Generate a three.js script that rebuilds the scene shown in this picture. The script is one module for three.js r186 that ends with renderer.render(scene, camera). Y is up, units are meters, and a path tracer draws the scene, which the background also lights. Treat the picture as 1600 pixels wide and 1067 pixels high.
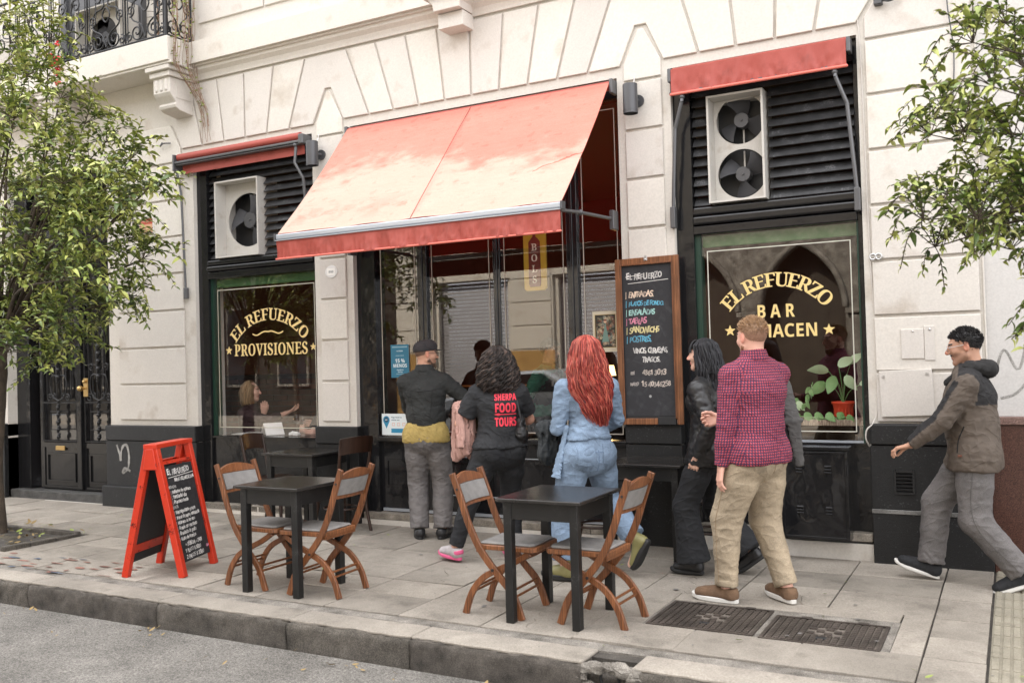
import * as THREE from 'three';
import { mergeGeometries, mergeVertices } from 'three/addons/utils/BufferGeometryUtils.js';
import { RoundedBoxGeometry } from 'three/addons/geometries/RoundedBoxGeometry.js';
import { createNoise3D, createNoise2D } from 'simplex-noise';

// ---------------------------------------------------------------- camera, sky, sun, exposure
const scene = new THREE.Scene();
const camera = new THREE.PerspectiveCamera(40.407, 1600 / 1067, 0.1, 300);
camera.position.set(0, 1.55, 7.2);
camera.rotation.order = 'YXZ';
const DEG = Math.PI / 180;
camera.rotation.set(1.0655 * DEG, 28.418 * DEG, -1.6222 * DEG);
camera.focus = 7.3; camera.userData.fStop = 2.8;
const renderer = new THREE.WebGLRenderer({ antialias: true });
renderer.toneMapping = THREE.LinearToneMapping;
renderer.toneMappingExposure = 3.2;
renderer.shadowMap.enabled = true;
{ // high thin overcast: an even white sky, a little brighter round the hidden sun and towards the zenith
  const w = 256, h = 128, d = new Float32Array(w * h * 4);
  const sd = new THREE.Vector3(-0.30, 0.72, -0.72).normalize();
  for (let j = 0; j < h; j++) for (let i = 0; i < w; i++) {
    const v = (j + 0.5) / h, th = (v - 0.5) * Math.PI, ph = ((i + 0.5) / w - 0.5) * 2 * Math.PI;
    const dx = Math.cos(th) * Math.cos(ph), dy = Math.sin(th), dz = Math.cos(th) * Math.sin(ph);
    const c = Math.max(0, dx * sd.x + dy * sd.y + dz * sd.z);
    let L = 1.02 + 0.30 * Math.max(0, dy) + 0.6 * Math.pow(c, 6);
    if (dy < 0) L = 0.3;
    const k = (j * w + i) * 4; d[k] = L * 1.0; d[k + 1] = L * 1.0; d[k + 2] = L * 1.03; d[k + 3] = 1;
  }
  const t = new THREE.DataTexture(d, w, h, THREE.RGBAFormat, THREE.FloatType);
  t.mapping = THREE.EquirectangularReflectionMapping; t.magFilter = THREE.LinearFilter; t.minFilter = THREE.LinearFilter; t.needsUpdate = true;
  scene.background = t; scene.environment = t;
}
const sun = new THREE.DirectionalLight(0xfff0dc, 4.0);
sun.position.set(-6 - 0.30 * 24, 0.72 * 24, 8 - 0.72 * 24); sun.target.position.set(-6, 0, 8); // stands behind the restaurant: this side of the street is in open shade
sun.castShadow = true; sun.shadow.radius = 3; sun.shadow.mapSize.set(2048, 2048);
Object.assign(sun.shadow.camera, { left: -24, right: 24, top: 20, bottom: -20, near: 1, far: 70 });
scene.add(sun, sun.target);

// ---------------------------------------------------------------- helpers
function rng(s) { let a = s | 0; return () => { a = (a + 0x6d2b79f5) | 0; let t = Math.imul(a ^ (a >>> 15), 1 | a); t = (t + Math.imul(t ^ (t >>> 7), 61 | t)) ^ t; return ((t ^ (t >>> 14)) >>> 0) / 4294967296; }; }
const n3 = createNoise3D(rng(11)), n2 = createNoise2D(rng(12));
const V = (x, y, z) => new THREE.Vector3(x, y, z);
const lerp = THREE.MathUtils.lerp, clamp = THREE.MathUtils.clamp, sstep = THREE.MathUtils.smoothstep;
const lin = (r, g, b) => new THREE.Color().setRGB(r, g, b);
const used = {};
function numbered(n) { const k = used[n] = (used[n] ?? -1) + 1; return k ? n + '_' + String(k).padStart(3, '0') : n; }
function tag(o, label, category, group) { o.userData.label = label; o.userData.category = category; if (group) o.userData.group = group; return o; }
function thing(name, label, category, pos = [0, 0, 0], turn = 0, group) {
  const o = new THREE.Group(); o.name = numbered(name); o.position.set(...pos); o.rotation.y = turn; scene.add(o); return tag(o, label, category, group);
}
function grp(name, parent) { const o = new THREE.Group(); o.name = name; parent.add(o); return o; }
// box-projected uv in metres
function worldUV(g) {
  g = g.index ? g.toNonIndexed() : g;
  const p = g.attributes.position, n = g.attributes.normal, uv = new Float32Array(p.count * 2);
  for (let i = 0; i < p.count; i += 3) {
    let ax = 0, ay = 0, az = 0;
    for (let k = 0; k < 3; k++) { ax += Math.abs(n.getX(i + k)); ay += Math.abs(n.getY(i + k)); az += Math.abs(n.getZ(i + k)); }
    for (let k = 0; k < 3; k++) {
      const x = p.getX(i + k), y = p.getY(i + k), z = p.getZ(i + k);
      let u, v; if (az >= ax && az >= ay) { u = x; v = y; } else if (ax >= ay) { u = z; v = y; } else { u = x; v = z; }
      uv[(i + k) * 2] = u; uv[(i + k) * 2 + 1] = v;
    }
  }
  g.setAttribute('uv', new THREE.BufferAttribute(uv, 2)); return g;
}
function merge(gs, keepUV) {
  const out = gs.map((g) => { let q = g.index ? g.toNonIndexed() : g; for (const a of Object.keys(q.attributes)) if (!['position', 'normal', 'uv', 'color'].includes(a)) q.deleteAttribute(a); if (!q.attributes.uv) q = worldUV(q); return q; });
  return out.length === 1 ? (keepUV ? out[0] : worldUV(out[0])) : keepUV ? mergeGeometries(out) : worldUV(mergeGeometries(out));
}
const APART = new Set(['inner_frame', 'bracket', 'stretcher', 'screw', 'hinge', 'end_cap', 'roller_bracket', 'jamb', 'metal_strip', 'chain', 'cross_bar', 'apron', 'frame_bead', 'plinth', 'bolt']);
function mesh(name, gs, mat, parent = scene, keepUV = false) {
  if (APART.has(name) && parent !== scene && gs.length > 1) return gs.map((g) => mesh(name, [g], mat, parent, keepUV)).pop();
  const m = new THREE.Mesh(Array.isArray(gs) ? merge(gs, keepUV) : gs, mat);
  m.name = parent === scene ? numbered(name) : name; m.castShadow = m.receiveShadow = true; parent.add(m); return m;
}
function struct(name, gs, mat, parent = scene) { const m = mesh(name, gs, mat, parent); if (parent === scene) m.userData.kind = 'structure'; return m; }
const bx = (w, h, d, x = 0, y = 0, z = 0, r = 0, ry = 0, rx = 0, rz = 0) => {
  const g = r ? new RoundedBoxGeometry(w, h, d, 1, Math.min(r, w / 2.01, h / 2.01, d / 2.01)) : new THREE.BoxGeometry(w, h, d);
  if (rx) g.rotateX(rx); if (rz) g.rotateZ(rz); if (ry) g.rotateY(ry); return g.translate(x, y, z);
};
const bb = (x0, x1, y0, y1, z0, z1, r = 0) => bx(x1 - x0, y1 - y0, z1 - z0, (x0 + x1) / 2, (y0 + y1) / 2, (z0 + z1) / 2, r);
const cyl = (r0, r1, h, x, y, z, s = 20) => new THREE.CylinderGeometry(r1, r0, h, s).translate(x, y, z);
function bar(a, b, r, s = 8, r2 = r) { // straight rod
  const A = V(...a), B = V(...b), d = B.clone().sub(A), g = new THREE.CylinderGeometry(r2, r, d.length(), s);
  g.applyQuaternion(new THREE.Quaternion().setFromUnitVectors(V(0, 1, 0), d.clone().normalize())); const c = A.add(B).multiplyScalar(0.5); return g.translate(c.x, c.y, c.z);
}
function beam(a, b, w, h, up = [0, 1, 0]) { // rectangular bar from a to b; w across, h along up
  const A = V(...a), B = V(...b), z = B.clone().sub(A), L = z.length(); z.normalize();
  const x = V(...up).cross(z).normalize(), y = z.clone().cross(x), c = A.add(B).multiplyScalar(0.5);
  return bx(w, h, L, 0, 0, 0, Math.min(w, h) * 0.12).applyMatrix4(new THREE.Matrix4().makeBasis(x, y, z).setPosition(c));
}
function tube(pts, r, seg, rad = 6, closed = false) {
  return new THREE.TubeGeometry(new THREE.CatmullRomCurve3(pts.map((p) => p.isVector3 ? p : V(...p)), closed), seg ?? pts.length * 4, r, rad, closed);
}
function ext(pts, depth, bevel = 0, holes) { // shape in xy extruded along +z
  const s = new THREE.Shape(pts.map((p) => new THREE.Vector2(p[0], p[1])));
  for (const h of holes ?? []) s.holes.push(new THREE.Path(h.map((p) => new THREE.Vector2(p[0], p[1]))));
  return new THREE.ExtrudeGeometry(s, { depth: depth - 2 * bevel, bevelEnabled: bevel > 0, bevelThickness: bevel, bevelSize: bevel, bevelOffset: -bevel, bevelSegments: 1, curveSegments: 24 }).translate(0, 0, bevel);
}
// strip swept along a planar centreline in xy (width w in plane), extruded d along z
function stripXY(pts, w, d, n = 24) {
  const c = new THREE.CatmullRomCurve3(pts.map((p) => V(p[0], p[1], 0))), L = [], Rr = [];
  for (let i = 0; i <= n; i++) { const t = i / n, p = c.getPointAt(t), q = c.getTangentAt(t); const ww = Array.isArray(w) ? lerp(w[0], w[1], t) : w; L.push([p.x - q.y * ww / 2, p.y + q.x * ww / 2]); Rr.unshift([p.x + q.y * ww / 2, p.y - q.x * ww / 2]); }
  return ext([...L, ...Rr], d, Math.min(0.003, d / 5)).translate(0, 0, -d / 2);
}
const spiral = (cx, cy, r, turns, dir, a0, z) => { const p = []; for (let i = 0; i <= 26; i++) { const t = i / 26, a = a0 + dir * t * turns * 2 * Math.PI, q = r * (1 - 0.86 * t); p.push([cx + q * Math.cos(a), cy + q * Math.sin(a), z]); } return p; };

// ---------------------------------------------------------------- textures
function perlinTile(size, freq, seed) { // tileable smooth noise 0..1
  const r = rng(seed), g = new Float32Array(freq * freq).map(() => r()), o = new Float32Array(size * size);
  for (let j = 0; j < size; j++) { const y = j / size * freq, y0 = Math.floor(y), fy = y - y0, sy = fy * fy * (3 - 2 * fy);
    for (let i = 0; i < size; i++) { const x = i / size * freq, x0 = Math.floor(x), fx = x - x0, sx = fx * fx * (3 - 2 * fx), x1 = (x0 + 1) % freq, y1 = (y0 + 1) % freq;
      o[j * size + i] = (g[y0 * freq + x0] * (1 - sx) + g[y0 * freq + x1] * sx) * (1 - sy) + (g[y1 * freq + x0] * (1 - sx) + g[y1 * freq + x1] * sx) * sy; } }
  return o;
}
function fbm(size, f, oct, seed, gain = 0.5) { const o = new Float32Array(size * size); let a = 1, s = 0; for (let k = 0; k < oct; k++) { const n = perlinTile(size, f, seed + k * 7); for (let i = 0; i < o.length; i++) o[i] += a * n[i]; s += a; a *= gain; f = Math.min(size, f * 2); } for (let i = 0; i < o.length; i++) o[i] /= s; return o; }
function tex(size, fn, metres = 1, srgb = true) { // fn(i, x, y) -> [r,g,b] 0..1 (sRGB values when srgb)
  const d = new Uint8Array(size * size * 4);
  for (let j = 0; j < size; j++) for (let i = 0; i < size; i++) { const k = j * size + i, c = fn(k, i, j); d[k * 4] = clamp(c[0], 0, 1) * 255; d[k * 4 + 1] = clamp(c[1], 0, 1) * 255; d[k * 4 + 2] = clamp(c[2], 0, 1) * 255; d[k * 4 + 3] = 255; }
  const t = new THREE.DataTexture(d, size, size); t.wrapS = t.wrapT = THREE.RepeatWrapping; t.magFilter = THREE.LinearFilter; t.minFilter = THREE.LinearMipmapLinearFilter; t.generateMipmaps = true;
  if (srgb) t.colorSpace = THREE.SRGBColorSpace; t.repeat.set(1 / metres, 1 / metres); t.needsUpdate = true; return t;
}
const gray = (f) => (k, x, y) => { const v = f(k, x, y); return [v, v, v]; };
function rep(t, m) { const c = t.clone(); c.repeat.set(1 / m, 1 / (m.length ? m[1] : m)); if (m.length) c.repeat.set(1 / m[0], 1 / m[1]); c.needsUpdate = true; return c; }
function canvasTex(w, h, draw) {
  const c = document.createElement('canvas'); c.width = w; c.height = h; draw(c.getContext('2d'), w, h);
  const t = new THREE.CanvasTexture(c); t.colorSpace = THREE.SRGBColorSpace; t.anisotropy = 8; return t;
}
const NF = fbm(512, 8, 6, 3), NC = fbm(512, 3, 5, 40), NG = perlinTile(512, 256, 77), NH = perlinTile(512, 128, 78);
const CR1 = perlinTile(512, 9, 201), CR2 = perlinTile(512, 7, 207);
const T = {
  bumpFine: tex(512, gray((k) => 0.5 * NG[k] + 0.5 * NF[k]), 0.5, false),
  bumpSoft: tex(512, gray((k) => NF[k]), 1, false),
  stucco: tex(512, (k) => { const s = (NC[k] - 0.5) * 0.05 + (NF[k] - 0.5) * 0.03 + (NG[k] - 0.5) * 0.05; const d = Math.max(0, NF[k] - 0.64) * 0.7; return [0.93 + s - d * 0.7, 0.93 + s - d * 0.85, 0.93 + s - d]; }, 2.3),
  slab: tex(512, (k) => { const st = Math.max(0, NF[k] - 0.58) * 0.6, s = (NC[k] - 0.5) * 0.24 + (NF[k] - 0.5) * 0.14 + (NG[k] - 0.5) * 0.15 - st; const sp = NH[k] > 0.93 ? -0.12 : 0; return [0.86 + s + sp, 0.85 + s + sp, 0.83 + s + sp]; }, 0.9),
  rough: tex(512, (k) => { const s = (NC[k] - 0.5) * 0.4 + (NF[k] - 0.5) * 0.5 + (NG[k] - 0.5) * 0.35; return [0.75 + s, 0.74 + s, 0.72 + s]; }, 0.7),
  asphalt: tex(512, (k) => { const s = (NC[k] - 0.5) * 0.3 + (NF[k] - 0.5) * 0.15 + (NG[k] - 0.5) * 0.42 + (NH[k] - 0.5) * 0.2; return [0.74 + s, 0.735 + s, 0.72 + s]; }, 1.1),
  wood: tex(512, (k, x, y) => { const a = x / 512, g = 0.5 + 0.5 * Math.sin((a * 34 + NC[((y >> 3) * 512 + x) % 262144] * 5) * 6.28); const s = (g - 0.5) * 0.16 + (NF[((y >> 4) * 512 + ((x * 5) & 511))] - 0.5) * 0.5 + (NC[k] - 0.5) * 0.3; return [0.82 + s, 0.78 + s, 0.74 + s]; }, 0.5),
  scuff: tex(512, (k) => { const s = (NF[k] - 0.5) * 0.3 + (NG[k] - 0.5) * 0.1, w = NF[k] * 0.7 + NH[k] * 0.3 > 0.715 ? 0.42 : 0; return [0.55 + s + w, 0.55 + s + w, 0.55 + s + w]; }, 0.8),
  fabric: tex(256, (k, x, y) => { const s = ((x & 3) < 2 ? 0.05 : -0.05) * ((y & 3) < 2 ? 1 : -1) + (NG[k * 3 % 262144] - 0.5) * 0.2 + (NC[(y * 2 * 512 + x * 2)] - 0.5) * 0.16; return [0.85 + s, 0.85 + s, 0.85 + s]; }, 0.12),
  denim: tex(512, (k, x, y) => { const s = (((x + y) & 3) < 2 ? 0.03 : -0.03) + (NG[k] - 0.5) * 0.22 + (NC[k] - 0.5) * 0.40 + (NF[k] - 0.5) * 0.12; return [0.83 + s, 0.83 + s, 0.83 + s]; }, 0.45),
  crease: tex(512, gray((k, x, y) => { const wx = (NC[k] - 0.5) * 150, j = ((y * 2 + wx) & 511), i = ((x + (NC[(y * 512 + ((x + 200) & 511))] - 0.5) * 120) & 511), a = CR1[j * 512 + i], b = CR2[((y * 2 + x + wx) & 511) * 512 + ((x * 1) & 511)]; return 0.5 * (1 - Math.abs(2 * a - 1)) ** 2 + 0.5 * (1 - Math.abs(2 * b - 1)) ** 3; }), 0.55, false),
  specks: tex(512, (k) => { const f = NH[k] * 0.75 + NF[k] * 0.25 > 0.80 ? 0.55 : 0, g = (NG[k] - 0.5) * 0.16 + (NF[k] - 0.5) * 0.14; return [0.32 + g + f, 0.32 + g + f, 0.32 + g + f]; }, 1.1),
  chips: tex(512, (k) => { const g = (NG[k] - 0.5) * 0.05 + (NF[k] - 0.5) * 0.10, c = NF[k] * 0.75 + NH[k] * 0.25, w = c > 0.70 ? 1 : 0; return w ? [0.42, 0.36, 0.32] : [0.95 + g, 0.95 + g, 0.95 + g]; }, 0.45),
  granite: tex(512, (k) => { const g = (NG[k] - 0.5) * 0.7 + (NH[k] - 0.5) * 0.5; return [0.75 + g, 0.7 + g, 0.68 + g]; }, 0.4),
  gloss: tex(512, gray((k) => 0.45 + (NF[k] - 0.5) * 0.6 + (NG[k] - 0.5) * 0.15), 0.6, false),
};
const M = {};
function std(name, color, o = {}) { const m = new THREE.MeshStandardMaterial({ color, roughness: 0.7, ...o }); m.name = name; return M[name] = m; }
function phys(name, color, o = {}) { const m = new THREE.MeshPhysicalMaterial({ color, roughness: 0.5, ...o }); m.name = name; return M[name] = m; }
std('stucco', lin(0.71, 0.665, 0.60), { map: T.stucco, roughness: 0.9, bumpMap: T.bumpFine, bumpScale: 0.0012 });
for (let i = 0; i < 4; i++) std('block' + i, lin(0.725 + (i - 1.5) * 0.022, 0.68 + (i - 1.5) * 0.022, 0.618 + (i - 1.5) * 0.016), { map: rep(T.stucco, 1.7 + i * 0.37), roughness: 0.88, bumpMap: T.bumpFine, bumpScale: 0.0012 });
for (let i = 0; i < 6; i++) std('slab' + i, lin(0.405 + (i - 2.5) * 0.024, 0.370 + (i - 2.5) * 0.022, 0.328 + (i - 2.5) * 0.020), { map: rep(T.slab, 0.8 + i * 0.13), roughness: 0.86, bumpMap: rep(T.bumpFine, 0.25), bumpScale: 0.0025 });
std('joint', lin(0.10, 0.09, 0.08), { map: T.rough, roughness: 0.95 });
std('mortar', lin(0.38, 0.355, 0.325), { map: T.rough, roughness: 0.95, bumpMap: T.bumpFine, bumpScale: 0.006 });
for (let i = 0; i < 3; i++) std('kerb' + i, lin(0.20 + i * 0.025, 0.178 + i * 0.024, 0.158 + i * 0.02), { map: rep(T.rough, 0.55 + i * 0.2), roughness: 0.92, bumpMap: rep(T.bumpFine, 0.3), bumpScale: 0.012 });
std('asphalt', lin(0.33, 0.312, 0.29), { map: T.asphalt, roughness: 0.9, bumpMap: rep(T.bumpFine, 0.3), bumpScale: 0.006 });
std('blackPaint', lin(0.012, 0.012, 0.013), { roughness: 0.3, roughnessMap: T.gloss, bumpMap: T.bumpSoft, bumpScale: 0.004 });
std('blackWood', lin(0.032, 0.031, 0.030), { map: T.scuff, roughness: 0.42, bumpMap: T.bumpFine, bumpScale: 0.001 });
std('tableTop', lin(0.075, 0.068, 0.063), { map: T.scuff, roughness: 0.22, bumpMap: T.bumpFine, bumpScale: 0.0006 });
std('plinth', lin(0.045, 0.045, 0.047), { map: T.specks, roughness: 0.55, bumpMap: T.bumpFine, bumpScale: 0.003 });
std('iron', lin(0.012, 0.012, 0.013), { roughness: 0.35, metalness: 0.2 });
std('green', lin(0.008, 0.035, 0.022), { roughness: 0.4 });
std('greenBlind', lin(0.05, 0.13, 0.04), { roughness: 0.7 });
std('slat', lin(0.12, 0.12, 0.125), { roughness: 0.36, map: rep(T.scuff, 0.5) });
std('acWhite', lin(0.60, 0.57, 0.52), { roughness: 0.55, map: rep(T.stucco, 0.9) });
std('fanBlack', lin(0.02, 0.02, 0.021), { roughness: 0.5 });
std('lampGrey', lin(0.09, 0.09, 0.095), { roughness: 0.45, metalness: 0.4 });
std('barGrey', lin(0.42, 0.45, 0.49), { roughness: 0.35, metalness: 0.35 });
std('armGrey', lin(0.12, 0.12, 0.125), { roughness: 0.4, metalness: 0.5 });
std('brass', lin(0.55, 0.38, 0.16), { roughness: 0.3, metalness: 0.9 });
std('marble', lin(0.46, 0.42, 0.37), { map: T.rough, roughness: 0.55 });
std('stepStone', lin(0.12, 0.12, 0.12), { map: T.rough, roughness: 0.8, bumpMap: T.bumpFine, bumpScale: 0.006 });
std('redAwning', lin(0.41, 0.075, 0.055), { roughness: 0.55, map: rep(T.stucco, 0.6), bumpMap: T.bumpSoft, bumpScale: 0.004, side: THREE.DoubleSide });
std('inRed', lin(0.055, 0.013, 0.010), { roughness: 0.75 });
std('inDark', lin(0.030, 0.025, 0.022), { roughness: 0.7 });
std('inWood', lin(0.18, 0.085, 0.035), { roughness: 0.5, map: T.wood });
std('white', lin(0.72, 0.71, 0.69), { roughness: 0.55 });
std('silver', lin(0.6, 0.6, 0.6), { roughness: 0.3, metalness: 0.8 });
phys('glass', lin(1, 1, 1), { transmission: 1, thickness: 0, roughness: 0.0, ior: 2.05 });
std('wood', lin(0.27, 0.112, 0.048), { map: T.wood, roughness: 0.4 });
std('wood2', lin(0.31, 0.135, 0.06), { map: rep(T.wood, 0.4), roughness: 0.42 });
std('pad', lin(0.30, 0.285, 0.27), { map: rep(T.fabric, 0.1), roughness: 0.7, bumpMap: T.bumpSoft, bumpScale: 0.004 });
std('redPaint', lin(0.56, 0.036, 0.012), { roughness: 0.35, map: T.chips, bumpMap: T.bumpFine, bumpScale: 0.0008 });
std('board', lin(0.018, 0.018, 0.019), { roughness: 0.6 });
// ================================================================ GROUND
{
  struct('road', [bb(-30, 20, -0.30, -0.135, 3.0, 30)], M.asphalt);
  const sw = new THREE.Group(); sw.name = 'sidewalk'; sw.userData.kind = 'structure'; scene.add(sw);
  mesh('paving_bed', [bb(-30, 6, -0.4, -0.012, -0.9, 2.75)], M.joint, sw);
  const R = rng(5), zs = [-0.02, 0.47, 0.92, 1.37, 1.75, 2.12, 2.53];
  const cracked = (x0, x1, z0, z1, h, m, tilt) => {
    const g = bb(x0, x1, h - 0.05, h, z0, z1, 0.004); g.rotateZ(0); return mesh('paving_slab', [g], m, sw);
  };
  const holes = [[-1.94, -1.29, 1.56, 2.14], [-1.30, -0.62, 1.64, 2.15]], pit = [-9.6, -7.76, 1.42, 2.28];
  for (let i = 0; i < 26; i++) {
    const x1 = -0.455 - (i - 1) * 0.585 - (i === 0 ? 0.297 : 0), x0 = i === 0 ? -0.455 : x1 - 0.585;
    const X1 = i === 0 ? -0.165 : x1;
    for (let j = 0; j < 6; j++) {
      const z0 = zs[j], z1 = zs[j + 1], cx = (x0 + X1) / 2, cz = (z0 + z1) / 2, g = 0.003 + R() * 0.003;
      if (cx > pit[0] && cx < pit[1] && cz > pit[2] && cz < pit[3]) { R(); continue; }
      if (X1 > -1.95 && x0 < -0.6 && z1 > 1.6 && z1 < 2.14 && cz < 2.13) { // leave room for the two covers
        R(); R(); continue;
      }
      const h = (R() - 0.5) * 0.006, m = M['slab' + Math.floor(R() * 6)], split = R();
      if (split < 0.30) { // broken across along a ragged crack
        const vert = split < 0.14, n = 9, jag = []; const c0 = 0.25 + R() * 0.5, sl = (R() - 0.5) * 0.7; for (let k = 0; k <= n; k++) { const t = k / n, c = clamp(c0 + sl * (t - 0.5) + (R() - 0.5) * 0.10, 0.08, 0.92); jag.push(vert ? [lerp(x0 + g, X1 - g, c), -lerp(z0 + g, z1 - g, t)] : [lerp(x0 + g, X1 - g, t), -lerp(z0 + g, z1 - g, c)]); }
        const A = [x0 + g, -(z0 + g)], Bq = [X1 - g, -(z0 + g)], Cq = [X1 - g, -(z1 - g)], Dq = [x0 + g, -(z1 - g)], off = (p, d) => vert ? [p[0] + d, p[1]] : [p[0], p[1] - d];
        const piece = (pts, hh) => mesh('paving_slab', [ext(pts, 0.05, 0.002).rotateX(-Math.PI / 2).translate(0, hh - 0.05, 0)], m, sw), rev = [...jag].reverse();
        if (vert) { piece([A, ...jag.map((p) => off(p, -0.0015)), Dq].reverse(), h); piece([Bq, Cq, ...rev.map((p) => off(p, 0.0015))].reverse(), h + 0.003 * R()); }
        else { piece([A, Bq, ...rev.map((p) => off(p, -0.0015))].reverse(), h); piece([Dq, ...jag.map((p) => off(p, 0.0015)), Cq], h + 0.003 * R()); }
      }
      else cracked(x0 + g, X1 - g, z0 + g, z1 - g, h, m);
    }
  }
  mesh('paving_slab', [bb(-7.752, -7.478, -0.05, 0.002, 1.375, 2.116, 0.004)], M.slab1, sw);
  // slabs cut round the covers
  for (const [a, b, c, d] of [[-2.21, -1.95, 1.375, 2.525], [-1.945, -0.62, 1.376, 1.545], [-1.945, -1.30, 2.15, 2.52], [-1.29, -0.62, 2.16, 2.52], [-0.61, -0.46, 1.376, 2.52]])
    mesh('paving_slab', [bb(a, b, -0.05, 0.001, c, d, 0.004)], M['slab' + Math.floor(R() * 6)], sw);
  for (const [a, b, c, d] of [[-1.309, -1.276, 1.55, 2.155], [-1.948, -1.926, 1.55, 2.155], [-0.654, -0.612, 1.55, 2.155], [-1.925, -1.31, 2.121, 2.15], [-1.925, -1.31, 1.55, 1.584], [-1.275, -0.655, 2.141, 2.156], [-1.275, -0.655, 1.55, 1.664]]) mesh('cover_surround', [bb(a, b, -0.06, -0.002, c, d)], M.mortar, sw);
  // mortar strip along the kerb, with its wandering edge crack
  const up = [], lo = []; for (let i = 0; i <= 120; i++) { const x = -16 + i * 0.14; up.push([x, 2.555 + 0.012 * n2(x * 2.3, 1)]); lo.unshift([x, 2.655 + 0.02 * n2(x * 1.7, 4) + 0.008 * n2(x * 9, 8)]); }
  mesh('mortar_strip', [ext([...up, ...lo].map((p) => [p[0], -p[1]]), 0.03).rotateX(-Math.PI / 2).translate(0, -0.032, 0)], M.mortar, sw);
  // kerb stones
  const kerb = new THREE.Group(); kerb.name = 'kerb'; kerb.userData.kind = 'structure'; scene.add(kerb);
  const ks = [-14.6, -13.2, -11.8, -10.5, -9.2, -7.8, -6.43, -5.07, -3.94, -3.04, -1.98, -1.72, -0.6, 0.7, 2.0];
  for (let i = 0; i + 1 < ks.length; i++) {
    const L = ks[i + 1] - ks[i] - 0.014;
    const broken = i === 10;
    let g = new THREE.BoxGeometry(L, broken ? 0.22 : 0.30, broken ? 0.16 : 0.24, Math.max(4, Math.round(L * 26)), 8, 8).translate((ks[i] + ks[i + 1]) / 2, broken ? -0.19 : -0.152, broken ? 2.75 : 2.782);
    g = mergeVertices((g.deleteAttribute('normal'), g.deleteAttribute('uv'), g)); const p = g.attributes.position;
    for (let k = 0; k < p.count; k++) {
      let x = p.getX(k), y = p.getY(k), z = p.getZ(k); const f = z > 2.85 ? 1 : 0.25, e = n3(x * 9, y * 9, z * 9) * 0.008 + n3(x * 30, y * 30, z * 30) * 0.004;
      z += e * f; y += n3(x * 6, 3, z * 6) * 0.0025; if (y > -0.02 && z > 2.87) { y -= 0.010 + 0.006 * n3(x * 14, 1, 5); z -= 0.008; }
      if (broken) { y += n3(x * 16, z * 16, 4) * 0.02; }
      p.setXYZ(k, x, y, z);
    }
    g.computeVertexNormals(); mesh('kerb_stone', [g], M['kerb' + (i % 3)], kerb);
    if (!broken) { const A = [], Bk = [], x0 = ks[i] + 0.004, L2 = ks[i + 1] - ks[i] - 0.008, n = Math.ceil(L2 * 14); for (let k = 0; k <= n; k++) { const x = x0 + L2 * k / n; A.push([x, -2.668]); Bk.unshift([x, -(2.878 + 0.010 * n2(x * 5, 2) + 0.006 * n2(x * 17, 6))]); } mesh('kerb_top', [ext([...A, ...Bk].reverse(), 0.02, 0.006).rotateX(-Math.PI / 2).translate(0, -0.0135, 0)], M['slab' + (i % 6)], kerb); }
  }
  // crumbled mortar lumps round the drain hole of the broken stone
  const lump = []; const Rb = rng(44);
  for (let i = 0; i < 26; i++) { const s = 0.018 + Rb() * 0.035, g = new THREE.IcosahedronGeometry(s, 1); const p = g.attributes.position; for (let k = 0; k < p.count; k++) { const q = 1 + 0.3 * n3(p.getX(k) * 40 + i, p.getY(k) * 40, p.getZ(k) * 40); p.setXYZ(k, p.getX(k) * q * 1.3, p.getY(k) * q * 0.55, p.getZ(k) * q * 0.7); } g.computeVertexNormals(); const a = Rb() * 6.28, rr = 0.13 + Rb() * 0.05; lump.push(g.translate(-1.84 + rr * 1.1 * Math.cos(a), -0.055 + rr * 0.42 * Math.sin(a) - 0.02, 2.86 + Rb() * 0.03)); }
  mesh('broken_mortar', lump, M.mortar, kerb);
  mesh('drain_pipe', [new THREE.TorusGeometry(0.05, 0.008, 8, 24).translate(-1.84, -0.07, 2.87)], M.plinth, kerb);
  // tactile paving at the right edge
  const tac = new THREE.Group(); tac.name = 'tactile_path'; tac.userData.kind = 'structure'; scene.add(tac);
  std('tactile', lin(0.39, 0.362, 0.295), { map: T.slab, roughness: 0.85, bumpMap: T.bumpFine, bumpScale: 0.003 });
  const tg = (x, z) => { const gs = [bb(x + 0.003, x + 0.197, -0.05, -0.004, z + 0.003, z + 0.197)]; for (let k = 0; k < 4; k++) gs.push(bb(x + 0.010 + k * 0.047, x + 0.044 + k * 0.047, -0.006, 0.002, z + 0.01, z + 0.19, 0.003)); return gs; };
  for (let i = 0; i < 6; i++) for (let j = 0; j < 13; j++) { const z = 0.0 + j * 0.2; mesh('tactile_tile', tg(-0.158 + i * 0.2, z), M.tactile, tac); }
  // soil square round the street tree
  std('soil', lin(0.17, 0.15, 0.115), { map: T.rough, roughness: 1, bumpMap: T.bumpFine, bumpScale: 0.02 });
  const sg = new THREE.PlaneGeometry(1.8, 0.80, 60, 40).rotateX(-Math.PI / 2).translate(-8.70, -0.02, 1.85); { const p = sg.attributes.position; for (let k = 0; k < p.count; k++) p.setY(k, -0.02 + 0.03 * n2(p.getX(k) * 3, p.getZ(k) * 3) + 0.012 * n2(p.getX(k) * 14, p.getZ(k) * 14)); sg.computeVertexNormals(); }
  struct('tree_pit', [sg], M.soil);
  const edge = new THREE.Group(); edge.name = 'tree_pit_border'; edge.userData.kind = 'structure'; scene.add(edge);
  for (let i = 0; i < 4; i++) { mesh('border_stone', [bb(-9.64 + i * 0.45, -9.2 + i * 0.45, -0.05, 0.03, 1.40, 1.47, 0.01)], M['kerb' + i % 3], edge); mesh('border_stone', [bb(-9.64 + i * 0.45, -9.2 + i * 0.45, -0.05, 0.035, 2.24, 2.32, 0.01)], M['kerb' + (i + 1) % 3], edge); }
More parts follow.
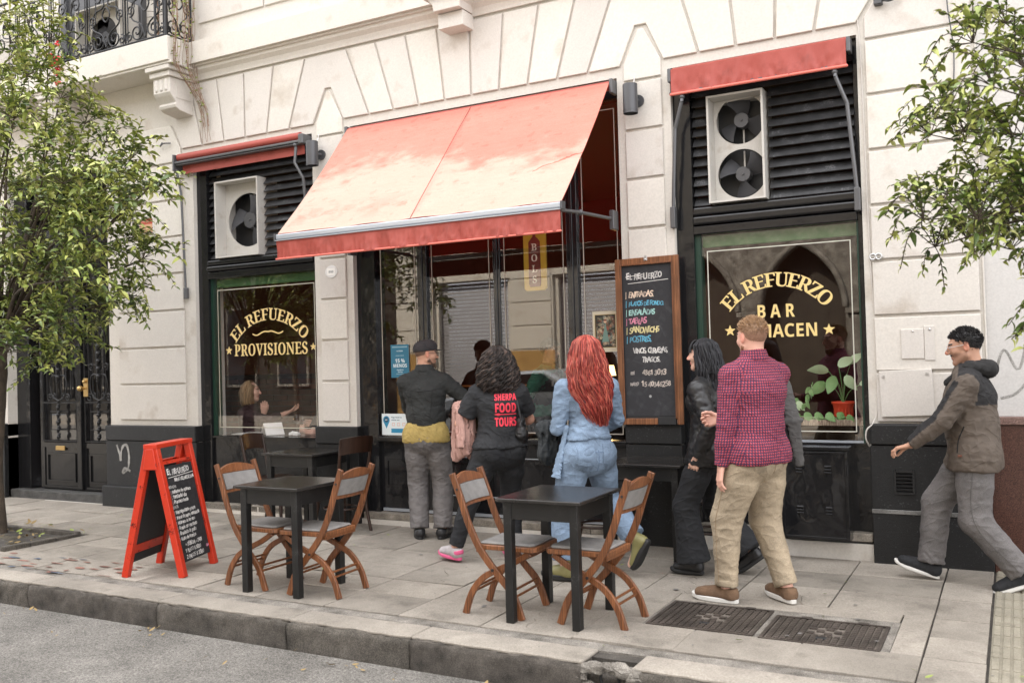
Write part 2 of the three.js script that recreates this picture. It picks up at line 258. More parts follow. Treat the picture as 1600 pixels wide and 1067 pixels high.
  for (let i = 0; i < 3; i++) mesh('border_stone', [bb(-7.83, -7.76, -0.05, 0.03 + 0.006 * i, 1.48 + i * 0.25, 1.72 + i * 0.25, 0.01)], M['kerb' + i], edge);
  // worn remains of red and blue paint on the slabs: ragged flat flecks
  const Rp = rng(9);
  for (const [nm, c, n] of [['red', lin(0.40, 0.20, 0.155), 26], ['blue', lin(0.16, 0.20, 0.28), 9]]) {
    std('mark' + nm, c, { roughness: 0.8, map: T.rough }); const gs = [];
    for (let i = 0; i < n; i++) { const a = []; const cx = -7.75 + Rp() * 1.8, cz = 2.15 + Rp() * 0.45, sx = 0.02 + Rp() * 0.09, sz = 0.008 + Rp() * 0.025; for (let k = 0; k < 9; k++) { const t = k / 9 * 6.283, q = 0.45 + Rp() * 0.6; a.push([cx + sx * q * Math.cos(t), -(cz + sz * q * Math.sin(t))]); } gs.push(new THREE.ShapeGeometry(new THREE.Shape(a.map((p) => new THREE.Vector2(...p)))).rotateX(-Math.PI / 2).translate(0, 0.0055 + i * 0.00006 + (nm === 'blue' ? 0.004 : 0), 0)); }
    const o = mesh('paint_flecks', gs, M['mark' + nm]); tag(o, 'worn ' + nm + ' paint flecks on the paving beside the red sandwich board', 'paint mark'); o.userData.kind = 'stuff';
  }
}
// ================================================================ RESTAURANT BUILDING
const building = thing('restaurant_building', 'cream rusticated stone building with a black shopfront, red awnings and iron balcony', 'building');
const OP = { L: [-7.78, -6.11], M: [-5.63, -2.835], R: [-2.375, -0.945], D: [-11.1, -9.18] };
{
  const holes = [['L', 0.09, 3.86], ['M', 0.05, 3.86], ['R', 0.12, 3.86], ['D', 0.0, 3.95]].map(([k, a, b]) => [[OP[k][0], a], [OP[k][1], a], [OP[k][1], b], [OP[k][0], b]]);
  mesh('upper_floors', [bb(-16, -0.166, 4.25, 10.4, -9, -0.41)], M.stucco, building); mesh('roof_parapet', [bb(-16, -0.166, 9.0, 10.4, -0.4, 0.1)], M.stucco, building);
  mesh('wall', [ext([[-16, -0.3], [-0.166, -0.3], [-0.166, 9], [-16, 9]], 0.4, 0, holes).translate(0, 0, -0.4)], M.stucco, building);
  const Rb = rng(21); let bi = 0;
  const block = (pts) => mesh('stone_block', [ext(pts, 0.022, 0.005).translate(0, 0, -0.001)], M['block' + (Math.floor(Rb() * 4))], building);
  const rect = (x0, x1, y0, y1) => block([[x0, y0], [x1, y0], [x1, y1], [x0, y1]]);
  const piers = [[-8.995, -7.945, 0.985], [-6.035, -5.71, 0.985], [-2.765, -2.445, 1.02], [-0.885, -0.195, 1.02], [-12.5, -11.25, 0.985], [-14, -12.55, 0.985]];
  for (const [x0, x1, yb] of piers) for (let k = 0; k < 7; k++) { const y0 = k === 0 ? yb : 0.985 + 0.4043 * k; rect(x0, x1, y0, 0.985 + 0.4043 * (k + 1) - 0.024); }
  const yt = 3.816;
  block([[-8.995, yt], [-7.945, yt], [-7.945, 3.95], [-8.09, 4.22], [-8.995, 4.22]]);
  block([[-6.035, yt], [-5.71, yt], [-5.71, 3.95], [-5.855, 4.235], [-5.895, 4.235], [-6.035, 3.95]]);
  block([[-2.765, yt], [-2.445, yt], [-2.445, 3.95], [-2.585, 4.225], [-2.63, 4.225], [-2.765, 3.95]]);
  block([[-0.885, yt], [-0.195, yt], [-0.195, 4.20], [-0.74, 4.20], [-0.885, 3.97]]);
  rect(-0.74, -0.195, 4.225, 4.61);
  rect(-12.5, -11.25, yt, 4.2); rect(-14, -12.55, yt, 4.2);
  const g = 0.0115, y0 = 3.945, y1 = 4.615;
  const fan = (b, t) => { for (let i = 0; i + 1 < b.length; i++) block([[b[i] + g, y0], [b[i + 1] - g, y0], [t[i + 1] - g, y1], [t[i] + g, y1]]); };
  const bm = [], tm = []; for (let i = 1; i < 10; i++) { const x = -5.67 + i * 0.287; bm.push(x); tm.push(-4.235 + (x + 4.235) * 1.225); }
  fan(bm, tm);
  const bl = [-7.61, -7.29, -6.99, -6.69, -6.39], tl = [-7.78, -7.38, -6.99, -6.58, -6.16]; fan(bl, tl);
  const br = [-2.13, -1.83, -1.53, -1.24], tr = [-2.31, -1.89, -1.50, -1.11]; fan(br, tr);
  block([[bl[4] + g, y0], [-6.08, y0], [-5.915, 4.275], [-5.84, 4.275], [-5.69, y0], [bm[0] - g, y0], [tm[0] - g, y1], [tl[4] + g, y1]]);
  block([[bm[8] + g, y0], [-2.80, y0], [-2.66, 4.26], [-2.56, 4.26], [-2.42, y0], [br[0] - g, y0], [tr[0] - g, y1], [tm[8] + g, y1]]);
  block([[br[3] + g, y0], [-0.945, y0], [-0.77, 4.21], [-0.77, y1], [tr[3] + g, y1]]);
  block([[-7.92, y0], [bl[0] - g, y0], [tl[0] - g, y1], [-8.07, y1], [-8.07, 4.26]]);
  // upper storey courses
  for (let k = 0; k < 6; k++) for (let i = 0; i < 5; i++) { const xo = k % 2 ? 0.7 : 0; const x0 = Math.max(-7.63, -8.3 + i * 1.62 + xo), x1 = Math.min(-0.2, -8.3 + (i + 1) * 1.62 + xo - 0.022); if (x1 - x0 > 0.1) rect(x0, x1, 5.26 + k * 0.5, 5.26 + (k + 1) * 0.5 - 0.024); }
  // cornice: moulding, soffit and fascia
  const prof = [[0, 4.64], [0.03, 4.64], [0.035, 4.665], [0.05, 4.70], [0.085, 4.735], [0.09, 4.765], [0.115, 4.768], [0.115, 4.79], [0.15, 4.79], [0.15, 5.02], [0.10, 5.045], [0, 5.07]];
  const corn = ext(prof, 8.2).rotateY(-Math.PI / 2).translate(-0.28 + 0.02, 0, 0); // z of profile -> +z
  corn.scale(1, 1, 1); const cg = ext(prof.map((p) => [-p[0], p[1]]), 7.55).rotateY(Math.PI / 2).translate(-7.72, 0, 0);
  mesh('cornice', [cg], M.stucco, building);
  mesh('keystone_bracket', [bb(-4.45, -4.19, 4.52, 4.655, 0.0, 0.20, 0.006), ext([[-4.52, 4.785], [-4.12, 4.785], [-4.145, 4.75], [-4.175, 4.72], [-4.185, 4.66], [-4.455, 4.66], [-4.465, 4.72], [-4.495, 4.75]], 0.25, 0.004).translate(0, 0, 0.02), bb(-4.56, -4.08, 4.788, 4.82, 0.1, 0.31, 0.004)], M.block1, building);
  // black granite plinths
  const plinth = (x0, x1, top, lip, z1 = 0.055) => {
    mesh('plinth', [bb(x0, x1, -0.05, lip, -0.3, z1 + 0.0, 0.006), bb(x0 - 0.0, x1, lip + 0.004, top, -0.3, z1 + 0.012, 0.012)], M.plinth, building);
  };
  plinth(-9.20, -7.76, 0.92, 0.745); mesh('plinth_base', [bb(-9.235, -7.755, -0.05, 0.235, -0.29, 0.10, 0.01)], M.plinth, building);
  plinth(-6.125, -5.60, 0.935, 0.76, 0.03); plinth(-2.84, -2.36, 0.995, 0.82, 0.03); plinth(-0.94, -0.165, 1.005, 0.85);
  plinth(-12.6, -11.1, 0.92, 0.745);
  std('silverPaint', lin(0.26, 0.26, 0.26), { map: T.rough, roughness: 0.5 });
  mesh('metal_band', [bb(-0.942, -0.163, 0.362, 0.392, 0.02, 0.064, 0.004)], M.silverPaint, building);
  const vt = grp('wall_vent', building);
  mesh('frame', [bb(-0.775, -0.66, 0.665, 0.68, 0.05, 0.066), bb(-0.775, -0.66, 0.505, 0.518, 0.05, 0.066), bb(-0.785, -0.772, 0.505, 0.68, 0.05, 0.066), bb(-0.663, -0.65, 0.505, 0.68, 0.05, 0.066)], M.blackPaint, vt);
  for (let i = 0; i < 6; i++) mesh('slat', [bx(0.115, 0.022, 0.006, -0.7175, 0.532 + i * 0.025, 0.058, 0, 0, 0.6)], M.blackPaint, vt);
  // sprayed scribble on the plinth by the door
  std('spray', lin(0.6, 0.6, 0.6), { roughness: 0.8, map: T.rough });
  const gp = [[-9.02, 0.70], [-8.98, 0.60], [-8.955, 0.52], [-8.955, 0.60], [-8.91, 0.69], [-8.86, 0.70], [-8.825, 0.62], [-8.82, 0.52], [-8.85, 0.42], [-8.93, 0.385], [-8.90, 0.43], [-8.85, 0.43], [-8.80, 0.405]];
  { // flat painted stroke
    const c = new THREE.CatmullRomCurve3(gp.map((p) => V(p[0], p[1], 0))), pos = [], n = 140; for (let i = 0; i < n; i++) { const a = c.getPointAt(i / n), b = c.getPointAt((i + 1) / n); const w = (t) => 0.013 + 0.006 * n2(t * 9, 2); const nn = (t) => { const q = c.getTangentAt(t); return [-q.y, q.x]; }; const na = nn(i / n), nb = nn((i + 1) / n), wa = w(i / n), wb = w((i + 1) / n); const P = [[a.x + na[0] * wa, a.y + na[1] * wa], [a.x - na[0] * wa, a.y - na[1] * wa], [b.x - nb[0] * wb, b.y - nb[1] * wb], [b.x + nb[0] * wb, b.y + nb[1] * wb]]; pos.push(...[0, 1, 2, 0, 2, 3].flatMap((k) => [P[k][0], P[k][1], 0.0575 + i * 0.00001])); }
    const g2 = new THREE.BufferGeometry(); g2.setAttribute('position', new THREE.Float32BufferAttribute(pos, 3)); g2.computeVertexNormals(); mesh('graffiti', [g2], M.spray, building);
  }
  // step and stone sill under the shopfront
  mesh('step_riser', [bb(OP.M[0] + 0.05, OP.M[1] - 0.03, -0.05, 0.05, -0.3, -0.02, 0.004), bb(OP.L[0], OP.L[1], -0.05, 0.03, -0.3, -0.02, 0.004), bb(OP.R[0], OP.R[1], -0.05, 0.135, -0.3, -0.02, 0.004)], M.stepStone, building);
  const treads = [[-7.75, -6.95], [-6.945, -6.13], [-5.58, -4.9], [-4.895, -4.0], [-3.995, -3.2], [-3.195, -2.87], [-2.36, -1.6], [-1.595, -0.95]];
  treads.forEach(([a, b], i) => mesh('step_tread', [bb(a, b, i < 2 ? 0.032 : i < 6 ? 0.052 : 0.137, i < 2 ? 0.10 : i < 6 ? 0.115 : 0.20, -0.3, 0.0, 0.006)], M.marble, building));
  // ---- left entrance door
  const z = -0.18, door = grp('entrance_door', building);
  mesh('frame', [bb(-11.1, -10.85, 0.1, 3.95, z - 0.1, z + 0.05), bb(-9.25, -9.18, 0.1, 3.95, z - 0.1, z + 0.05), bb(-10.85, -9.25, 3.2, 3.3, z - 0.1, z + 0.04), bb(-10.85, -9.25, 3.85, 3.95, z - 0.1, z + 0.04)], M.blackPaint, door);
  mesh('door_sill', [bb(-11.12, -9.18, -0.04, 0.1, -0.4, -0.02, 0.01)], M.stepStone, door);
  const leaf = (x0, x1) => {
    const gs = [bb(x0, x0 + 0.07, 0.11, 3.2, z - 0.05, z), bb(x1 - 0.07, x1, 0.11, 3.2, z - 0.05, z), bb(x0 + 0.07, x1 - 0.07, 0.11, 0.66, z - 0.045, z - 0.012), bb(x0 + 0.07, x1 - 0.07, 0.62, 0.68, z - 0.03, z + 0.004), bb(x0 + 0.07, x1 - 0.07, 3.1, 3.2, z - 0.05, z)];
    const f = (a, b, c, d) => gs.push(bb(a, b, c, c + 0.02, z - 0.013, z + 0.006), bb(a, b, d - 0.02, d, z - 0.013, z + 0.006), bb(a, a + 0.02, c + 0.02, d - 0.02, z - 0.013, z + 0.006), bb(b - 0.02, b, c + 0.02, d - 0.02, z - 0.013, z + 0.006));
    f(x0 + 0.12, x1 - 0.12, 0.2, 0.55); gs.push(bb(x0 + 0.07, x1 - 0.07, 0.12, 0.15, z - 0.01, z + 0.01));
    mesh('door_leaf', gs, M.blackPaint, door);
    mesh('pane', [new THREE.PlaneGeometry(x1 - x0 - 0.14, 2.4).translate((x0 + x1) / 2, 1.9, z - 0.04)], M.glass, door);
    // iron grille
    const ir = [], n = 7, w = x1 - x0 - 0.14, cx = (x0 + x1) / 2;
    for (let i = 0; i <= n; i++) { const x = x0 + 0.07 + w * i / n; ir.push(bar([x, i > 0 && i < n ? 1.22 : 0.7, z + 0.012], [x, 3.1, z + 0.012], 0.008, 6)); }
    for (const y of [0.70, 1.17, 1.62, 2.35, 2.9]) ir.push(bx(w, 0.014, 0.014, cx, y, z + 0.012));
    for (const s of [-1, 1]) {
      ir.push(tube([[cx, 1.19, z + 0.02], [cx + s * 0.10, 1.24, z + 0.02], [cx + s * 0.155, 1.36, z + 0.02], [cx + s * 0.12, 1.49, z + 0.02], [cx + s * 0.05, 1.50, z + 0.02], [cx + s * 0.03, 1.45, z + 0.02]], 0.011, 30, 6));
      ir.push(tube(spiral(cx + s * 0.17, 1.225, 0.05, 1.4, -s, s > 0 ? 2.2 : 0.9, z + 0.02), 0.009, 30, 6), tube(spiral(cx + s * 0.09, 1.245, 0.04, 1.3, s, 1.5, z + 0.02), 0.008, 30, 6));
      ir.push(tube(spiral(cx + s * 0.13, 1.60, 0.045, 1.3, s, -1.4, z + 0.02), 0.008, 30, 6));
      ir.push(bar([cx + s * 0.16, 0.84, z + 0.012], [cx + s * 0.16, 1.08, z + 0.012], 0.007, 6), bx(0.16, 0.012, 0.012, cx + s * 0.09, 0.84, z + 0.012), bx(0.16, 0.012, 0.012, cx + s * 0.09, 1.06, z + 0.012));
      for (const y of [2.0, 2.6]) ir.push(tube(spiral(cx + s * 0.08, y, 0.06, 1.4, s, 1.6, z + 0.02), 0.008, 30, 6));
    }
    mesh('iron_grille', ir, M.iron, door);
    const stem = []; for (let i = 0; i < 16; i++) stem.push(new THREE.SphereGeometry(0.017 + 0.008 * ((i * 7) % 3), 8, 6).translate(cx + 0.012 * ((i % 3) - 1), 1.42 + i * 0.03, z + 0.03), new THREE.SphereGeometry(0.015 + 0.006 * ((i * 5) % 3), 8, 6).translate(cx + 0.01 * ((i % 3) - 1), 0.72 + i * 0.03, z + 0.03));
    mesh('iron_flower', stem, M.iron, door);
  };
  leaf(-10.72, -9.945); leaf(-9.925, -9.25);
  mesh('meeting_stile', [bb(-9.975, -9.895, 0.12, 3.2, z - 0.02, z + 0.045, 0.01)], M.blackPaint, door);
  mesh('lock_plate', [bb(-9.86, -9.78, 1.24, 1.46, z, z + 0.03, 0.004)], M.brass, door);
  mesh('door_knob', [new THREE.SphereGeometry(0.035, 16, 12).translate(-9.84, 1.34, z + 0.09), bar([-9.84, 1.34, z], [-9.84, 1.34, z + 0.08], 0.012), new THREE.SphereGeometry(0.02, 12, 8).translate(-9.82, 1.42, z + 0.05)], M.brass, door);
  mesh('letter_slot', [bb(-10.42, -10.25, 0.585, 0.64, z, z + 0.014, 0.003)], M.brass, door);
}
// ---------------------------------------------------------------- shop windows
const goldCol = '#e2c583';
function arcText(c, s, cx, cy, r, a0, a1, font, col) {
  c.font = font; const ws = [...s].map((q) => c.measureText(q).width), tot = ws.reduce((a, b) => a + b, 0); let acc = 0;
  [...s].forEach((q, i) => { const t = (acc + ws[i] / 2) / tot, a = lerp(a0, a1, t); acc += ws[i]; c.save(); c.translate(cx + r * Math.sin(a), cy - r * Math.cos(a)); c.rotate(a); c.textAlign = 'center'; c.lineWidth = 7; c.strokeStyle = 'rgba(40,30,15,1)'; c.strokeText(q, 2, 2); c.fillStyle = col; c.fillText(q, 0, 0); c.restore(); });
}
function star(c, x, y, r, col) { c.beginPath(); for (let i = 0; i < 10; i++) { const a = -Math.PI / 2 + i * Math.PI / 5, q = i % 2 ? r * 0.42 : r; c.lineTo(x + q * Math.cos(a), y + q * Math.sin(a)); } c.closePath(); c.fillStyle = col; c.fill(); }
function spread(c, s, x0, x1, y, font, col) { c.font = font; const w = c.measureText(s).width; c.save(); c.translate((x0 + x1) / 2, y); c.scale((x1 - x0) / w, 1); c.textAlign = 'center'; c.lineWidth = 6; c.strokeStyle = 'rgba(40,30,15,1)'; c.strokeText(s, 3, 2); c.fillStyle = col; c.fillText(s, 0, 0); c.restore(); }
function letterPane(parent, x0, x1, y0, y1, z, draw, S = 620) {
  const t = canvasTex(Math.round((x1 - x0) * S), Math.round((y1 - y0) * S), (c, w, h) => { c.clearRect(0, 0, w, h); c.scale(S, S); c.translate(-x0, y1); draw(c, (x) => x, (y) => -y); });
  const m = new THREE.MeshStandardMaterial({ map: t, transparent: true, alphaTest: 0.45, roughness: 0.5, side: THREE.DoubleSide }); m.name = 'lettering';
  return mesh('lettering', [new THREE.PlaneGeometry(x1 - x0, y1 - y0).translate((x0 + x1) / 2, (y0 + y1) / 2, z)], m, parent, true);
}
const GZ = -0.10;
function louvre(win, x0, x1, y0, y1, gap) { // slats of the old roller louvre, interrupted by the fan box
  const n = Math.round((y1 - y0) / 0.083);
  for (let i = 0; i < n; i++) {
    const y = y0 + (i + 0.5) * (y1 - y0) / n, s = (a, b, j) => mesh('slat', [bx(b - a, 0.088, 0.007, (a + b) / 2, y, GZ - 0.01 + j, 0, 0, -0.62)], M.slat, win);
    if (gap && y < gap[3] + 0.03 && y > gap[2] - 0.03) { if (gap[0] - x0 > 0.03) s(x0, gap[0] - 0.005, (i % 3) * 0.003); s(gap[1] + 0.005, x1, 0); } else s(x0, x1, 0);
  }
}
function fanBox(name, label, x0, x1, y0, y1, fans) {
  const t = thing(name, label, 'fan unit', [(x0 + x1) / 2, y0, 0]); const w = x1 - x0, h = y1 - y0, zf = 0.0, zp = -0.15;
  mesh('casing', [bb(-w / 2, -w / 2 + 0.016, 0, h, -0.3, zf), bb(w / 2 - 0.016, w / 2, 0, h, -0.3, zf), bb(-w / 2 + 0.016, w / 2 - 0.016, 0, 0.016, -0.3, zf), bb(-w / 2 + 0.016, w / 2 - 0.016, h - 0.016, h, -0.3, zf)], M.acWhite, t);
  const W = w / 2 - 0.017, hs = fans.map(([fx, fy, r]) => { const a = []; for (let i = 0; i < 48; i++) { const q = i / 48 * 6.2832; const X = fx + r * Math.cos(q); a.push([clamp(X, -W + 0.012, W - 0.012), fy + r * Math.sin(q)]); } return a; });
  mesh('face_plate', [ext([[-W, 0.017], [W, 0.017], [W, h - 0.017], [-W, h - 0.017]], 0.012, 0, hs).translate(0, 0, zp - 0.012)], M.acWhite, t);
  mesh('back_panel', [bb(-W, W, 0.017, h - 0.017, -0.3, -0.29)], M.fanBlack, t);
  for (const [fx, fy, r, a0] of fans) {
    const f = grp('fan', t); f.position.set(fx, fy, zp - 0.05);
    mesh('hub', [new THREE.CylinderGeometry(r * 0.30, r * 0.34, 0.06, 24).rotateX(Math.PI / 2), new THREE.CylinderGeometry(0.01, 0.01, 0.08, 10).rotateX(Math.PI / 2)], M.lampGrey, f);
    for (let b = 0; b < 3; b++) { const g = new THREE.RingGeometry(r * 0.28, r * 0.94, 10, 4, -0.5, 1.05), p = g.attributes.position; for (let k = 0; k < p.count; k++) { const a = Math.atan2(p.getY(k), p.getX(k)), q = Math.hypot(p.getX(k), p.getY(k)); const A = a + (q / r) * 0.35; p.setXYZ(k, q * Math.cos(A), q * Math.sin(A), a * 0.09); } g.rotateZ(a0 + b * 2.0944); g.computeVertexNormals(); const m = mesh('blade', [g], M.lampGrey, f); m.material = M.blade; }
    mesh('spoke', [bb(-0.006, 0.006, -r, r, -0.05, -0.04)], M.acWhite, f);
  }
  return t;
}
std('blade', lin(0.055, 0.055, 0.06), { roughness: 0.6, side: THREE.DoubleSide });
{ // left window
  const w = grp('shop_window', building), [a, b] = OP.L;
  mesh('frame', [bb(a, -7.635, 0.1, 3.86, -0.2, GZ + 0.05), bb(-6.155, b, 0.1, 3.86, -0.2, GZ + 0.03), bb(-7.635, -6.155, 3.70, 3.86, -0.2, GZ + 0.02), bb(-7.635, -6.155, 2.50, 2.575, -0.2, GZ + 0.06, 0.01), bb(-7.635, -6.155, 2.58, 2.635, -0.19, GZ + 0.085, 0.02), bb(-7.635, -6.155, 2.64, 2.70, -0.19, GZ + 0.07, 0.02), bb(-7.635, -6.155, 0.1, 0.795, -0.2, GZ + 0.02), bb(-7.635, -6.155, 0.795, 0.812, -0.16, GZ + 0.045)], M.blackPaint, w);
  mesh('inner_frame', [bb(-7.634, -7.60, 0.815, 2.50, GZ - 0.08, GZ + 0.02), bb(-6.172, -6.156, 0.815, 2.50, GZ - 0.08, GZ + 0.02)], M.green, w);
  mesh('blind', [bb(-7.6, -6.172, 2.405, 2.497, GZ - 0.06, GZ - 0.03, 0.01)], M.greenBlind, w);
  mesh('pane', [new THREE.PlaneGeometry(1.43, 1.685).translate(-6.885, 1.6575, GZ)], M.glass, w);
  louvre(w, -7.63, -6.16, 2.71, 3.69, [-7.49, -6.85, 2.70, 3.53]);
  letterPane(w, -7.60, -6.172, 0.83, 2.49, GZ + 0.004, (c) => {
    c.strokeStyle = '#b9b3a4'; c.lineWidth = 0.009; c.strokeRect(-7.55, -2.375, 1.34, 1.47);
    c.save(); const k = 1 / 1000; c.scale(k, k);
    arcText(c, 'EL REFUERZO', -6830, -1435, 592, -0.90, 0.90, 'bold 172px serif', goldCol);
    spread(c, 'PROVISIONES', -7325, -6305, -1662, 'bold 172px serif', goldCol);
    star(c, -7400, -1722, 50, goldCol); star(c, -6238, -1730, 42, goldCol);
    c.strokeStyle = goldCol; c.lineWidth = 14; c.lineCap = 'round'; c.beginPath(); c.moveTo(-7050, -1885); c.bezierCurveTo(-6960, -1840, -6950, -1930, -6840, -1905); c.moveTo(-6840, -1905); c.bezierCurveTo(-6740, -1930, -6730, -1850, -6640, -1900); c.stroke();
    c.restore();
  });
}
{ // right window
  const w = grp('shop_window', building), [a, b] = OP.R;
  mesh('frame', [bb(a, -2.235, 0.2, 3.86, -0.2, GZ + 0.05), bb(-0.985, b, 0.2, 3.86, -0.2, GZ + 0.03), bb(-2.235, -0.985, 3.70, 3.86, -0.2, GZ + 0.02), bb(-2.235, -0.985, 2.50, 2.57, -0.2, GZ + 0.06, 0.01), bb(-2.235, -0.985, 2.575, 2.645, -0.19, GZ + 0.085, 0.02), bb(-2.235, -0.985, 2.65, 2.72, -0.19, GZ + 0.07, 0.02), bb(-2.235, -0.985, 0.2, 0.84, -0.2, GZ + 0.02), bb(-2.235, -0.985, 0.84, 0.852, -0.16, GZ + 0.045)], M.blackPaint, w);
  mesh('inner_frame', [bb(-2.234, -2.19, 0.855, 2.50, GZ - 0.08, GZ + 0.02), bb(-0.998, -0.986, 0.855, 2.50, GZ - 0.06, GZ + 0.035)], M.green, w);
  mesh('bottom_rail', [bb(-2.234, -0.986, 0.853, 0.866, GZ - 0.02, GZ + 0.03)], M.barGrey, w);
  mesh('blind', [bb(-2.19, -1.0, 2.40, 2.497, GZ - 0.06, GZ - 0.03, 0.01)], M.greenBlind, w);
  mesh('pane', [new THREE.PlaneGeometry(1.192, 1.632).translate(-1.594, 1.684, GZ)], M.glass, w);
  louvre(w, -2.23, -0.99, 2.73, 3.69, [-2.095, -1.63, 2.72, 3.60]);
  letterPane(w, -2.18, -1.0, 0.88, 2.49, GZ + 0.004, (c) => {
    c.strokeStyle = '#cbc6ba'; c.lineWidth = 0.008; c.strokeRect(-2.14, -2.365, 1.09, 1.43);
    c.save(); const k = 1 / 1000; c.scale(k, k);
    arcText(c, 'EL REFUERZO', -1610, -1605, 448, -0.92, 0.92, 'bold 152px serif', goldCol);
    spread(c, 'B A R', -1765, -1470, -1812, 'bold 142px sans-serif', goldCol);
    spread(c, 'ALMACEN', -1918, -1298, -1660, 'bold 142px sans-serif', goldCol);
    star(c, -1976, -1722, 46, goldCol); star(c, -1222, -1704, 46, goldCol);
    c.restore();
  });
}
{ // middle shopfront
  const w = grp('shopfront', building), [a, b] = OP.M, z0 = -0.2, z1 = GZ + 0.03;
  mesh('frame', [bb(a, -5.42, 0.115, 3.86, -0.22, GZ + 0.045), bb(-2.865, b, 0.115, 3.86, -0.22, GZ + 0.03), bb(-5.42, -2.865, 3.72, 3.86, -0.22, GZ + 0.02), bb(-5.42, -2.865, 0.79, 0.835, z0, GZ + 0.05, 0.008), bb(-5.42, -2.865, 0.115, 0.79, z0, GZ + 0.0)], M.blackPaint, w);
  for (const [x0, x1, zz] of [[-4.935, -4.83, 0.03], [-4.12, -4.05, 0.012], [-3.375, -3.27, 0.03]]) mesh('mullion', [bb(x0, x1, 0.835, 3.72, -0.17, GZ + zz, 0.006), bb((x0 + x1) / 2 - 0.012, (x0 + x1) / 2 + 0.012, 0.84, 3.71, GZ + zz - 0.01, GZ + zz + 0.012, 0.006)], M.blackPaint, w);
  const cols = [[-5.42, -4.935], [-4.83, -4.12], [-4.05, -3.375], [-3.27, -2.865]];
  for (const [x0, x1] of cols) {
    mesh('pane', [new THREE.PlaneGeometry(x1 - x0, 2.885).translate((x0 + x1) / 2, 2.2775, GZ)], M.glass, w);
    letterPane(w, x0 + 0.005, x1 - 0.005, 0.84, 3.7, GZ + 0.004, (c) => { c.strokeStyle = '#c4bdb0'; c.lineWidth = 0.007; c.strokeRect(x0 + 0.045, -3.64, x1 - x0 - 0.09, 2.75); }, 200);
    const gs = [], f = (A, B, C, D) => gs.push(bb(A, B, C, C + 0.016, GZ - 0.01, GZ + 0.012), bb(A, B, D - 0.016, D, GZ - 0.01, GZ + 0.012), bb(A, A + 0.016, C + 0.016, D - 0.016, GZ - 0.01, GZ + 0.012), bb(B - 0.016, B, C + 0.016, D - 0.016, GZ - 0.01, GZ + 0.012));
    f(x0 + 0.06, x1 - 0.06, 0.36, 0.62); mesh('panel_moulding', gs, M.blackPaint, w);
  }
  mesh('metal_strip', [bb(-4.80, -2.88, 0.655, 0.662, GZ, GZ + 0.014), bb(-4.80, -2.88, 0.30, 0.308, GZ, GZ + 0.014), bb(-5.4, -2.88, 0.125, 0.150, GZ - 0.0, GZ + 0.02)], M.barGrey, w);
  mesh('door_pull', [new THREE.SphereGeometry(0.03, 14, 10).translate(-5.05, 0.53, GZ + 0.035)], M.blackPaint, w);
}
fanBox('fan_unit', 'white boxed single fan unit set in the black louvre above the left window', -7.47, -6.855, 2.71, 3.525, [[0.03, 0.40, 0.285, 0.6]]);
fanBox('fan_unit', 'tall white unit with two stacked fans in the louvre above the right window', -2.085, -1.64, 2.735, 3.585, [[0.01, 0.235, 0.195, 0.3], [0.01, 0.665, 0.195, 1.4]]);
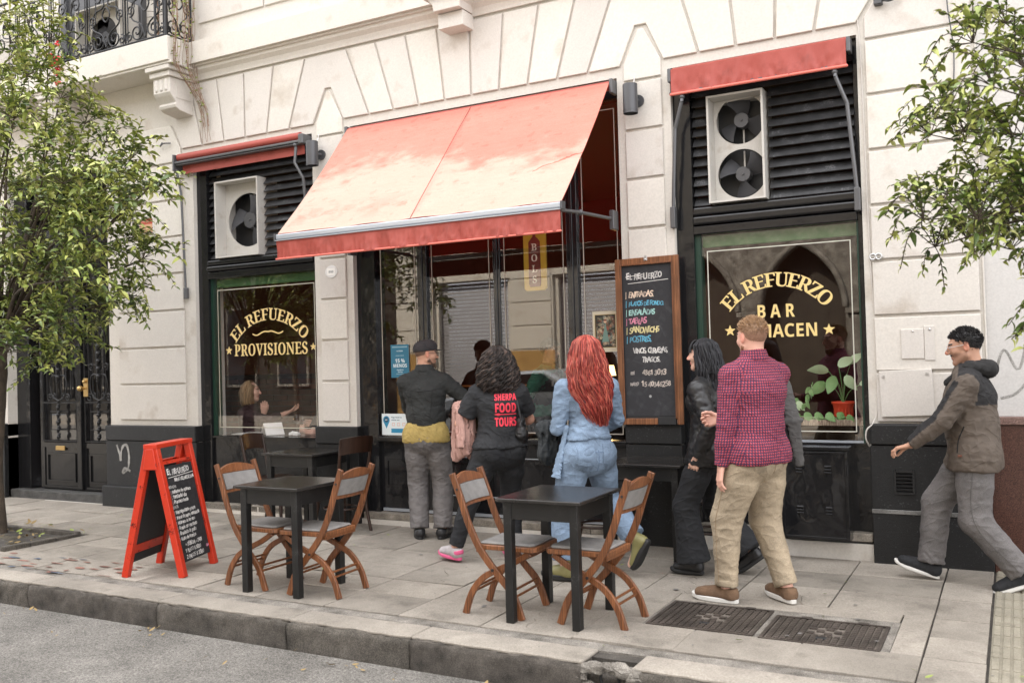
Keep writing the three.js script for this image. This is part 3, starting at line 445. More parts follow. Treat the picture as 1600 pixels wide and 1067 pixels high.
// ---------------------------------------------------------------- balcony at the upper left
{
  const b = grp('balcony', building);
  mesh('balcony_slab', [bb(-16, -7.66, 4.77, 5.03, -0.02, 0.42, 0.01), bb(-16, -7.64, 4.745, 4.772, 0.0, 0.40, 0.006)], M.block2, b);
  for (const x of [-7.86, -9.72]) {
    const pr = [[0, 4.27], [0.20, 4.30], [0.25, 4.325], [0.262, 4.35], [0.25, 4.375], [0.262, 4.39], [0.31, 4.44], [0.33, 4.47], [0.33, 4.63], [0, 4.63]];
    mesh('corbel', [ext(pr.map((p) => [-p[0], p[1]]), 0.25, 0.005).rotateY(Math.PI / 2).translate(x - 0.125, 0, 0), bb(x - 0.15, x + 0.15, 4.632, 4.69, 0, 0.36, 0.008), bb(x - 0.18, x + 0.18, 4.692, 4.744, 0, 0.395, 0.012),
      ...[-0.07, 0, 0.07].map((d) => new THREE.CapsuleGeometry(0.022, 0.09, 4, 10).translate(x + d, 4.55, 0.325)), bb(x + 0.124, x + 0.132, 4.42, 4.58, 0.05, 0.25, 0.003)], M.block1, b);
  }
  const rl = grp('railing', b), z = 0.36; const gs = [];
  const run = (x0, x1, f) => { // f maps (along, height) to 3-D
    const L = Math.abs(x1 - x0), n = Math.max(1, Math.round(L / 0.62)), P = L / n; const o = [];
    const pt = (u, v) => f(u, v);
    o.push(tube([pt(0, 5.07), pt(L, 5.07)], 0.011, 2, 6), tube([pt(0, 5.95), pt(L, 5.95)], 0.016, 2, 6), tube([pt(0, 5.86), pt(L, 5.86)], 0.009, 2, 6));
    for (let i = 0; i < n; i++) {
      const u0 = i * P, c = u0 + P / 2;
      for (const s of [-1, 1]) {
        o.push(tube([pt(c + s * P * 0.5, 5.07), pt(c + s * P * 0.5, 5.95)], 0.010, 2, 6));
        const sp = (cx, cy, r, tn, dir, a0, R = 0.009) => o.push(tube(spiral(cx, cy, r, tn, dir, a0, 0).map((p) => pt(p[0], p[1])), R, 34, 6));
        sp(c + s * P * 0.21, 5.175, 0.10, 1.6, s, s > 0 ? 2.6 : 0.55); sp(c + s * P * 0.37, 5.42, 0.065, 1.5, -s, -1.4); sp(c + s * P * 0.19, 5.66, 0.085, 1.5, -s, s > 0 ? 3.6 : -0.5); sp(c + s * P * 0.40, 5.14, 0.055, 1.3, -s, 1.5);
        o.push(tube([pt(c, 5.10), pt(c + s * P * 0.10, 5.24), pt(c + s * P * 0.34, 5.34), pt(c + s * P * 0.30, 5.5), pt(c + s * P * 0.06, 5.56), pt(c + s * P * 0.12, 5.74), pt(c, 5.86)], 0.009, 40, 6));
        o.push(tube([pt(c + s * P * 0.44, 5.07), pt(c + s * P * 0.44, 5.86)], 0.007, 2, 5), tube([pt(c + s * P * 0.27, 5.45), pt(c + s * P * 0.27, 5.86)], 0.007, 2, 5));
      }
      o.push(tube([pt(c - 0.06, 5.46), pt(c, 5.54), pt(c + 0.06, 5.46), pt(c, 5.38)], 0.009, 30, 6, true));
    }
    return o;
  };
  mesh('rail_front', run(0, 5.6, (u, v) => V(-7.74 - u, v, z)), M.iron, rl);
  mesh('rail_side', run(0, 0.34, (u, v) => V(-7.74, v, z - u)), M.iron, rl);
  mesh('rail_post', [bar([-7.74, 5.03, z], [-7.74, 6.0, z], 0.018, 8), bar([-7.9, 5.03, z], [-7.9, 6.0, z], 0.014, 8)], M.iron, rl);
  // the balcony door behind the railing
  const bd = grp('balcony_door', building);
  mesh('frame', [bb(-9.75, -8.55, 5.05, 7.6, -0.02, 0.03), bb(-9.85, -9.75, 5.05, 7.7, -0.02, 0.07, 0.01), bb(-8.55, -8.45, 5.05, 7.7, -0.02, 0.07, 0.01)], M.lampGrey, bd);
  for (let i = 0; i < 2; i++) mesh('pane', [bb(-9.68 + i * 0.57, -9.19 + i * 0.57, 5.6, 7.5, 0.028, 0.036)], M.blackPaint, bd);
  for (let i = 0; i < 2; i++) mesh('door_panel', [bb(-9.68 + i * 0.57, -9.19 + i * 0.57, 5.12, 5.5, 0.028, 0.042, 0.006)], M.slat, bd);
}
// ---------------------------------------------------------------- dim rooms behind the glass
{
  const rm = new THREE.Group(); rm.name = 'dining_room'; rm.userData.kind = 'structure'; scene.add(rm);
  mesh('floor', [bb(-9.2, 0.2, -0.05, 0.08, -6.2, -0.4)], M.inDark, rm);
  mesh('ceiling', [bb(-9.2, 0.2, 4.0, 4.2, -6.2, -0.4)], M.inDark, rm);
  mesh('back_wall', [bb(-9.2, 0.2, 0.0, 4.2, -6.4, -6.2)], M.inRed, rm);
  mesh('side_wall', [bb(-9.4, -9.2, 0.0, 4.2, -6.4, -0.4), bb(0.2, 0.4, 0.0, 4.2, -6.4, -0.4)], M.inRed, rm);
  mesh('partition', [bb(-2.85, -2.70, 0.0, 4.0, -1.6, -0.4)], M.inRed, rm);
  const bw = new THREE.Group(); bw.name = 'brick_partition'; bw.userData.kind = 'structure'; scene.add(bw);
  std('brick0', lin(0.13, 0.040, 0.028), { map: T.rough, roughness: 0.9 }); std('brick1', lin(0.10, 0.030, 0.022), { map: T.rough, roughness: 0.9 }); std('brick2', lin(0.16, 0.055, 0.035), { map: T.rough, roughness: 0.9 });
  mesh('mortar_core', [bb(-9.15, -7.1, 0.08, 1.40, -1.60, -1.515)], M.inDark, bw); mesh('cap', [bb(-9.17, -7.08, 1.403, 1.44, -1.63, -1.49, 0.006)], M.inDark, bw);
  const Rk = rng(88); for (let j = 0; j < 19; j++) for (let i = 0; i < 9; i++) { const x = -9.14 + i * 0.235 + (j % 2) * 0.11, x1 = Math.min(x + 0.222, -7.11); if (x1 - x > 0.04) mesh('brick', [bb(x, x1, 0.10 + j * 0.068, 0.158 + j * 0.068, -1.53, -1.505 + Rk() * 0.006, 0.004)], M['brick' + Math.floor(Rk() * 3)], bw); }
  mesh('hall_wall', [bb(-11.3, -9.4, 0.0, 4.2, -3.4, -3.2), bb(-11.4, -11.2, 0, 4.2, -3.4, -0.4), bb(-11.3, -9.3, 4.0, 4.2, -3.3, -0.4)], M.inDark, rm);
}
// ================================================================ AWNINGS
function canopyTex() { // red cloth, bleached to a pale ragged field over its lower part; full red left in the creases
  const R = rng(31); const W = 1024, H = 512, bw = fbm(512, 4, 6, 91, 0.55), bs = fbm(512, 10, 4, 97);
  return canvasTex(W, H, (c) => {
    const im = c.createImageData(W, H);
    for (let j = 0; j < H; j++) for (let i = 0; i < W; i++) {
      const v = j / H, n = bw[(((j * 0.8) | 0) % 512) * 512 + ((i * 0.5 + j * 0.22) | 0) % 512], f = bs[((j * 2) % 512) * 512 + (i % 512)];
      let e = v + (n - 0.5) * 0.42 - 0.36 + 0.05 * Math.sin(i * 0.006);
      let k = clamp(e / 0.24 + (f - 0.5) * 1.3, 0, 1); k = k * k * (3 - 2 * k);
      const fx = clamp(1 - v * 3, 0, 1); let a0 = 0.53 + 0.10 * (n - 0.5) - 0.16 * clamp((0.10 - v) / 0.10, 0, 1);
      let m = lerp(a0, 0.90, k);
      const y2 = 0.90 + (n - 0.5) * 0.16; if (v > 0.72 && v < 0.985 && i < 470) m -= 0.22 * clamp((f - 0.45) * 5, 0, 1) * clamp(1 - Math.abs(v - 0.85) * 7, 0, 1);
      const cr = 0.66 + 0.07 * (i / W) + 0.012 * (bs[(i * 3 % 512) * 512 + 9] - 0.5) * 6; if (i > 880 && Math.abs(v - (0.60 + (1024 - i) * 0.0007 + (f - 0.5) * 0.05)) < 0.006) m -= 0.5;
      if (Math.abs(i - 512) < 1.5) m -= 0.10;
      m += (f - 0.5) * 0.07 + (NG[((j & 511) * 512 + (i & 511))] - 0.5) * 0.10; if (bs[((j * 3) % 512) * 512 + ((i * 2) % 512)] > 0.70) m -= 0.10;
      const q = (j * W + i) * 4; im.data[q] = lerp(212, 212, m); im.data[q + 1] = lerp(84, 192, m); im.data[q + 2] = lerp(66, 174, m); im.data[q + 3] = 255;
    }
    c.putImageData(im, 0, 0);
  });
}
const arm2 = (pts, r = 0.014) => pts.slice(1).map((p, i) => bar(pts[i], p, r, 10));
{ // the big extended awning
  const t = thing('awning', 'large faded red fabric awning stretched out over the middle shopfront', 'awning', [-4.235, 2.66, 0]);
  const x0 = -1.365, x1 = 1.365, zb = 1.08, yt = 1.15, L = Math.hypot(zb - 0.08, yt), N = 40, Mm = 14;
  const g = new THREE.PlaneGeometry(1, 1, N, Mm), p = g.attributes.position;
  for (let k = 0; k < p.count; k++) { const u = p.getX(k) + 0.5, v = 0.5 - p.getY(k); const sag = 0.018 * Math.sin(v * Math.PI) + 0.006 * n2(u * 7, v * 3) * v; p.setXYZ(k, lerp(x0, x1, u), lerp(yt, 0.03, v) - sag, lerp(0.08, zb, v) - sag * 0.7); }
  g.computeVertexNormals();
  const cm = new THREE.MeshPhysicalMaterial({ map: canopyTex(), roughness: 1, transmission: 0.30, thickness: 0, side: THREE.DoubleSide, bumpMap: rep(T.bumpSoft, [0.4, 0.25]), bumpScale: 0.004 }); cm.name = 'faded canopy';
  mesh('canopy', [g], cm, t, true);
  const under = g.clone().translate(0, -0.004, -0.003); phys('canopyUnder', lin(0.62, 0.045, 0.03), { roughness: 1, transmission: 0.45, thickness: 0, side: THREE.DoubleSide }); mesh('canopy_underside', [under], M.canopyUnder, t, true);
  mesh('seam', [bar([0.03, yt + 0.002, 0.082], [0.03, 0.034, zb + 0.003], 0.003, 6)], M.redAwning, t);
  mesh('front_bar', [bb(x0 - 0.005, x1 + 0.005, -0.022, 0.024, zb - 0.028, zb + 0.028, 0.012), bb(x0 - 0.005, x1 + 0.005, -0.034, -0.026, zb + 0.0, zb + 0.034)], M.barGrey, t);
  mesh('end_cap', [bb(x1 + 0.005, x1 + 0.02, -0.035, 0.03, zb - 0.03, zb + 0.035, 0.006), bb(x0 - 0.02, x0 - 0.005, -0.035, 0.03, zb - 0.03, zb + 0.035, 0.006)], M.lampGrey, t);
  const vg = new THREE.PlaneGeometry(x1 - x0, 0.155, 240, 10), q = vg.attributes.position;
  for (let k = 0; k < q.count; k++) { const x = q.getX(k), y = q.getY(k) - 0.112, d = (-y - 0.03) / 0.155; q.setXYZ(k, x, y, zb + 0.02 + d * (0.018 * n2(x * 4, 0.3) + 0.010 * n2(x * 17, y * 5 + 3) + 0.004 * n2(x * 40, y * 14))); }
  vg.computeVertexNormals(); mesh('valance', [vg], M.redAwning, t);
  mesh('hem', [new THREE.CapsuleGeometry(0.009, x1 - x0, 4, 8).rotateZ(Math.PI / 2).translate(0, -0.19, zb + 0.022)], M.hem ?? std('hem', lin(0.66, 0.16, 0.12), { roughness: 0.7 }), t);
  for (const s of [-1, 1]) { const a = grp('arm', t); mesh('arm_tube', arm2([[s * 1.34, -0.03, zb - 0.02], [s * 1.31, 0.01, 0.62], [s * 1.355, 0.02, 0.10]]), M.armGrey, a); mesh('elbow', [new THREE.SphereGeometry(0.024, 12, 8).translate(s * 1.31, 0.01, 0.62)], M.armGrey, a); mesh('bracket', [bb(s * 1.36 - 0.02, s * 1.36 + 0.02, -0.07, 0.09, 0.0, 0.11, 0.008)], M.armGrey, a); }
  mesh('roller', [new THREE.CylinderGeometry(0.04, 0.04, x1 - x0, 16).rotateZ(Math.PI / 2).translate(0, yt - 0.02, 0.045)], M.redAwning, t);
  mesh('roller_bracket', [bb(x1, x1 + 0.03, yt - 0.09, yt + 0.03, -0.02, 0.09, 0.006), bb(x0 - 0.03, x0, yt - 0.09, yt + 0.03, -0.02, 0.09, 0.006)], M.armGrey, t);
}
{ // rolled-up awning, left window
  const t = thing('rolled_awning', 'rolled up red awning with a grey bar over the left window', 'awning', [-6.99, 3.80, 0]), h = 0.86;
  mesh('roller', [new THREE.CylinderGeometry(0.04, 0.04, 2 * h, 20, 30).rotateZ(Math.PI / 2).translate(-0.06, 0.03, 0.07)], M.redAwning, t);
  mesh('front_bar', [bb(-h - 0.07, h - 0.03, -0.045, -0.018, 0.08, 0.13, 0.008), bb(-h - 0.07, h - 0.03, -0.062, -0.050, 0.06, 0.12, 0.005)], M.armGrey, t);
  mesh('valance', [bb(-h - 0.02, h - 0.03, -0.15, -0.05, 0.05, 0.056)], M.redAwning, t);
  mesh('bracket', [bb(h - 0.05, h + 0.01, -0.06, 0.04, -0.03, 0.13, 0.01), bb(-h - 0.09, -h - 0.07, -0.12, 0.06, 0.0, 0.14, 0.006)], M.armGrey, t);
  const a = grp('arm', t); mesh('arm_tube', arm2([[h - 0.10, -0.08, 0.10], [h - 0.11, -0.24, 0.11], [h - 0.03, -0.40, 0.08], [h - 0.03, -0.95, 0.03]], 0.015), M.armGrey, a); mesh('joint', [new THREE.SphereGeometry(0.022, 10, 8).translate(h - 0.1, -0.06, 0.11)], M.armGrey, a);
  const a2 = grp('arm', t); mesh('arm_tube', arm2([[-h - 0.07, -0.10, 0.10], [-h - 0.05, -0.35, 0.06], [-h - 0.035, -1.45, 0.035]], 0.013), M.armGrey, a2); mesh('bracket', [bb(-h - 0.06, -h - 0.01, -1.5, -1.38, 0.015, 0.05, 0.005)], M.armGrey, a2);
}
{ // retracted awning, right window
  const t = thing('short_awning', 'retracted awning with hanging red valance over the right window', 'awning', [-1.67, 3.8, 0]), h = 0.665;
  mesh('roller', [new THREE.CylinderGeometry(0.045, 0.045, 2 * h, 16).rotateZ(Math.PI / 2).translate(0, 0.0, 0.03)], M.redAwning, t);
  const vg = new THREE.PlaneGeometry(2 * h, 0.205, 120, 10), q = vg.attributes.position; for (let k = 0; k < q.count; k++) { const x = q.getX(k), y = q.getY(k) - 0.085, d = clamp((0.02 - y) / 0.2, 0, 1); q.setXYZ(k, x, y, 0.10 + d * (0.014 * n2(x * 5, 7) + 0.008 * n2(x * 16, y * 6) + 0.003 * n2(x * 38, y * 14))); } vg.computeVertexNormals();
  mesh('valance', [vg], M.redAwning, t);
  mesh('hem', [new THREE.CapsuleGeometry(0.012, 2 * h, 4, 8).rotateZ(Math.PI / 2).translate(0, -0.185, 0.104)], M.hem, t);
  mesh('front_bar', [bb(-h - 0.02, h + 0.0, -0.18, -0.16, 0.05, 0.09)], M.armGrey, t);
  mesh('bracket', [bb(h + 0.002, h + 0.03, -0.08, 0.03, 0.0, 0.10, 0.006), bb(-h - 0.03, -h - 0.002, -0.08, 0.03, 0, 0.10, 0.006)], M.armGrey, t);
  for (const s of [-1, 1]) { const a = grp('arm', t); mesh('arm_tube', arm2([[s * 0.58, -0.20, 0.08], [s * 0.585, -0.25, 0.09], [s * 0.655, -0.45, 0.06], [s * 0.685, -0.88, 0.045], [s * 0.70, -1.12, 0.03]], 0.015), M.armGrey, a); mesh('bracket', [bb(s * 0.70 - 0.02, s * 0.70 + 0.02, -1.24, -1.07, 0.0, 0.06, 0.005), new THREE.SphereGeometry(0.022, 10, 8).translate(s * 0.58, -0.21, 0.085)], M.armGrey, a); }
}
// ================================================================ WALL THINGS
for (const [x, y, lab] of [[-6.03, 3.62, 'grey cylinder wall lamp between the left window and the big awning'], [-2.70, 3.63, 'grey cylinder wall lamp on the pier between the big awning and the right window']]) {
  const t = thing('wall_lamp', lab, 'wall lamp', [x, y, 0], 0, 'cylinder wall lamps on the piers');
  mesh('lamp_shade', [new THREE.LatheGeometry([[0.056, -0.12], [0.060, -0.12], [0.060, 0.115], [0.057, 0.12], [0, 0.12]].map((p) => new THREE.Vector2(...p)), 28).translate(0.03, 0, 0.13), cyl(0.0615, 0.0615, 0.006, 0.03, -0.095, 0.13, 28), cyl(0.054, 0.054, 0.004, 0.03, -0.10, 0.13, 24)], M.lampGrey, t);
  mesh('mount', [new THREE.CylinderGeometry(0.05, 0.05, 0.02, 24).rotateX(Math.PI / 2).translate(0.06, -0.0, 0.028), bar([0.06, 0, 0.03], [0.03, 0, 0.1], 0.018)], M.lampGrey, t);
  mesh('wire', [tube([[0.03, 0.12, 0.06], [0.03, 0.18, 0.03], [0.03, 0.21, 0.024]], 0.004, 8)], M.white, t);
}
{ // house number plate
  const t = thing('number_plate', 'small round enamel house number plate on the narrow pier', 'house number', [-5.885, 2.455, 0.022]);
  mesh('plate', [new THREE.CylinderGeometry(0.075, 0.08, 0.008, 28).rotateX(Math.PI / 2).scale(1, 0.8, 1)], M.white, t);
  const tx = canvasTex(128, 96, (c) => { c.fillStyle = '#efede8'; c.fillRect(0, 0, 128, 96); c.fillStyle = '#333a44'; c.font = 'bold 46px serif'; c.textAlign = 'center'; c.fillText('860', 64, 64); });
  mesh('digits', [new THREE.PlaneGeometry(0.10, 0.07).translate(0, 0, 0.0055)], new THREE.MeshStandardMaterial({ map: tx, roughness: 0.4 }), t, true);
}
const chalkFont = (c, s, x, y, size, col, jx = 0, seed = 3) => { // uneven hand lettering
  const R = rng(seed + s.length * 13); let X = x; c.lineCap = 'round';
  for (const q of s) { c.save(); const up = R() < 0.5 ? size : size * 0.86; c.font = up + 'px sans-serif'; c.translate(X, y + (R() - 0.5) * size * 0.16); c.rotate((R() - 0.5) * 0.22 - 0.03); c.transform(1, 0, -0.12, 1.1, 0, 0); c.lineWidth = size * 0.085; c.strokeStyle = col; c.globalAlpha = 0.5 + 0.4 * R(); c.strokeText(q, 0, 0); c.fillStyle = col; c.globalAlpha = 0.35; c.fillText(q, 0, 0); X += c.measureText(q).width * (0.93 + jx); c.restore(); }
  return X;
};
function chalkDust(c, w, h, seed) { const R = rng(seed); for (let i = 0; i < 260; i++) { c.globalAlpha = 0.015 + 0.02 * R(); c.fillStyle = '#cfcfca'; c.beginPath(); c.ellipse(R() * w, R() * h, 10 + R() * 70, 4 + R() * 22, R() * 3, 0, 7); c.fill(); } c.globalAlpha = 1; }
{ // menu board hung on the pier
  const w = 0.545, h = 1.36, t = thing('menu_board', 'tall wood framed chalk menu board hung beside the right window', 'chalkboard', [-2.60, 0.985, 0.05]); t.rotation.set(-0.02, 0, 0.008);
  mesh('frame', [bb(-w / 2, -w / 2 + 0.050, 0, h, 0, 0.03, 0.006), bb(w / 2 - 0.050, w / 2, 0, h, 0, 0.03, 0.006), bb(-w / 2 + 0.050, w / 2 - 0.050, h - 0.052, h, 0, 0.0285, 0.006), bb(-w / 2 + 0.050, 0.06, 0, 0.052, 0, 0.0285, 0.006)], M.wood2, t);
  mesh('frame_bead', [bb(-w / 2 + 0.048, -w / 2 + 0.060, 0.05, h - 0.05, 0.028, 0.036, 0.003), bb(w / 2 - 0.060, w / 2 - 0.048, 0.05, h - 0.05, 0.028, 0.036, 0.003), bb(-w / 2 + 0.06, w / 2 - 0.06, h - 0.060, h - 0.048, 0.026, 0.036, 0.003)], M.wood, t);
  const tx = canvasTex(512, 1408, (c, W, H) => {
    c.fillStyle = '#2b2b2e'; c.fillRect(0, 0, W, H); chalkDust(c, W, H, 3);
    const wh = '#e6e2dc'; chalkFont(c, 'EL REFUERZO', 40, 130, 70, wh, 0.02); c.strokeStyle = wh; c.lineWidth = 5; c.beginPath(); c.moveTo(60, 168); c.lineTo(470, 148); c.stroke(); c.beginPath(); c.moveTo(36, 104); c.lineTo(160, 92); c.stroke();
    [['ENTRADAS.', '#f1d6bd'], ['PLATOS DE FONDO.', '#63b7d6'], ['ENSALADAS', '#a8d6cf'], ['TABLAS', '#e58fa9'], ['SANDWICHS', '#efe0a0'], ['POSTRES.', '#63b7d6']].forEach(([s, k], i) => { const y = 296 + i * 84; c.strokeStyle = k; c.lineWidth = 5; c.beginPath(); c.moveTo(36, y - 50); c.lineTo(33, y + 14); c.stroke(); chalkFont(c, s, 56, y, s.length > 12 ? 54 : 68, k, -0.10, i); });
    chalkFont(c, 'VINOS, CERVEZAS,', 90, 822, 60, wh, -0.16); chalkFont(c, 'TRAGOS.', 180, 908, 60, wh, -0.08);
    chalkFont(c, 'tel', 56, 1022, 44, '#b9b0a8'); chalkFont(c, '4361 3013', 180, 1026, 62, '#d7c8bb', 0); chalkFont(c, 'wapp', 50, 1122, 44, '#b9b0a8', -0.1); chalkFont(c, '15 40346258', 166, 1134, 60, '#d7c8bb', 0);
    c.fillStyle = '#9a9a98'; c.beginPath(); c.arc(255, 1226, 13, 0, 7); c.fill();
  });
  mesh('slate', [bb(-w / 2 + 0.05, w / 2 - 0.05, 0.04, h - 0.05, 0.0, 0.012)], M.board, t);
  mesh('chalk_writing', [new THREE.PlaneGeometry(w - 0.116, h - 0.13).translate(0, h / 2 + 0.005, 0.0145)], new THREE.MeshStandardMaterial({ map: tx, roughness: 0.75 }), t, true);
  mesh('repair_strip', [bb(0.062, w / 2 - 0.06, 0.0, 0.06, 0.0, 0.026, 0.003)], M.board, t);
  mesh('hanger', [bb(-0.015, 0.015, h - 0.03, h + 0.01, 0.03, 0.036, 0.003), new THREE.SphereGeometry(0.008, 8, 6).translate(0, h - 0.02, 0.04)], M.silver, t);
}
{ // red sandwich board on the pavement; one leg frame faces the street side
  const t = thing('sandwich_board', 'red wooden sandwich board with chalk menu on the pavement', 'sandwich board', [-5.76, 0, 2.17], 0);
  // ridge runs along direction u (towards the wall, slightly right); frames lean to both sides along w
  const P = (s, zf, y) => V(s, y, zf); // s: across (-left..right), zf: depth
  const spread_ = 0.232, H = 0.985, dep = 0.235;
  const legs = []; t.rotation.y = 0.33;
  for (const s of [-1, 1]) for (const d of [-1, 1]) {
    mesh('leg', [beam([s * spread_, 0, d * dep], [s * 0.025, H - 0.02, d * dep], 0.052, 0.052, [0, 0, 1])], M.redPaint, t);
  }
  for (const s of [-1, 1]) {
    const a = Math.atan2(spread_ - 0.025, H), g = bb(-0.006, 0.006, 0.10, 0.83, -dep + 0.027, dep - 0.027, 0.002);
    const mtx = new THREE.Matrix4().makeTranslation(s * (spread_), 0, 0).multiply(new THREE.Matrix4().makeRotationZ(s * a));
    mesh('slate', [g.clone().applyMatrix4(mtx)], M.board, t);
    mesh('cross_bar', [bb(-0.012, 0.012, 0.17, 0.235, -dep + 0.026, dep - 0.026, 0.003).applyMatrix4(mtx.clone().multiply(new THREE.Matrix4().makeTranslation(s > 0 ? -0.02 : -0.0, 0, 0))), bb(-0.012, 0.012, 0.845, 0.87, -dep + 0.026, dep - 0.026, 0.003).applyMatrix4(mtx)], M.redPaint, t);
    if (s > 0) {
      const tx = canvasTex(560, 900, (c, W, Hh) => {
        c.fillStyle = '#1d1d1f'; c.fillRect(0, 0, W, Hh); chalkDust(c, W, Hh, 8); c.translate(-30, 0); c.scale(1.26, 1); const wh = '#e9e6e0';
        chalkFont(c, 'EL REFUERZO', 60, 80, 66, wh, 0.02); c.strokeStyle = wh; c.lineWidth = 5; c.beginPath(); c.moveTo(70, 106); c.lineTo(500, 92); c.stroke(); chalkFont(c, 'MENU DEL MEDIODIA', 150, 150, 40, wh, -0.1);
        chalkFont(c, 'ENTRADAS', 30, 208, 34, '#bdbab4', -0.1); ['Buñuelos de espinaca', 'Tortilla del dia', 'Provoleta asada'].forEach((s, i) => { chalkFont(c, s, 76, 258 + i * 48, 40, wh, -0.1, i + 4); c.fillStyle = '#d59a9a'; c.fillRect(58, 226 + i * 48, 4, 40); });
        chalkFont(c, 'PLATOS', 30, 400, 34, '#bdbab4', -0.1); ['Bife napolitano y pure', 'Pastel de papa y ensalada', 'Milanesa de ternera', 'Ñoquis con estofado', 'Ensalada de pollo', 'Guiso de lentejas'].forEach((s, i) => { chalkFont(c, s, 66, 450 + i * 50, 40, wh, -0.1, i); c.fillStyle = '#d59a9a'; c.fillRect(46, 418 + i * 50, 4, 40); });
        chalkFont(c, '+ BEBIDA + CAFE', 110, 766, 44, wh, -0.08); chalkFont(c, '1 PLATO $ 3000', 90, 824, 46, wh, -0.06); chalkFont(c, '2 PASOS $ 3500', 90, 884, 50, wh, -0.04); chalkFont(c, 'GRACIAS', 420, 840, 30, '#e59ab4', -0.1);
      });
      const pl = new THREE.PlaneGeometry(2 * dep - 0.06, 0.72).rotateY(Math.PI / 2).translate(0.0075, 0.465, 0).applyMatrix4(mtx);
      mesh('chalk_writing', [pl], new THREE.MeshStandardMaterial({ map: tx, roughness: 0.7 }), t, true);
    }
  }
  mesh('top_rail', [bb(-0.055, 0.055, H - 0.03, H + 0.005, -dep - 0.03, dep + 0.03, 0.006)], M.redPaint, t);
  for (const d of [-1, 1]) mesh('gusset', [ext([[-0.055, 0.8], [0.055, 0.8], [0.03, H - 0.03], [-0.03, H - 0.03]], 0.02, 0.003).translate(0, 0, d * (dep - 0.0) + (d > 0 ? 0.018 : -0.038))], M.redPaint, t);
}
{ // steel service cabinet under the right window
  const t = thing('utility_cabinet', 'dented black metal service cabinet under the right window', 'cabinet', [-1.325, 0.155, 0.0]);
  const w = 0.24;
  const dg = new THREE.PlaneGeometry(2 * w - 0.05, 0.60, 60, 60), p = dg.attributes.position; for (let k = 0; k < p.count; k++) { const x = p.getX(k), y = p.getY(k), e = Math.min(1, (0.30 - Math.abs(y)) * 12, (w - 0.025 - Math.abs(x)) * 12); p.setZ(k, 0.007 * e * (n2(x * 4 + 3, y * 3) + 0.25 * n2(x * 7, y * 8))); } dg.computeVertexNormals();
  mesh('body', [bb(-w, w, 0.0, 0.66, -0.12, 0.13, 0.004), bb(-w - 0.012, w + 0.012, 0.66, 0.685, -0.11, 0.15, 0.004)], M.blackPaint, t);
  const d = grp('door', t); mesh('panel', [dg.translate(0, 0.33, 0.145)], M.blackPaint, d); mesh('edge', [bb(-w + 0.0, -w + 0.024, 0.01, 0.65, 0.12, 0.146, 0.003), bb(w - 0.024, w, 0.01, 0.65, 0.12, 0.146, 0.003), bb(-w + 0.024, w - 0.024, 0.632, 0.65, 0.12, 0.146, 0.003), bb(-w + 0.024, w - 0.024, 0.01, 0.03, 0.12, 0.146, 0.003)], M.blackPaint, d);
  for (const sx of [-0.105, 0.10]) for (const sy of [0.20, 0.50]) for (let i = 0; i < 3; i++) mesh('vent_slot', [bx(0.05, 0.012, 0.018, sx, sy + i * 0.022, 0.150, 0.004, 0, 0.5)], M.blackPaint, d);
  mesh('hinge', [cyl(0.009, 0.009, 0.07, w - 0.004, 0.52, 0.146, 10), cyl(0.009, 0.009, 0.07, w - 0.004, 0.16, 0.146, 10)], M.blackPaint, d);
}
{ const t = thing('utility_cover', 'crooked white metal cover plate screwed to the right pier', 'utility cover', [-0.685, 1.225, 0.03], 0); t.rotation.z = 0.035;
  mesh('cover', [bb(-0.175, 0.175, -0.165, 0.165, -0.012, 0.012, 0.004)], M.block0, t); mesh('screw', [[-0.145, 0.125], [0.145, 0.13]].map(([x, y]) => new THREE.CylinderGeometry(0.011, 0.011, 0.006, 12).rotateX(Math.PI / 2).translate(x, y, 0.014)), M.silver, t);
  const u = thing('meter_hatch', 'small painted meter hatch above the crooked cover plate', 'utility cover', [-0.62, 1.575, 0.024]);
  mesh('hatch', [bb(-0.09, 0.06, -0.105, 0.105, -0.01, 0.006, 0.003), bb(0.064, 0.13, -0.12, 0.125, -0.01, 0.004, 0.003)], M.block0, u); mesh('screw', [new THREE.SphereGeometry(0.007, 8, 6).translate(-0.01, 0.09, 0.008), new THREE.SphereGeometry(0.009, 8, 6).translate(0.10, 0.10, 0.006)], M.silver, u);
}
// cables and hooks
tag(mesh('wall_cable', [tube([[-0.34, 5.6, 0.03], [-0.335, 4.4, 0.035], [-0.33, 3.95, 0.05], [-0.30, 3.6, 0.04], [-0.33, 3.1, 0.03]], 0.005, 40)], M.lampGrey), 'thin dark cable hanging down the wall at the upper right', 'cable');
tag(mesh('wall_cable', [tube([[-0.92, 1.0, 0.06], [-0.955, 0.965, 0.075], [-0.965, 0.90, 0.07], [-0.945, 0.84, 0.03]], 0.006, 24), tube([[-0.945, 4.1, 0.012], [-0.925, 3.9, 0.012], [-0.905, 2.5, 0.012], [-0.895, 1.05, 0.012], [-0.92, 1.0, 0.06]], 0.004, 30)], M.block0), 'pale cable running down the right pier beside the right window', 'cable');
{ const t = thing('pipe_clamp', 'grey metal clamp with a wire at the top of the right pier', 'clamp', [-0.78, 4.06, 0.02]); mesh('clamp', [bb(-0.03, 0.03, -0.03, 0.03, -0.01, 0.05, 0.01), tube([[0.03, 0, 0.04], [0.08, -0.02, 0.06], [0.13, 0.005, 0.03]], 0.012, 12), tube([[0, 0, 0.04], [0.12, 0.05, 0.05], [0.35, 0.12, 0.03]], 0.003, 12)], M.lampGrey, t); }
{ const t = thing('wall_hook', 'bent iron hook in the wall below the balcony', 'hook', [-8.17, 4.02, 0.0]); mesh('hook', [tube([[-0.05, 0.03, 0.02], [-0.04, -0.02, 0.06], [0.02, 0, 0.07], [0.10, 0.0, 0.04]], 0.008, 16)], M.lampGrey, t); }
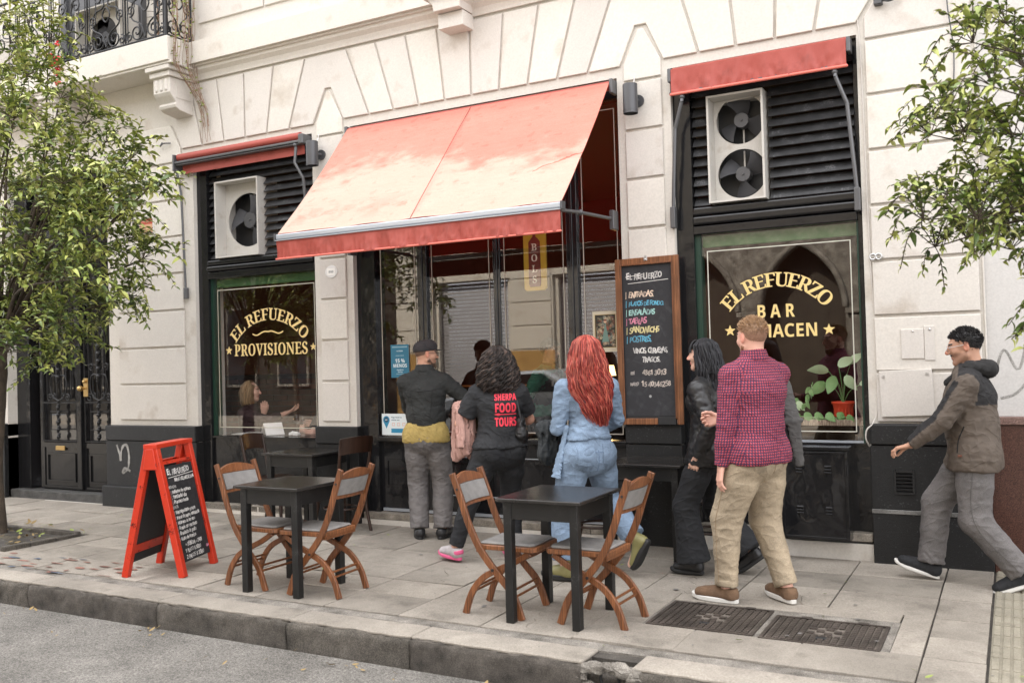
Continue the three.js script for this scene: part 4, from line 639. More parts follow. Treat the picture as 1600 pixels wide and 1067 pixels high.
{ const t = thing('wall_plaque', 'small red and cream plaque on the wall behind the left tree', 'plaque', [-8.49, 3.15, 0.03]); mesh('plate', [bb(-0.11, 0.11, -0.085, 0.085, -0.01, 0.004, 0.003)], M.white, t);
  const tx = canvasTex(220, 170, (c) => { c.fillStyle = '#c79a76'; c.fillRect(0, 0, 220, 170); c.fillStyle = '#a8452c'; c.fillRect(0, 0, 220, 70); c.fillStyle = '#caa084'; for (let i = 0; i < 12; i++) { c.beginPath(); c.arc(14 + i * 18, 34, 6, 0, 7); c.fill(); } }); mesh('print', [new THREE.PlaneGeometry(0.21, 0.16).translate(0, 0, 0.006)], new THREE.MeshStandardMaterial({ map: tx, roughness: 0.6 }), t, true); }
{ const t = thing('wall_cleat', 'small metal cleat on the pier joint right of the right window', 'cleat', [-0.86, 2.215, 0.03]); mesh('cleat', [new THREE.TorusGeometry(0.02, 0.006, 8, 16).translate(-0.02, 0, 0), new THREE.TorusGeometry(0.02, 0.006, 8, 16).translate(0.02, 0, 0), bb(-0.05, 0.05, -0.006, 0.006, -0.01, 0.0)], M.silver, t); }
// ================================================================ TABLES AND CHAIRS
function table(label, x0, x1, z0, z1, y, group) {
  const cx = (x0 + x1) / 2, cz = (z0 + z1) / 2, w = x1 - x0, d = z1 - z0, L = 0.052;
  const t = thing('table', label, 'table', [cx, 0, cz], 0, group);
  mesh('tabletop', [bb(-w / 2, w / 2, y - 0.022, y, -d / 2, d / 2, 0.006)], M.tableTop, t);
  const a = w / 2 - 0.035, b = d / 2 - 0.035;
  mesh('apron', [bb(-a + L, a - L, y - 0.125, y - 0.024, b - 0.03, b - 0.006), bb(-a + L, a - L, y - 0.125, y - 0.024, -b + 0.006, -b + 0.03), bb(a - 0.03, a - 0.006, y - 0.125, y - 0.024, -b + L, b - L), bb(-a + 0.006, -a + 0.03, y - 0.125, y - 0.024, -b + L, b - L)], M.blackWood, t);
  for (const sx of [-1, 1]) for (const sz of [-1, 1]) mesh('leg', [bb(sx * a - (sx > 0 ? L : 0), sx * a + (sx < 0 ? L : 0), 0, y - 0.023, sz * b - (sz > 0 ? L : 0), sz * b + (sz < 0 ? L : 0), 0.004)], M.blackWood, t);
  return t;
}
table('black wooden table set between the two front right folding chairs', -2.715, -2.165, 1.85, 2.455, 0.735, 'small black tables on the pavement');
table('black wooden table set between the two front left folding chairs', -4.755, -4.18, 1.95, 2.51, 0.735, 'small black tables on the pavement');
table('black wooden table against the shopfront below the narrow pier', -6.22, -5.60, 0.08, 0.70, 0.735, 'small black tables on the pavement');
table('black wooden table against the wall below the chalk menu board', -2.80, -2.17, 0.08, 0.66, 0.735, 'small black tables on the pavement');
function foldChair(label) { // faces +x; origin under the middle of its four feet
  const t = thing('folding_chair', label, 'chair', [0, 0, 0], 0, 'wooden folding chairs with grey pads'), hz = 0.178, wd = 0.021;
  for (const s of [-1, 1]) {
    mesh('upright', [stripXY([[-0.262, 0.855], [-0.205, 0.70], [-0.158, 0.56], [-0.085, 0.41], [0.035, 0.26], [0.13, 0.15], [0.19, 0.0]], [0.040, 0.044], wd, 30).translate(0, 0, s * hz)], M.wood, t);
    mesh('leg', [stripXY([[0.24, 0.395], [0.14, 0.335], [0.03, 0.285], [-0.08, 0.225], [-0.16, 0.125], [-0.205, 0.0]], [0.034, 0.042], wd, 30).translate(0, 0, s * (hz - wd - 0.003))], M.wood, t);
    mesh('bolt', [new THREE.CylinderGeometry(0.009, 0.009, 0.006, 12).rotateX(Math.PI / 2).translate(0.005, 0.285, s * (hz + wd / 2 + 0.002)), new THREE.CylinderGeometry(0.007, 0.007, 0.006, 12).rotateX(Math.PI / 2).translate(-0.225, 0.76, s * (hz + wd / 2 + 0.002))], M.fanBlack, t);
  }
  // seat: rounded frame with an inset pad
  const sh = [[-0.115, -0.165], [-0.115, 0.165], [0.26, 0.18], [0.285, 0.15], [0.285, -0.15], [0.26, -0.18]];
  mesh('seat', [ext(sh, 0.03, 0.004).rotateX(-Math.PI / 2).translate(0, 0.40, 0)], M.wood2, t);
  const pg = ext(sh.map(([x, z]) => [0.085 + (x - 0.085) * 0.9, z * 0.89]), 0.022, 0.010).rotateX(-Math.PI / 2).translate(0, 0.425, 0); mesh('seat_pad', [pg], M.pad, t);
  // back: curved panel between the uprights
  const curve = (z0, y0, y1, x0, x1, bow, th) => { const g = new THREE.BoxGeometry(th, 1, 2 * z0, 1, 6, 16), p = g.attributes.position; for (let k = 0; k < p.count; k++) { const v = p.getY(k) + 0.5, z = p.getZ(k), e = 1 - (z / z0) ** 2; p.setXYZ(k, p.getX(k) + lerp(x0, x1, v) - bow * e, lerp(y0, y1 + 0.0, v), z); } g.computeVertexNormals(); return g; };
  const zz = hz - wd / 2;
  mesh('backrest', [curve(zz, 0.655, 0.672, -0.186, -0.192, 0.02, 0.022), curve(zz, 0.672, 0.79, -0.194, -0.236, 0.02, 0.010)], M.wood, t);
  { const g = new THREE.BoxGeometry(0.024, 1, 2 * zz, 1, 4, 16), p = g.attributes.position; for (let k = 0; k < p.count; k++) { const v = p.getY(k) + 0.5, z = p.getZ(k), e = 1 - (z / zz) ** 2; p.setXYZ(k, p.getX(k) + lerp(-0.236, -0.25, v) - 0.02 * e, lerp(0.79, 0.812 + 0.038 * e, v), z); } g.computeVertexNormals(); mesh('top_rail', [g], M.wood, t); }
  mesh('back_pad', [curve(zz - 0.012, 0.678, 0.786, -0.194, -0.234, 0.02, 0.026)], M.pad, t);
  mesh('stretcher', [bar([0.150, 0.135, -hz], [0.150, 0.135, hz], 0.008, 8), bar([0.125, 0.165, -hz], [0.125, 0.165, hz], 0.008, 8), bar([-0.135, 0.165, -hz + 0.02], [-0.135, 0.165, hz - 0.02], 0.008, 8), bar([-0.155, 0.135, -hz + 0.02], [-0.155, 0.135, hz - 0.02], 0.008, 8), bx(0.03, 0.02, 2 * hz - 0.02, -0.10, 0.392, 0, 0.003), bx(0.03, 0.02, 2 * hz - 0.06, 0.22, 0.388, 0, 0.003)], M.wood, t);
  return t;
}
const ch = foldChair('wooden folding chair with grey pads at the left of the front right table');
const place = (o, label, x, z, a) => { if (label) { o = o.clone(); o.name = numbered(ch.name.replace(/_\d+$/, '')); o.userData = { ...o.userData, label }; scene.add(o); } o.position.set(x, 0, z); o.rotation.y = a; return o; };
place(ch, null, -2.81, 2.17, 0.04);
place(ch, 'wooden folding chair with grey pads at the right of the front right table', -2.18, 2.14, Math.PI - 0.03);
place(ch, 'wooden folding chair with grey pads at the left of the front left table', -4.77, 2.21, -0.02);
place(ch, 'wooden folding chair with grey pads at the right of the front left table', -4.175, 2.22, Math.PI + 0.04);
std('darkChair', lin(0.045, 0.022, 0.014), { roughness: 0.35, map: T.wood });
function bentChair(label, x, z, a, copyOf) {
  let t;
  if (copyOf) { t = copyOf.clone(); t.name = numbered('bentwood_chair'); t.userData = { ...t.userData, label }; scene.add(t); }
  else {
    t = thing('bentwood_chair', label, 'chair', [0, 0, 0], 0, 'dark bentwood chairs along the shopfront');
    mesh('seat', [new THREE.LatheGeometry([[0, 0.435], [0.17, 0.44], [0.19, 0.445], [0.2, 0.455], [0.195, 0.47], [0.18, 0.472], [0, 0.465]].map((p) => new THREE.Vector2(...p)), 32)], M.darkChair, t);
    for (const s of [-1, 1]) { mesh('leg', [bar([0.15, 0.44, s * 0.14], [0.19, 0, s * 0.17], 0.018, 10, 0.014)], M.darkChair, t); mesh('leg', [tube([[-0.22, 0, s * 0.16], [-0.17, 0.25, s * 0.15], [-0.165, 0.45, s * 0.155], [-0.21, 0.68, s * 0.17], [-0.245, 0.86, s * 0.175]], 0.015, 24, 8)], M.darkChair, t); }
    mesh('backrest', [(() => { const g = new THREE.BoxGeometry(0.014, 0.15, 0.37, 1, 4, 16), p = g.attributes.position; for (let k = 0; k < p.count; k++) { const zz = p.getZ(k), y = p.getY(k); p.setX(k, p.getX(k) - 0.235 - 0.05 * (1 - (zz / 0.185) ** 2) - y * 0.15); p.setY(k, y + 0.80 + 0.015 * (1 - (zz / 0.185) ** 2)); } g.computeVertexNormals(); return g; })()], M.darkChair, t);
    const h = []; for (let i = 0; i <= 32; i++) { const q = i / 32 * 6.2832; h.push([0.165 * Math.cos(q), 0.22, 0.155 * Math.sin(q)]); } mesh('hoop', [tube(h, 0.010, 48, 8, true)], M.darkChair, t);
    mesh('brace', [tube([[0.185, 0.05, 0.165], [0.17, 0.33, 0.10], [0.165, 0.39, 0], [0.17, 0.33, -0.10], [0.185, 0.05, -0.165]], 0.009, 30, 8)], M.darkChair, t);
  }
  t.position.set(x, 0, z); t.rotation.y = a; return t;
}
const bc = bentChair('dark bentwood chair left of the table under the narrow pier', -6.38, 0.36, 0.15);
bentChair('dark bentwood chair with its backrest right of the table under the narrow pier', -5.52, 0.40, Math.PI - 0.25, bc);
bentChair('dark bentwood chair tucked under the table below the chalk menu board', -2.95, 0.42, 0.1, bc);
bentChair('dark bentwood chair right of the table below the chalk menu board', -2.03, 0.36, Math.PI, bc);
// ================================================================ COVERS IN THE PAVEMENT
std('groove', lin(0.24, 0.21, 0.185), { map: T.rough, roughness: 0.95 });
std('castIron', lin(0.13, 0.108, 0.096), { map: T.rough, roughness: 0.6, metalness: 0.3, bumpMap: T.bumpFine, bumpScale: 0.002 });
function coverPlate(name, label, x0, x1, z0, z1) {
  const t = thing(name, label, 'manhole cover', [(x0 + x1) / 2, 0, (z0 + z1) / 2], 0, 'cast iron covers in the pavement'), w = (x1 - x0) / 2, d = (z1 - z0) / 2;
  mesh('cover_frame', [bb(-w, w, -0.05, 0.006, d - 0.02, d), bb(-w, w, -0.05, 0.006, -d, -d + 0.02), bb(-w, -w + 0.02, -0.05, 0.006, -d + 0.02, d - 0.02), bb(w - 0.02, w, -0.05, 0.006, -d + 0.02, d - 0.02)], M.castIron, t);
  mesh('groove_bed', [bb(-w + 0.022, w - 0.022, -0.05, -0.003, -d + 0.022, d - 0.022)], M.groove, t);
  const gs = [], n = 15, W = 2 * w - 0.06;
  for (let i = 0; i < n; i++) { const x = -w + 0.03 + (i + 0.5) * W / n; const inMid = Math.abs(x) < 0.10; const segs = inMid ? [[-d + 0.03, -0.09], [0.06, d - 0.03]] : [[-d + 0.03, d - 0.03]]; for (const [a, b] of segs) { const m = Math.max(1, Math.round((b - a) / 0.035)); for (let k = 0; k < m; k++) gs.push(bb(x - W / n * 0.36, x + W / n * 0.36, -0.006, 0.005, a + (b - a) * k / m + 0.002, a + (b - a) * (k + 1) / m - 0.002)); } }
  for (let i = 0; i < 4; i++) for (let j = 0; j < 3; j++) if ((i + j) % 2 === 0) gs.push(bb(-0.09 + i * 0.046, -0.052 + i * 0.046, -0.006, 0.005, -0.08 + j * 0.045, -0.044 + j * 0.045));
  mesh('cover', gs, M.castIron, t);
  mesh('hinge', [bb(w * 0.45, w * 0.45 + 0.06, -0.004, 0.009, -d - 0.012, -d + 0.02, 0.003), bb(-w * 0.55, -w * 0.55 + 0.06, -0.004, 0.009, -d - 0.012, -d + 0.02, 0.003)], M.castIron, t);
  mesh('lifting_slot', [bb(-0.03, 0.03, -0.004, 0.006, d * 0.42, d * 0.42 + 0.035, 0.004)], M.fanBlack, t);
}
coverPlate('manhole_cover', 'rectangular cast iron cover in the pavement beside the front right chair', -1.925, -1.31, 1.585, 2.12);
coverPlate('manhole_cover', 'rectangular cast iron cover in the pavement nearest the right edge', -1.275, -0.655, 1.665, 2.14);
// ================================================================ POSTERS, SIGNS AND PLANTS IN THE WINDOWS
function poster(name, label, cat, x0, x1, y0, y1, z, draw, W = 256) {
  const H = Math.round(W * (y1 - y0) / (x1 - x0)), t = thing(name, label, cat, [(x0 + x1) / 2, y0, z]);
  mesh('sheet', [bb(-(x1 - x0) / 2, (x1 - x0) / 2, 0, y1 - y0, -0.002, 0)], M.white, t);
  mesh('print', [new THREE.PlaneGeometry(x1 - x0, y1 - y0).translate(0, (y1 - y0) / 2, 0.0015)], new THREE.MeshStandardMaterial({ map: canvasTex(W, H, draw), roughness: 0.45 }), t, true); return t;
}
poster('discount_poster', 'blue discount poster reading 15 percent menos on the shopfront glass', 'poster', -5.275, -5.065, 1.40, 1.715, GZ + 0.009, (c, w, h) => {
  c.fillStyle = '#2f7490'; c.fillRect(0, 0, w, h); c.fillStyle = '#eaf1f2'; c.textAlign = 'center'; c.font = 'bold 17px sans-serif'; c.fillText('LA TIENDA', w / 2, 80); c.globalAlpha = 0.5; c.fillRect(20, 20, 216, 14); c.globalAlpha = 1; c.font = '14px sans-serif'; c.fillText('de lunes a viernes', w / 2, 132);
  c.font = 'bold 62px sans-serif'; c.fillText('15 %', w / 2, 210); c.font = 'bold 56px sans-serif'; c.fillText('MENOS', w / 2, 264); c.font = 'bold 17px sans-serif'; c.fillText('Pagando en', w / 2, 300); c.fillText('efectivo', w / 2, 324); c.font = '12px sans-serif'; c.fillText('Consultar condiciones', w / 2, 346);
});
poster('payment_notice', 'white and blue payment notice in the lower left corner of the shopfront', 'notice', -5.40, -5.09, 0.85, 1.055, GZ + 0.009, (c, w, h) => {
  c.fillStyle = '#e4ecee'; c.fillRect(0, 0, w, h); c.fillStyle = '#2f8db5'; c.fillRect(90, h - 52, w - 100, 34); c.beginPath(); c.arc(44, 50, 32, Math.PI * 0.85, Math.PI * 0.15); c.lineTo(44, 118); c.closePath(); c.fill(); c.fillStyle = '#1f4c66'; c.beginPath(); c.arc(44, 48, 21, 0, 7); c.fill(); c.fillStyle = '#fff'; c.font = 'bold 15px sans-serif'; c.textAlign = 'center'; c.fillText('MP', 44, 54); c.textAlign = 'left'; c.fillStyle = '#33566a'; c.font = 'bold 15px sans-serif'; c.fillText('Paga desde tu', 92, 34); c.fillText('celular aca', 92, 54); c.strokeStyle = '#e59a86'; c.lineWidth = 3; for (let i = 0; i < 3; i++) c.strokeRect(100 + i * 50, 74, 24, 20);
});
poster('saint_picture', 'framed devotional picture hanging in the glass left of the menu board', 'picture', -3.155, -2.925, 1.585, 1.93, GZ + 0.012, (c, w, h) => {
  c.fillStyle = '#cfc6b0'; c.fillRect(0, 0, w, h); c.fillStyle = '#2c2a26'; c.fillRect(26, 34, w - 52, h - 78); const R = rng(4); const cs = ['#b9a98a', '#8f5a44', '#7c8a86', '#d9c9a8', '#a04a3a', '#5a6a50'];
  for (let i = 0; i < 160; i++) { c.globalAlpha = 0.5; c.fillStyle = cs[(R() * 6) | 0]; c.beginPath(); c.ellipse(40 + R() * (w - 80), 50 + R() * (h - 110), 6 + R() * 16, 5 + R() * 14, R() * 3, 0, 7); c.fill(); } c.globalAlpha = 1;
  c.fillStyle = '#6f8f86'; c.beginPath(); c.moveTo(128, 100); c.lineTo(165, 290); c.lineTo(92, 290); c.closePath(); c.fill(); c.fillStyle = '#d8b89a'; c.beginPath(); c.arc(128, 98, 15, 0, 7); c.fill(); c.fillStyle = '#7a2f24'; c.beginPath(); c.arc(128, 92, 16, Math.PI, 0); c.fill(); c.strokeStyle = '#b59a55'; c.lineWidth = 4; c.strokeRect(24, 32, w - 48, h - 74);
});
{ // bottle shaped advertising sign
  const t = thing('hanging_sign', 'yellow sign with a dark red bottle and white letters behind the glass', 'sign', [-3.79, 2.16, -0.30]);
  const w = 0.115, h = 0.58; mesh('board', [ext([[-w, 0.02], [-w * 0.8, 0], [w * 0.8, 0], [w, 0.02], [w, h - 0.05], [w * 0.85, h - 0.03], [w * 0.85, h], [-w * 0.85, h], [-w * 0.85, h - 0.03], [-w, h - 0.05]], 0.02, 0.004)], std('signYellow', lin(0.62, 0.42, 0.04), { roughness: 0.5 }), t);
  const b = []; [[-0.012, 0.54], [-0.014, 0.49], [-0.03, 0.475], [-0.058, 0.44], [-0.06, 0.06], [-0.05, 0.035]].forEach((p) => b.push(p)); const outline = [...b, ...b.map((p) => [-p[0], p[1]]).reverse()];
  mesh('bottle', [ext(outline, 0.008, 0.002).translate(0, 0, 0.019)], std('signRed', lin(0.16, 0.03, 0.02), { roughness: 0.5 }), t);
  const tx = canvasTex(120, 420, (c) => { c.clearRect(0, 0, 120, 420); c.fillStyle = '#efe8d8'; c.font = 'bold 92px serif'; c.textAlign = 'center'; ['B', 'O', 'L', 'S'].forEach((q, i) => c.fillText(q, 60, 88 + i * 102)); });
  mesh('letters', [new THREE.PlaneGeometry(0.115, 0.40).translate(0, 0.245, 0.0285)], new THREE.MeshStandardMaterial({ map: tx, transparent: true, alphaTest: 0.4, roughness: 0.5 }), t, true);
  mesh('chain', [bar([-0.08, h, 0.01], [-0.08, 1.86, 0.01], 0.003), bar([0.08, h, 0.01], [0.08, 1.86, 0.01], 0.003)], M.armGrey, t);
}
{ // a bar counter far back, with three lamps added to brighten the people indoors
  const b = thing('bar_counter', 'dark wooden bar counter deep in the room behind the shopfront glass', 'bar counter', [-5.9, 0.08, -4.6]);
  mesh('counter_top', [bb(-1.9, 2.4, 1.04, 1.09, -0.3, 0.3, 0.01)], M.inWood, b); mesh('front_panel', [bb(-1.85, 2.35, 0, 1.04, -0.25, 0.2)], M.inDark, b);
  for (const [x, lab] of [[-6.75, 'small added fill lamp at the left end of the bar counter'], [-5.85, 'small added fill lamp in the middle of the bar counter'], [-4.9, 'small added fill lamp at the right of the bar counter']]) {
    const t = thing('added_bar_lamp', lab, 'lamp', [x, 1.172, -4.6], 0, 'added fill lamps on the bar counter'); mesh('base', [cyl(0.05, 0.045, 0.02, 0, 0.01, 0), bar([0, 0.02, 0], [0, 0.13, 0], 0.008)], M.brass, t);
    mesh('lamp_shade', [new THREE.CylinderGeometry(0.08, 0.11, 0.14, 24, 1, true).translate(0, 0.18, 0)], M.addedLampGlow ?? std('addedLampGlow', lin(0.8, 0.65, 0.35), { emissive: lin(1, 0.72, 0.32), emissiveIntensity: 1.1, roughness: 0.8, side: THREE.DoubleSide }), t);
    const l = new THREE.PointLight(0xffc27a, 0.4); l.position.set(0, 0.18, 0.16); l.castShadow = true; l.shadow.radius = 4; t.add(l);  // warm fill light added for the room behind the glass
  }
}
function leafGeo(L, W, fold = 0.25, droop = 0.3, nu = 4) { // pointed leaf along +x from the origin, 2*nu quads
  const pos = [], idx = []; for (let i = 0; i <= nu; i++) { const t = i / nu, w = W * Math.pow(Math.sin(Math.PI * Math.min(0.98, 0.06 + t * 0.94)), 0.8) * (1 - t * 0.25), x = L * t, y = -droop * L * t * t; pos.push(x, y + fold * w, -w, x, y, 0, x, y + fold * w, w); }
  for (let i = 0; i < nu; i++) { const a = i * 3; idx.push(a, a + 1, a + 3, a + 1, a + 4, a + 3, a + 1, a + 2, a + 4, a + 2, a + 5, a + 4); }
  const g = new THREE.BufferGeometry(); g.setAttribute('position', new THREE.Float32BufferAttribute(pos, 3)); g.setIndex(idx); g.computeVertexNormals(); return g;
}
phys('leafIn', lin(0.16, 0.30, 0.10), { roughness: 0.55, side: THREE.DoubleSide });
phys('leafPale', lin(0.40, 0.52, 0.30), { roughness: 0.5, side: THREE.DoubleSide });
{ // window sill shelf and two pot plants behind the right window
  const sh = thing('window_shelf', 'pale wooden shelf behind the right window glass', 'shelf', [-1.55, 0.995, -0.38]); mesh('shelf', [bb(-0.6, 0.55, -0.025, 0.02, -0.16, 0.2, 0.004)], std('shelfPale', lin(0.45, 0.38, 0.3), { map: T.wood, roughness: 0.6 }), sh); mesh('bracket', [bb(-0.55, -0.53, -0.9, -0.027, -0.1, 0.1), bb(0.48, 0.5, -0.9, -0.027, -0.1, 0.1), bb(-0.02, 0.0, -0.9, -0.027, -0.1, 0.1)], M.armGrey, sh);
  std('potRed', lin(0.62, 0.06, 0.02), { roughness: 0.45 }); std('potClay', lin(0.42, 0.12, 0.05), { roughness: 0.6 });
  const pot = (label, x, z, r0, r1, h, m, plant) => { const t = thing('potted_plant', label, 'potted plant', [x, 1.016, z]); mesh('pot', [new THREE.LatheGeometry([[0, 0], [r0, 0], [r1 * 0.97, h * 0.86], [r1 * 1.06, h * 0.86], [r1 * 1.08, h], [r1 * 0.98, h], [r1 * 0.95, h * 0.9], [0, h * 0.9]].map((p) => new THREE.Vector2(...p)), 32), ...Array.from({ length: 16 }, (_, i) => bx(0.008, h * 0.7, 0.006, 0, h * 0.45, (r0 + r1) / 2 + 0.001, 0.002).rotateY(i / 16 * 6.283))], m, t); plant(t, h, r1); };
  const R = rng(77);
  const stalk = (t, h, tip, L, W, m, ang) => { mesh('stem', [tube([[0, h * 0.85, 0], [tip[0] * 0.4, h + (tip[1] - h) * 0.6, tip[2] * 0.4], tip], 0.003, 10, 5)], M.leafIn, t); const g = leafGeo(L, W, 0.18, 0.35, 6).rotateX(ang[0]).rotateZ(ang[1]).rotateY(ang[2]).translate(...tip); mesh('leaf', [g], m, t); };
  pot('bright red pot with large pale leaves behind the right window', -1.18, -0.36, 0.055, 0.082, 0.13, M.potRed, (t, h) => {
    [[[-0.10, 0.37, 0.02], 0.15, 0.05, [1.1, 0.2, 2.9]], [[-0.02, 0.40, 0.03], 0.14, 0.05, [1.0, 0.7, 0.3]], [[-0.12, 0.28, 0.06], 0.14, 0.05, [1.2, -0.6, 2.8]], [[0.03, 0.33, 0.05], 0.13, 0.045, [1.2, -0.9, -0.5]], [[0.13, 0.26, 0.03], 0.12, 0.04, [0.9, 0.3, 0.2]], [[-0.05, 0.33, 0.06], 0.14, 0.05, [1.3, -1.2, 3.0]], [[0.06, 0.42, -0.02], 0.12, 0.045, [1.0, 0.9, 0.0]]].forEach((a, i) => stalk(t, h, a[0], a[1], a[2], i % 3 === 2 ? M.leafIn : M.leafPale, a[3]));
  });
  pot('clay pot with small drooping leaves behind the right window', -1.60, -0.33, 0.045, 0.072, 0.11, M.potClay, (t, h) => { for (let i = 0; i < 9; i++) { const a = R() * 6.28, q = 0.04 + R() * 0.09; stalk(t, h, [q * Math.cos(a), h + R() * 0.07 - 0.01, 0.04 + q * Math.sin(a) * 0.7], 0.07 + R() * 0.03, 0.026, i % 2 ? M.leafIn : M.leafPale, [0.8, -0.5 - R() * 0.5, a]); } });
  const tv = thing('trailing_plant', 'green trailing plant lying along the shelf behind the right window', 'plant', [-1.35, 1.02, -0.24]); mesh('stem', [tube([[-0.25, 0.01, 0.02], [-0.1, 0.02, 0.05], [0.05, 0.005, 0.06], [0.25, 0.02, 0.04]], 0.004, 20, 5)], M.leafIn, tv);
  for (let i = 0; i < 13; i++) mesh('leaf', [leafGeo(0.085, 0.034, 0.15, 0.4, 5).rotateX(0.9 + R() * 0.5).rotateZ(-0.5 - R() * 0.6).rotateY(R() * 1.4 - 1.2 + (i % 2 ? 3 : 0)).translate(-0.25 + i * 0.04, 0.035 + R() * 0.02, 0.05)], M.leafIn, tv);
  const th = thing('hanging_plant', 'small green vine hanging from a stem above the clay pot', 'plant', [-1.43, 1.20, -0.28]); mesh('stem', [tube([[0.04, 0.1, 0], [0.02, 0.02, 0.02], [0.0, -0.06, 0.03]], 0.003, 12, 5)], M.leafIn, th); for (let i = 0; i < 9; i++) mesh('leaf', [leafGeo(0.06, 0.022, 0.2, 0.4, 4).rotateX(0.9).rotateZ(-0.7 - R() * 0.5).rotateY(R() * 6.28).translate(0.03 - i * 0.005, 0.08 - i * 0.018, 0.02)], i % 3 ? M.leafIn : M.leafPale, th);
}
// ================================================================ FIGURES: tapered bones joined by a smooth minimum and meshed as one surface
const smin = (a, b, k) => { const h = Math.max(k - Math.abs(a - b), 0) / k; return Math.min(a, b) - h * h * k * 0.25; };
function seg(a, b, ra, rb, o = {}) { // tapered bone with elliptical section: r = [across, through]
  const A = a.isVector3 ? a : V(...a), B = b.isVector3 ? b : V(...b), r1 = ra.length ? ra : [ra, ra], r2 = rb.length ? rb : [rb, rb];
  const ax = B.clone().sub(A), L = ax.length(); if (L < 1e-6) ax.copy(o.axis ?? V(0, 1, 0)); ax.normalize();
  let right = (o.right ?? V(1, 0, 0)).clone(); right.addScaledVector(ax, -right.dot(ax)); if (right.lengthSq() < 1e-6) right = V(0, 0, 1).addScaledVector(ax, -ax.z); right.normalize();
  const fw = ax.clone().cross(right); return { A, B, ax, L, right, fw, r1, r2, k: o.k ?? 0.03, fa: o.fa, fb: o.fb, cap: o.cap, sub: o.sub, floor: o.floor, m: Math.max(...r1, ...r2, o.cap ?? 0) };
}
const ball = (c, r, o = {}) => seg(c, c, [r[0], r[2]], [r[0], r[2]], { cap: r[1], ...o });
function primD(s, x, y, z) { const d = primD0(s, x, y, z); return s.floor === undefined ? d : Math.max(d, s.floor - y); }
function primD0(s, x, y, z) {
  const vx = x - s.A.x, vy = y - s.A.y, vz = z - s.A.z, t0 = vx * s.ax.x + vy * s.ax.y + vz * s.ax.z, tc = clamp(t0, 0, s.L), t = s.L > 1e-6 ? tc / s.L : 0, w = t0 - tc;
  const rx = s.r1[0] + (s.r2[0] - s.r1[0]) * t, rz = s.r1[1] + (s.r2[1] - s.r1[1]) * t, u = vx * s.right.x + vy * s.right.y + vz * s.right.z, q = vx * s.fw.x + vy * s.fw.y + vz * s.fw.z, m = Math.min(rx, rz);
  const e = Math.sqrt((u / rx) ** 2 + (q / rz) ** 2);
  if (w === 0) return (e - 1) * m;
  if ((w < 0 && s.fa) || (w > 0 && s.fb)) return Math.max((e - 1) * m, Math.abs(w));
  const c = s.cap ?? m; return (Math.sqrt(e * e + (w / c) ** 2) - 1) * Math.min(m, c);
}
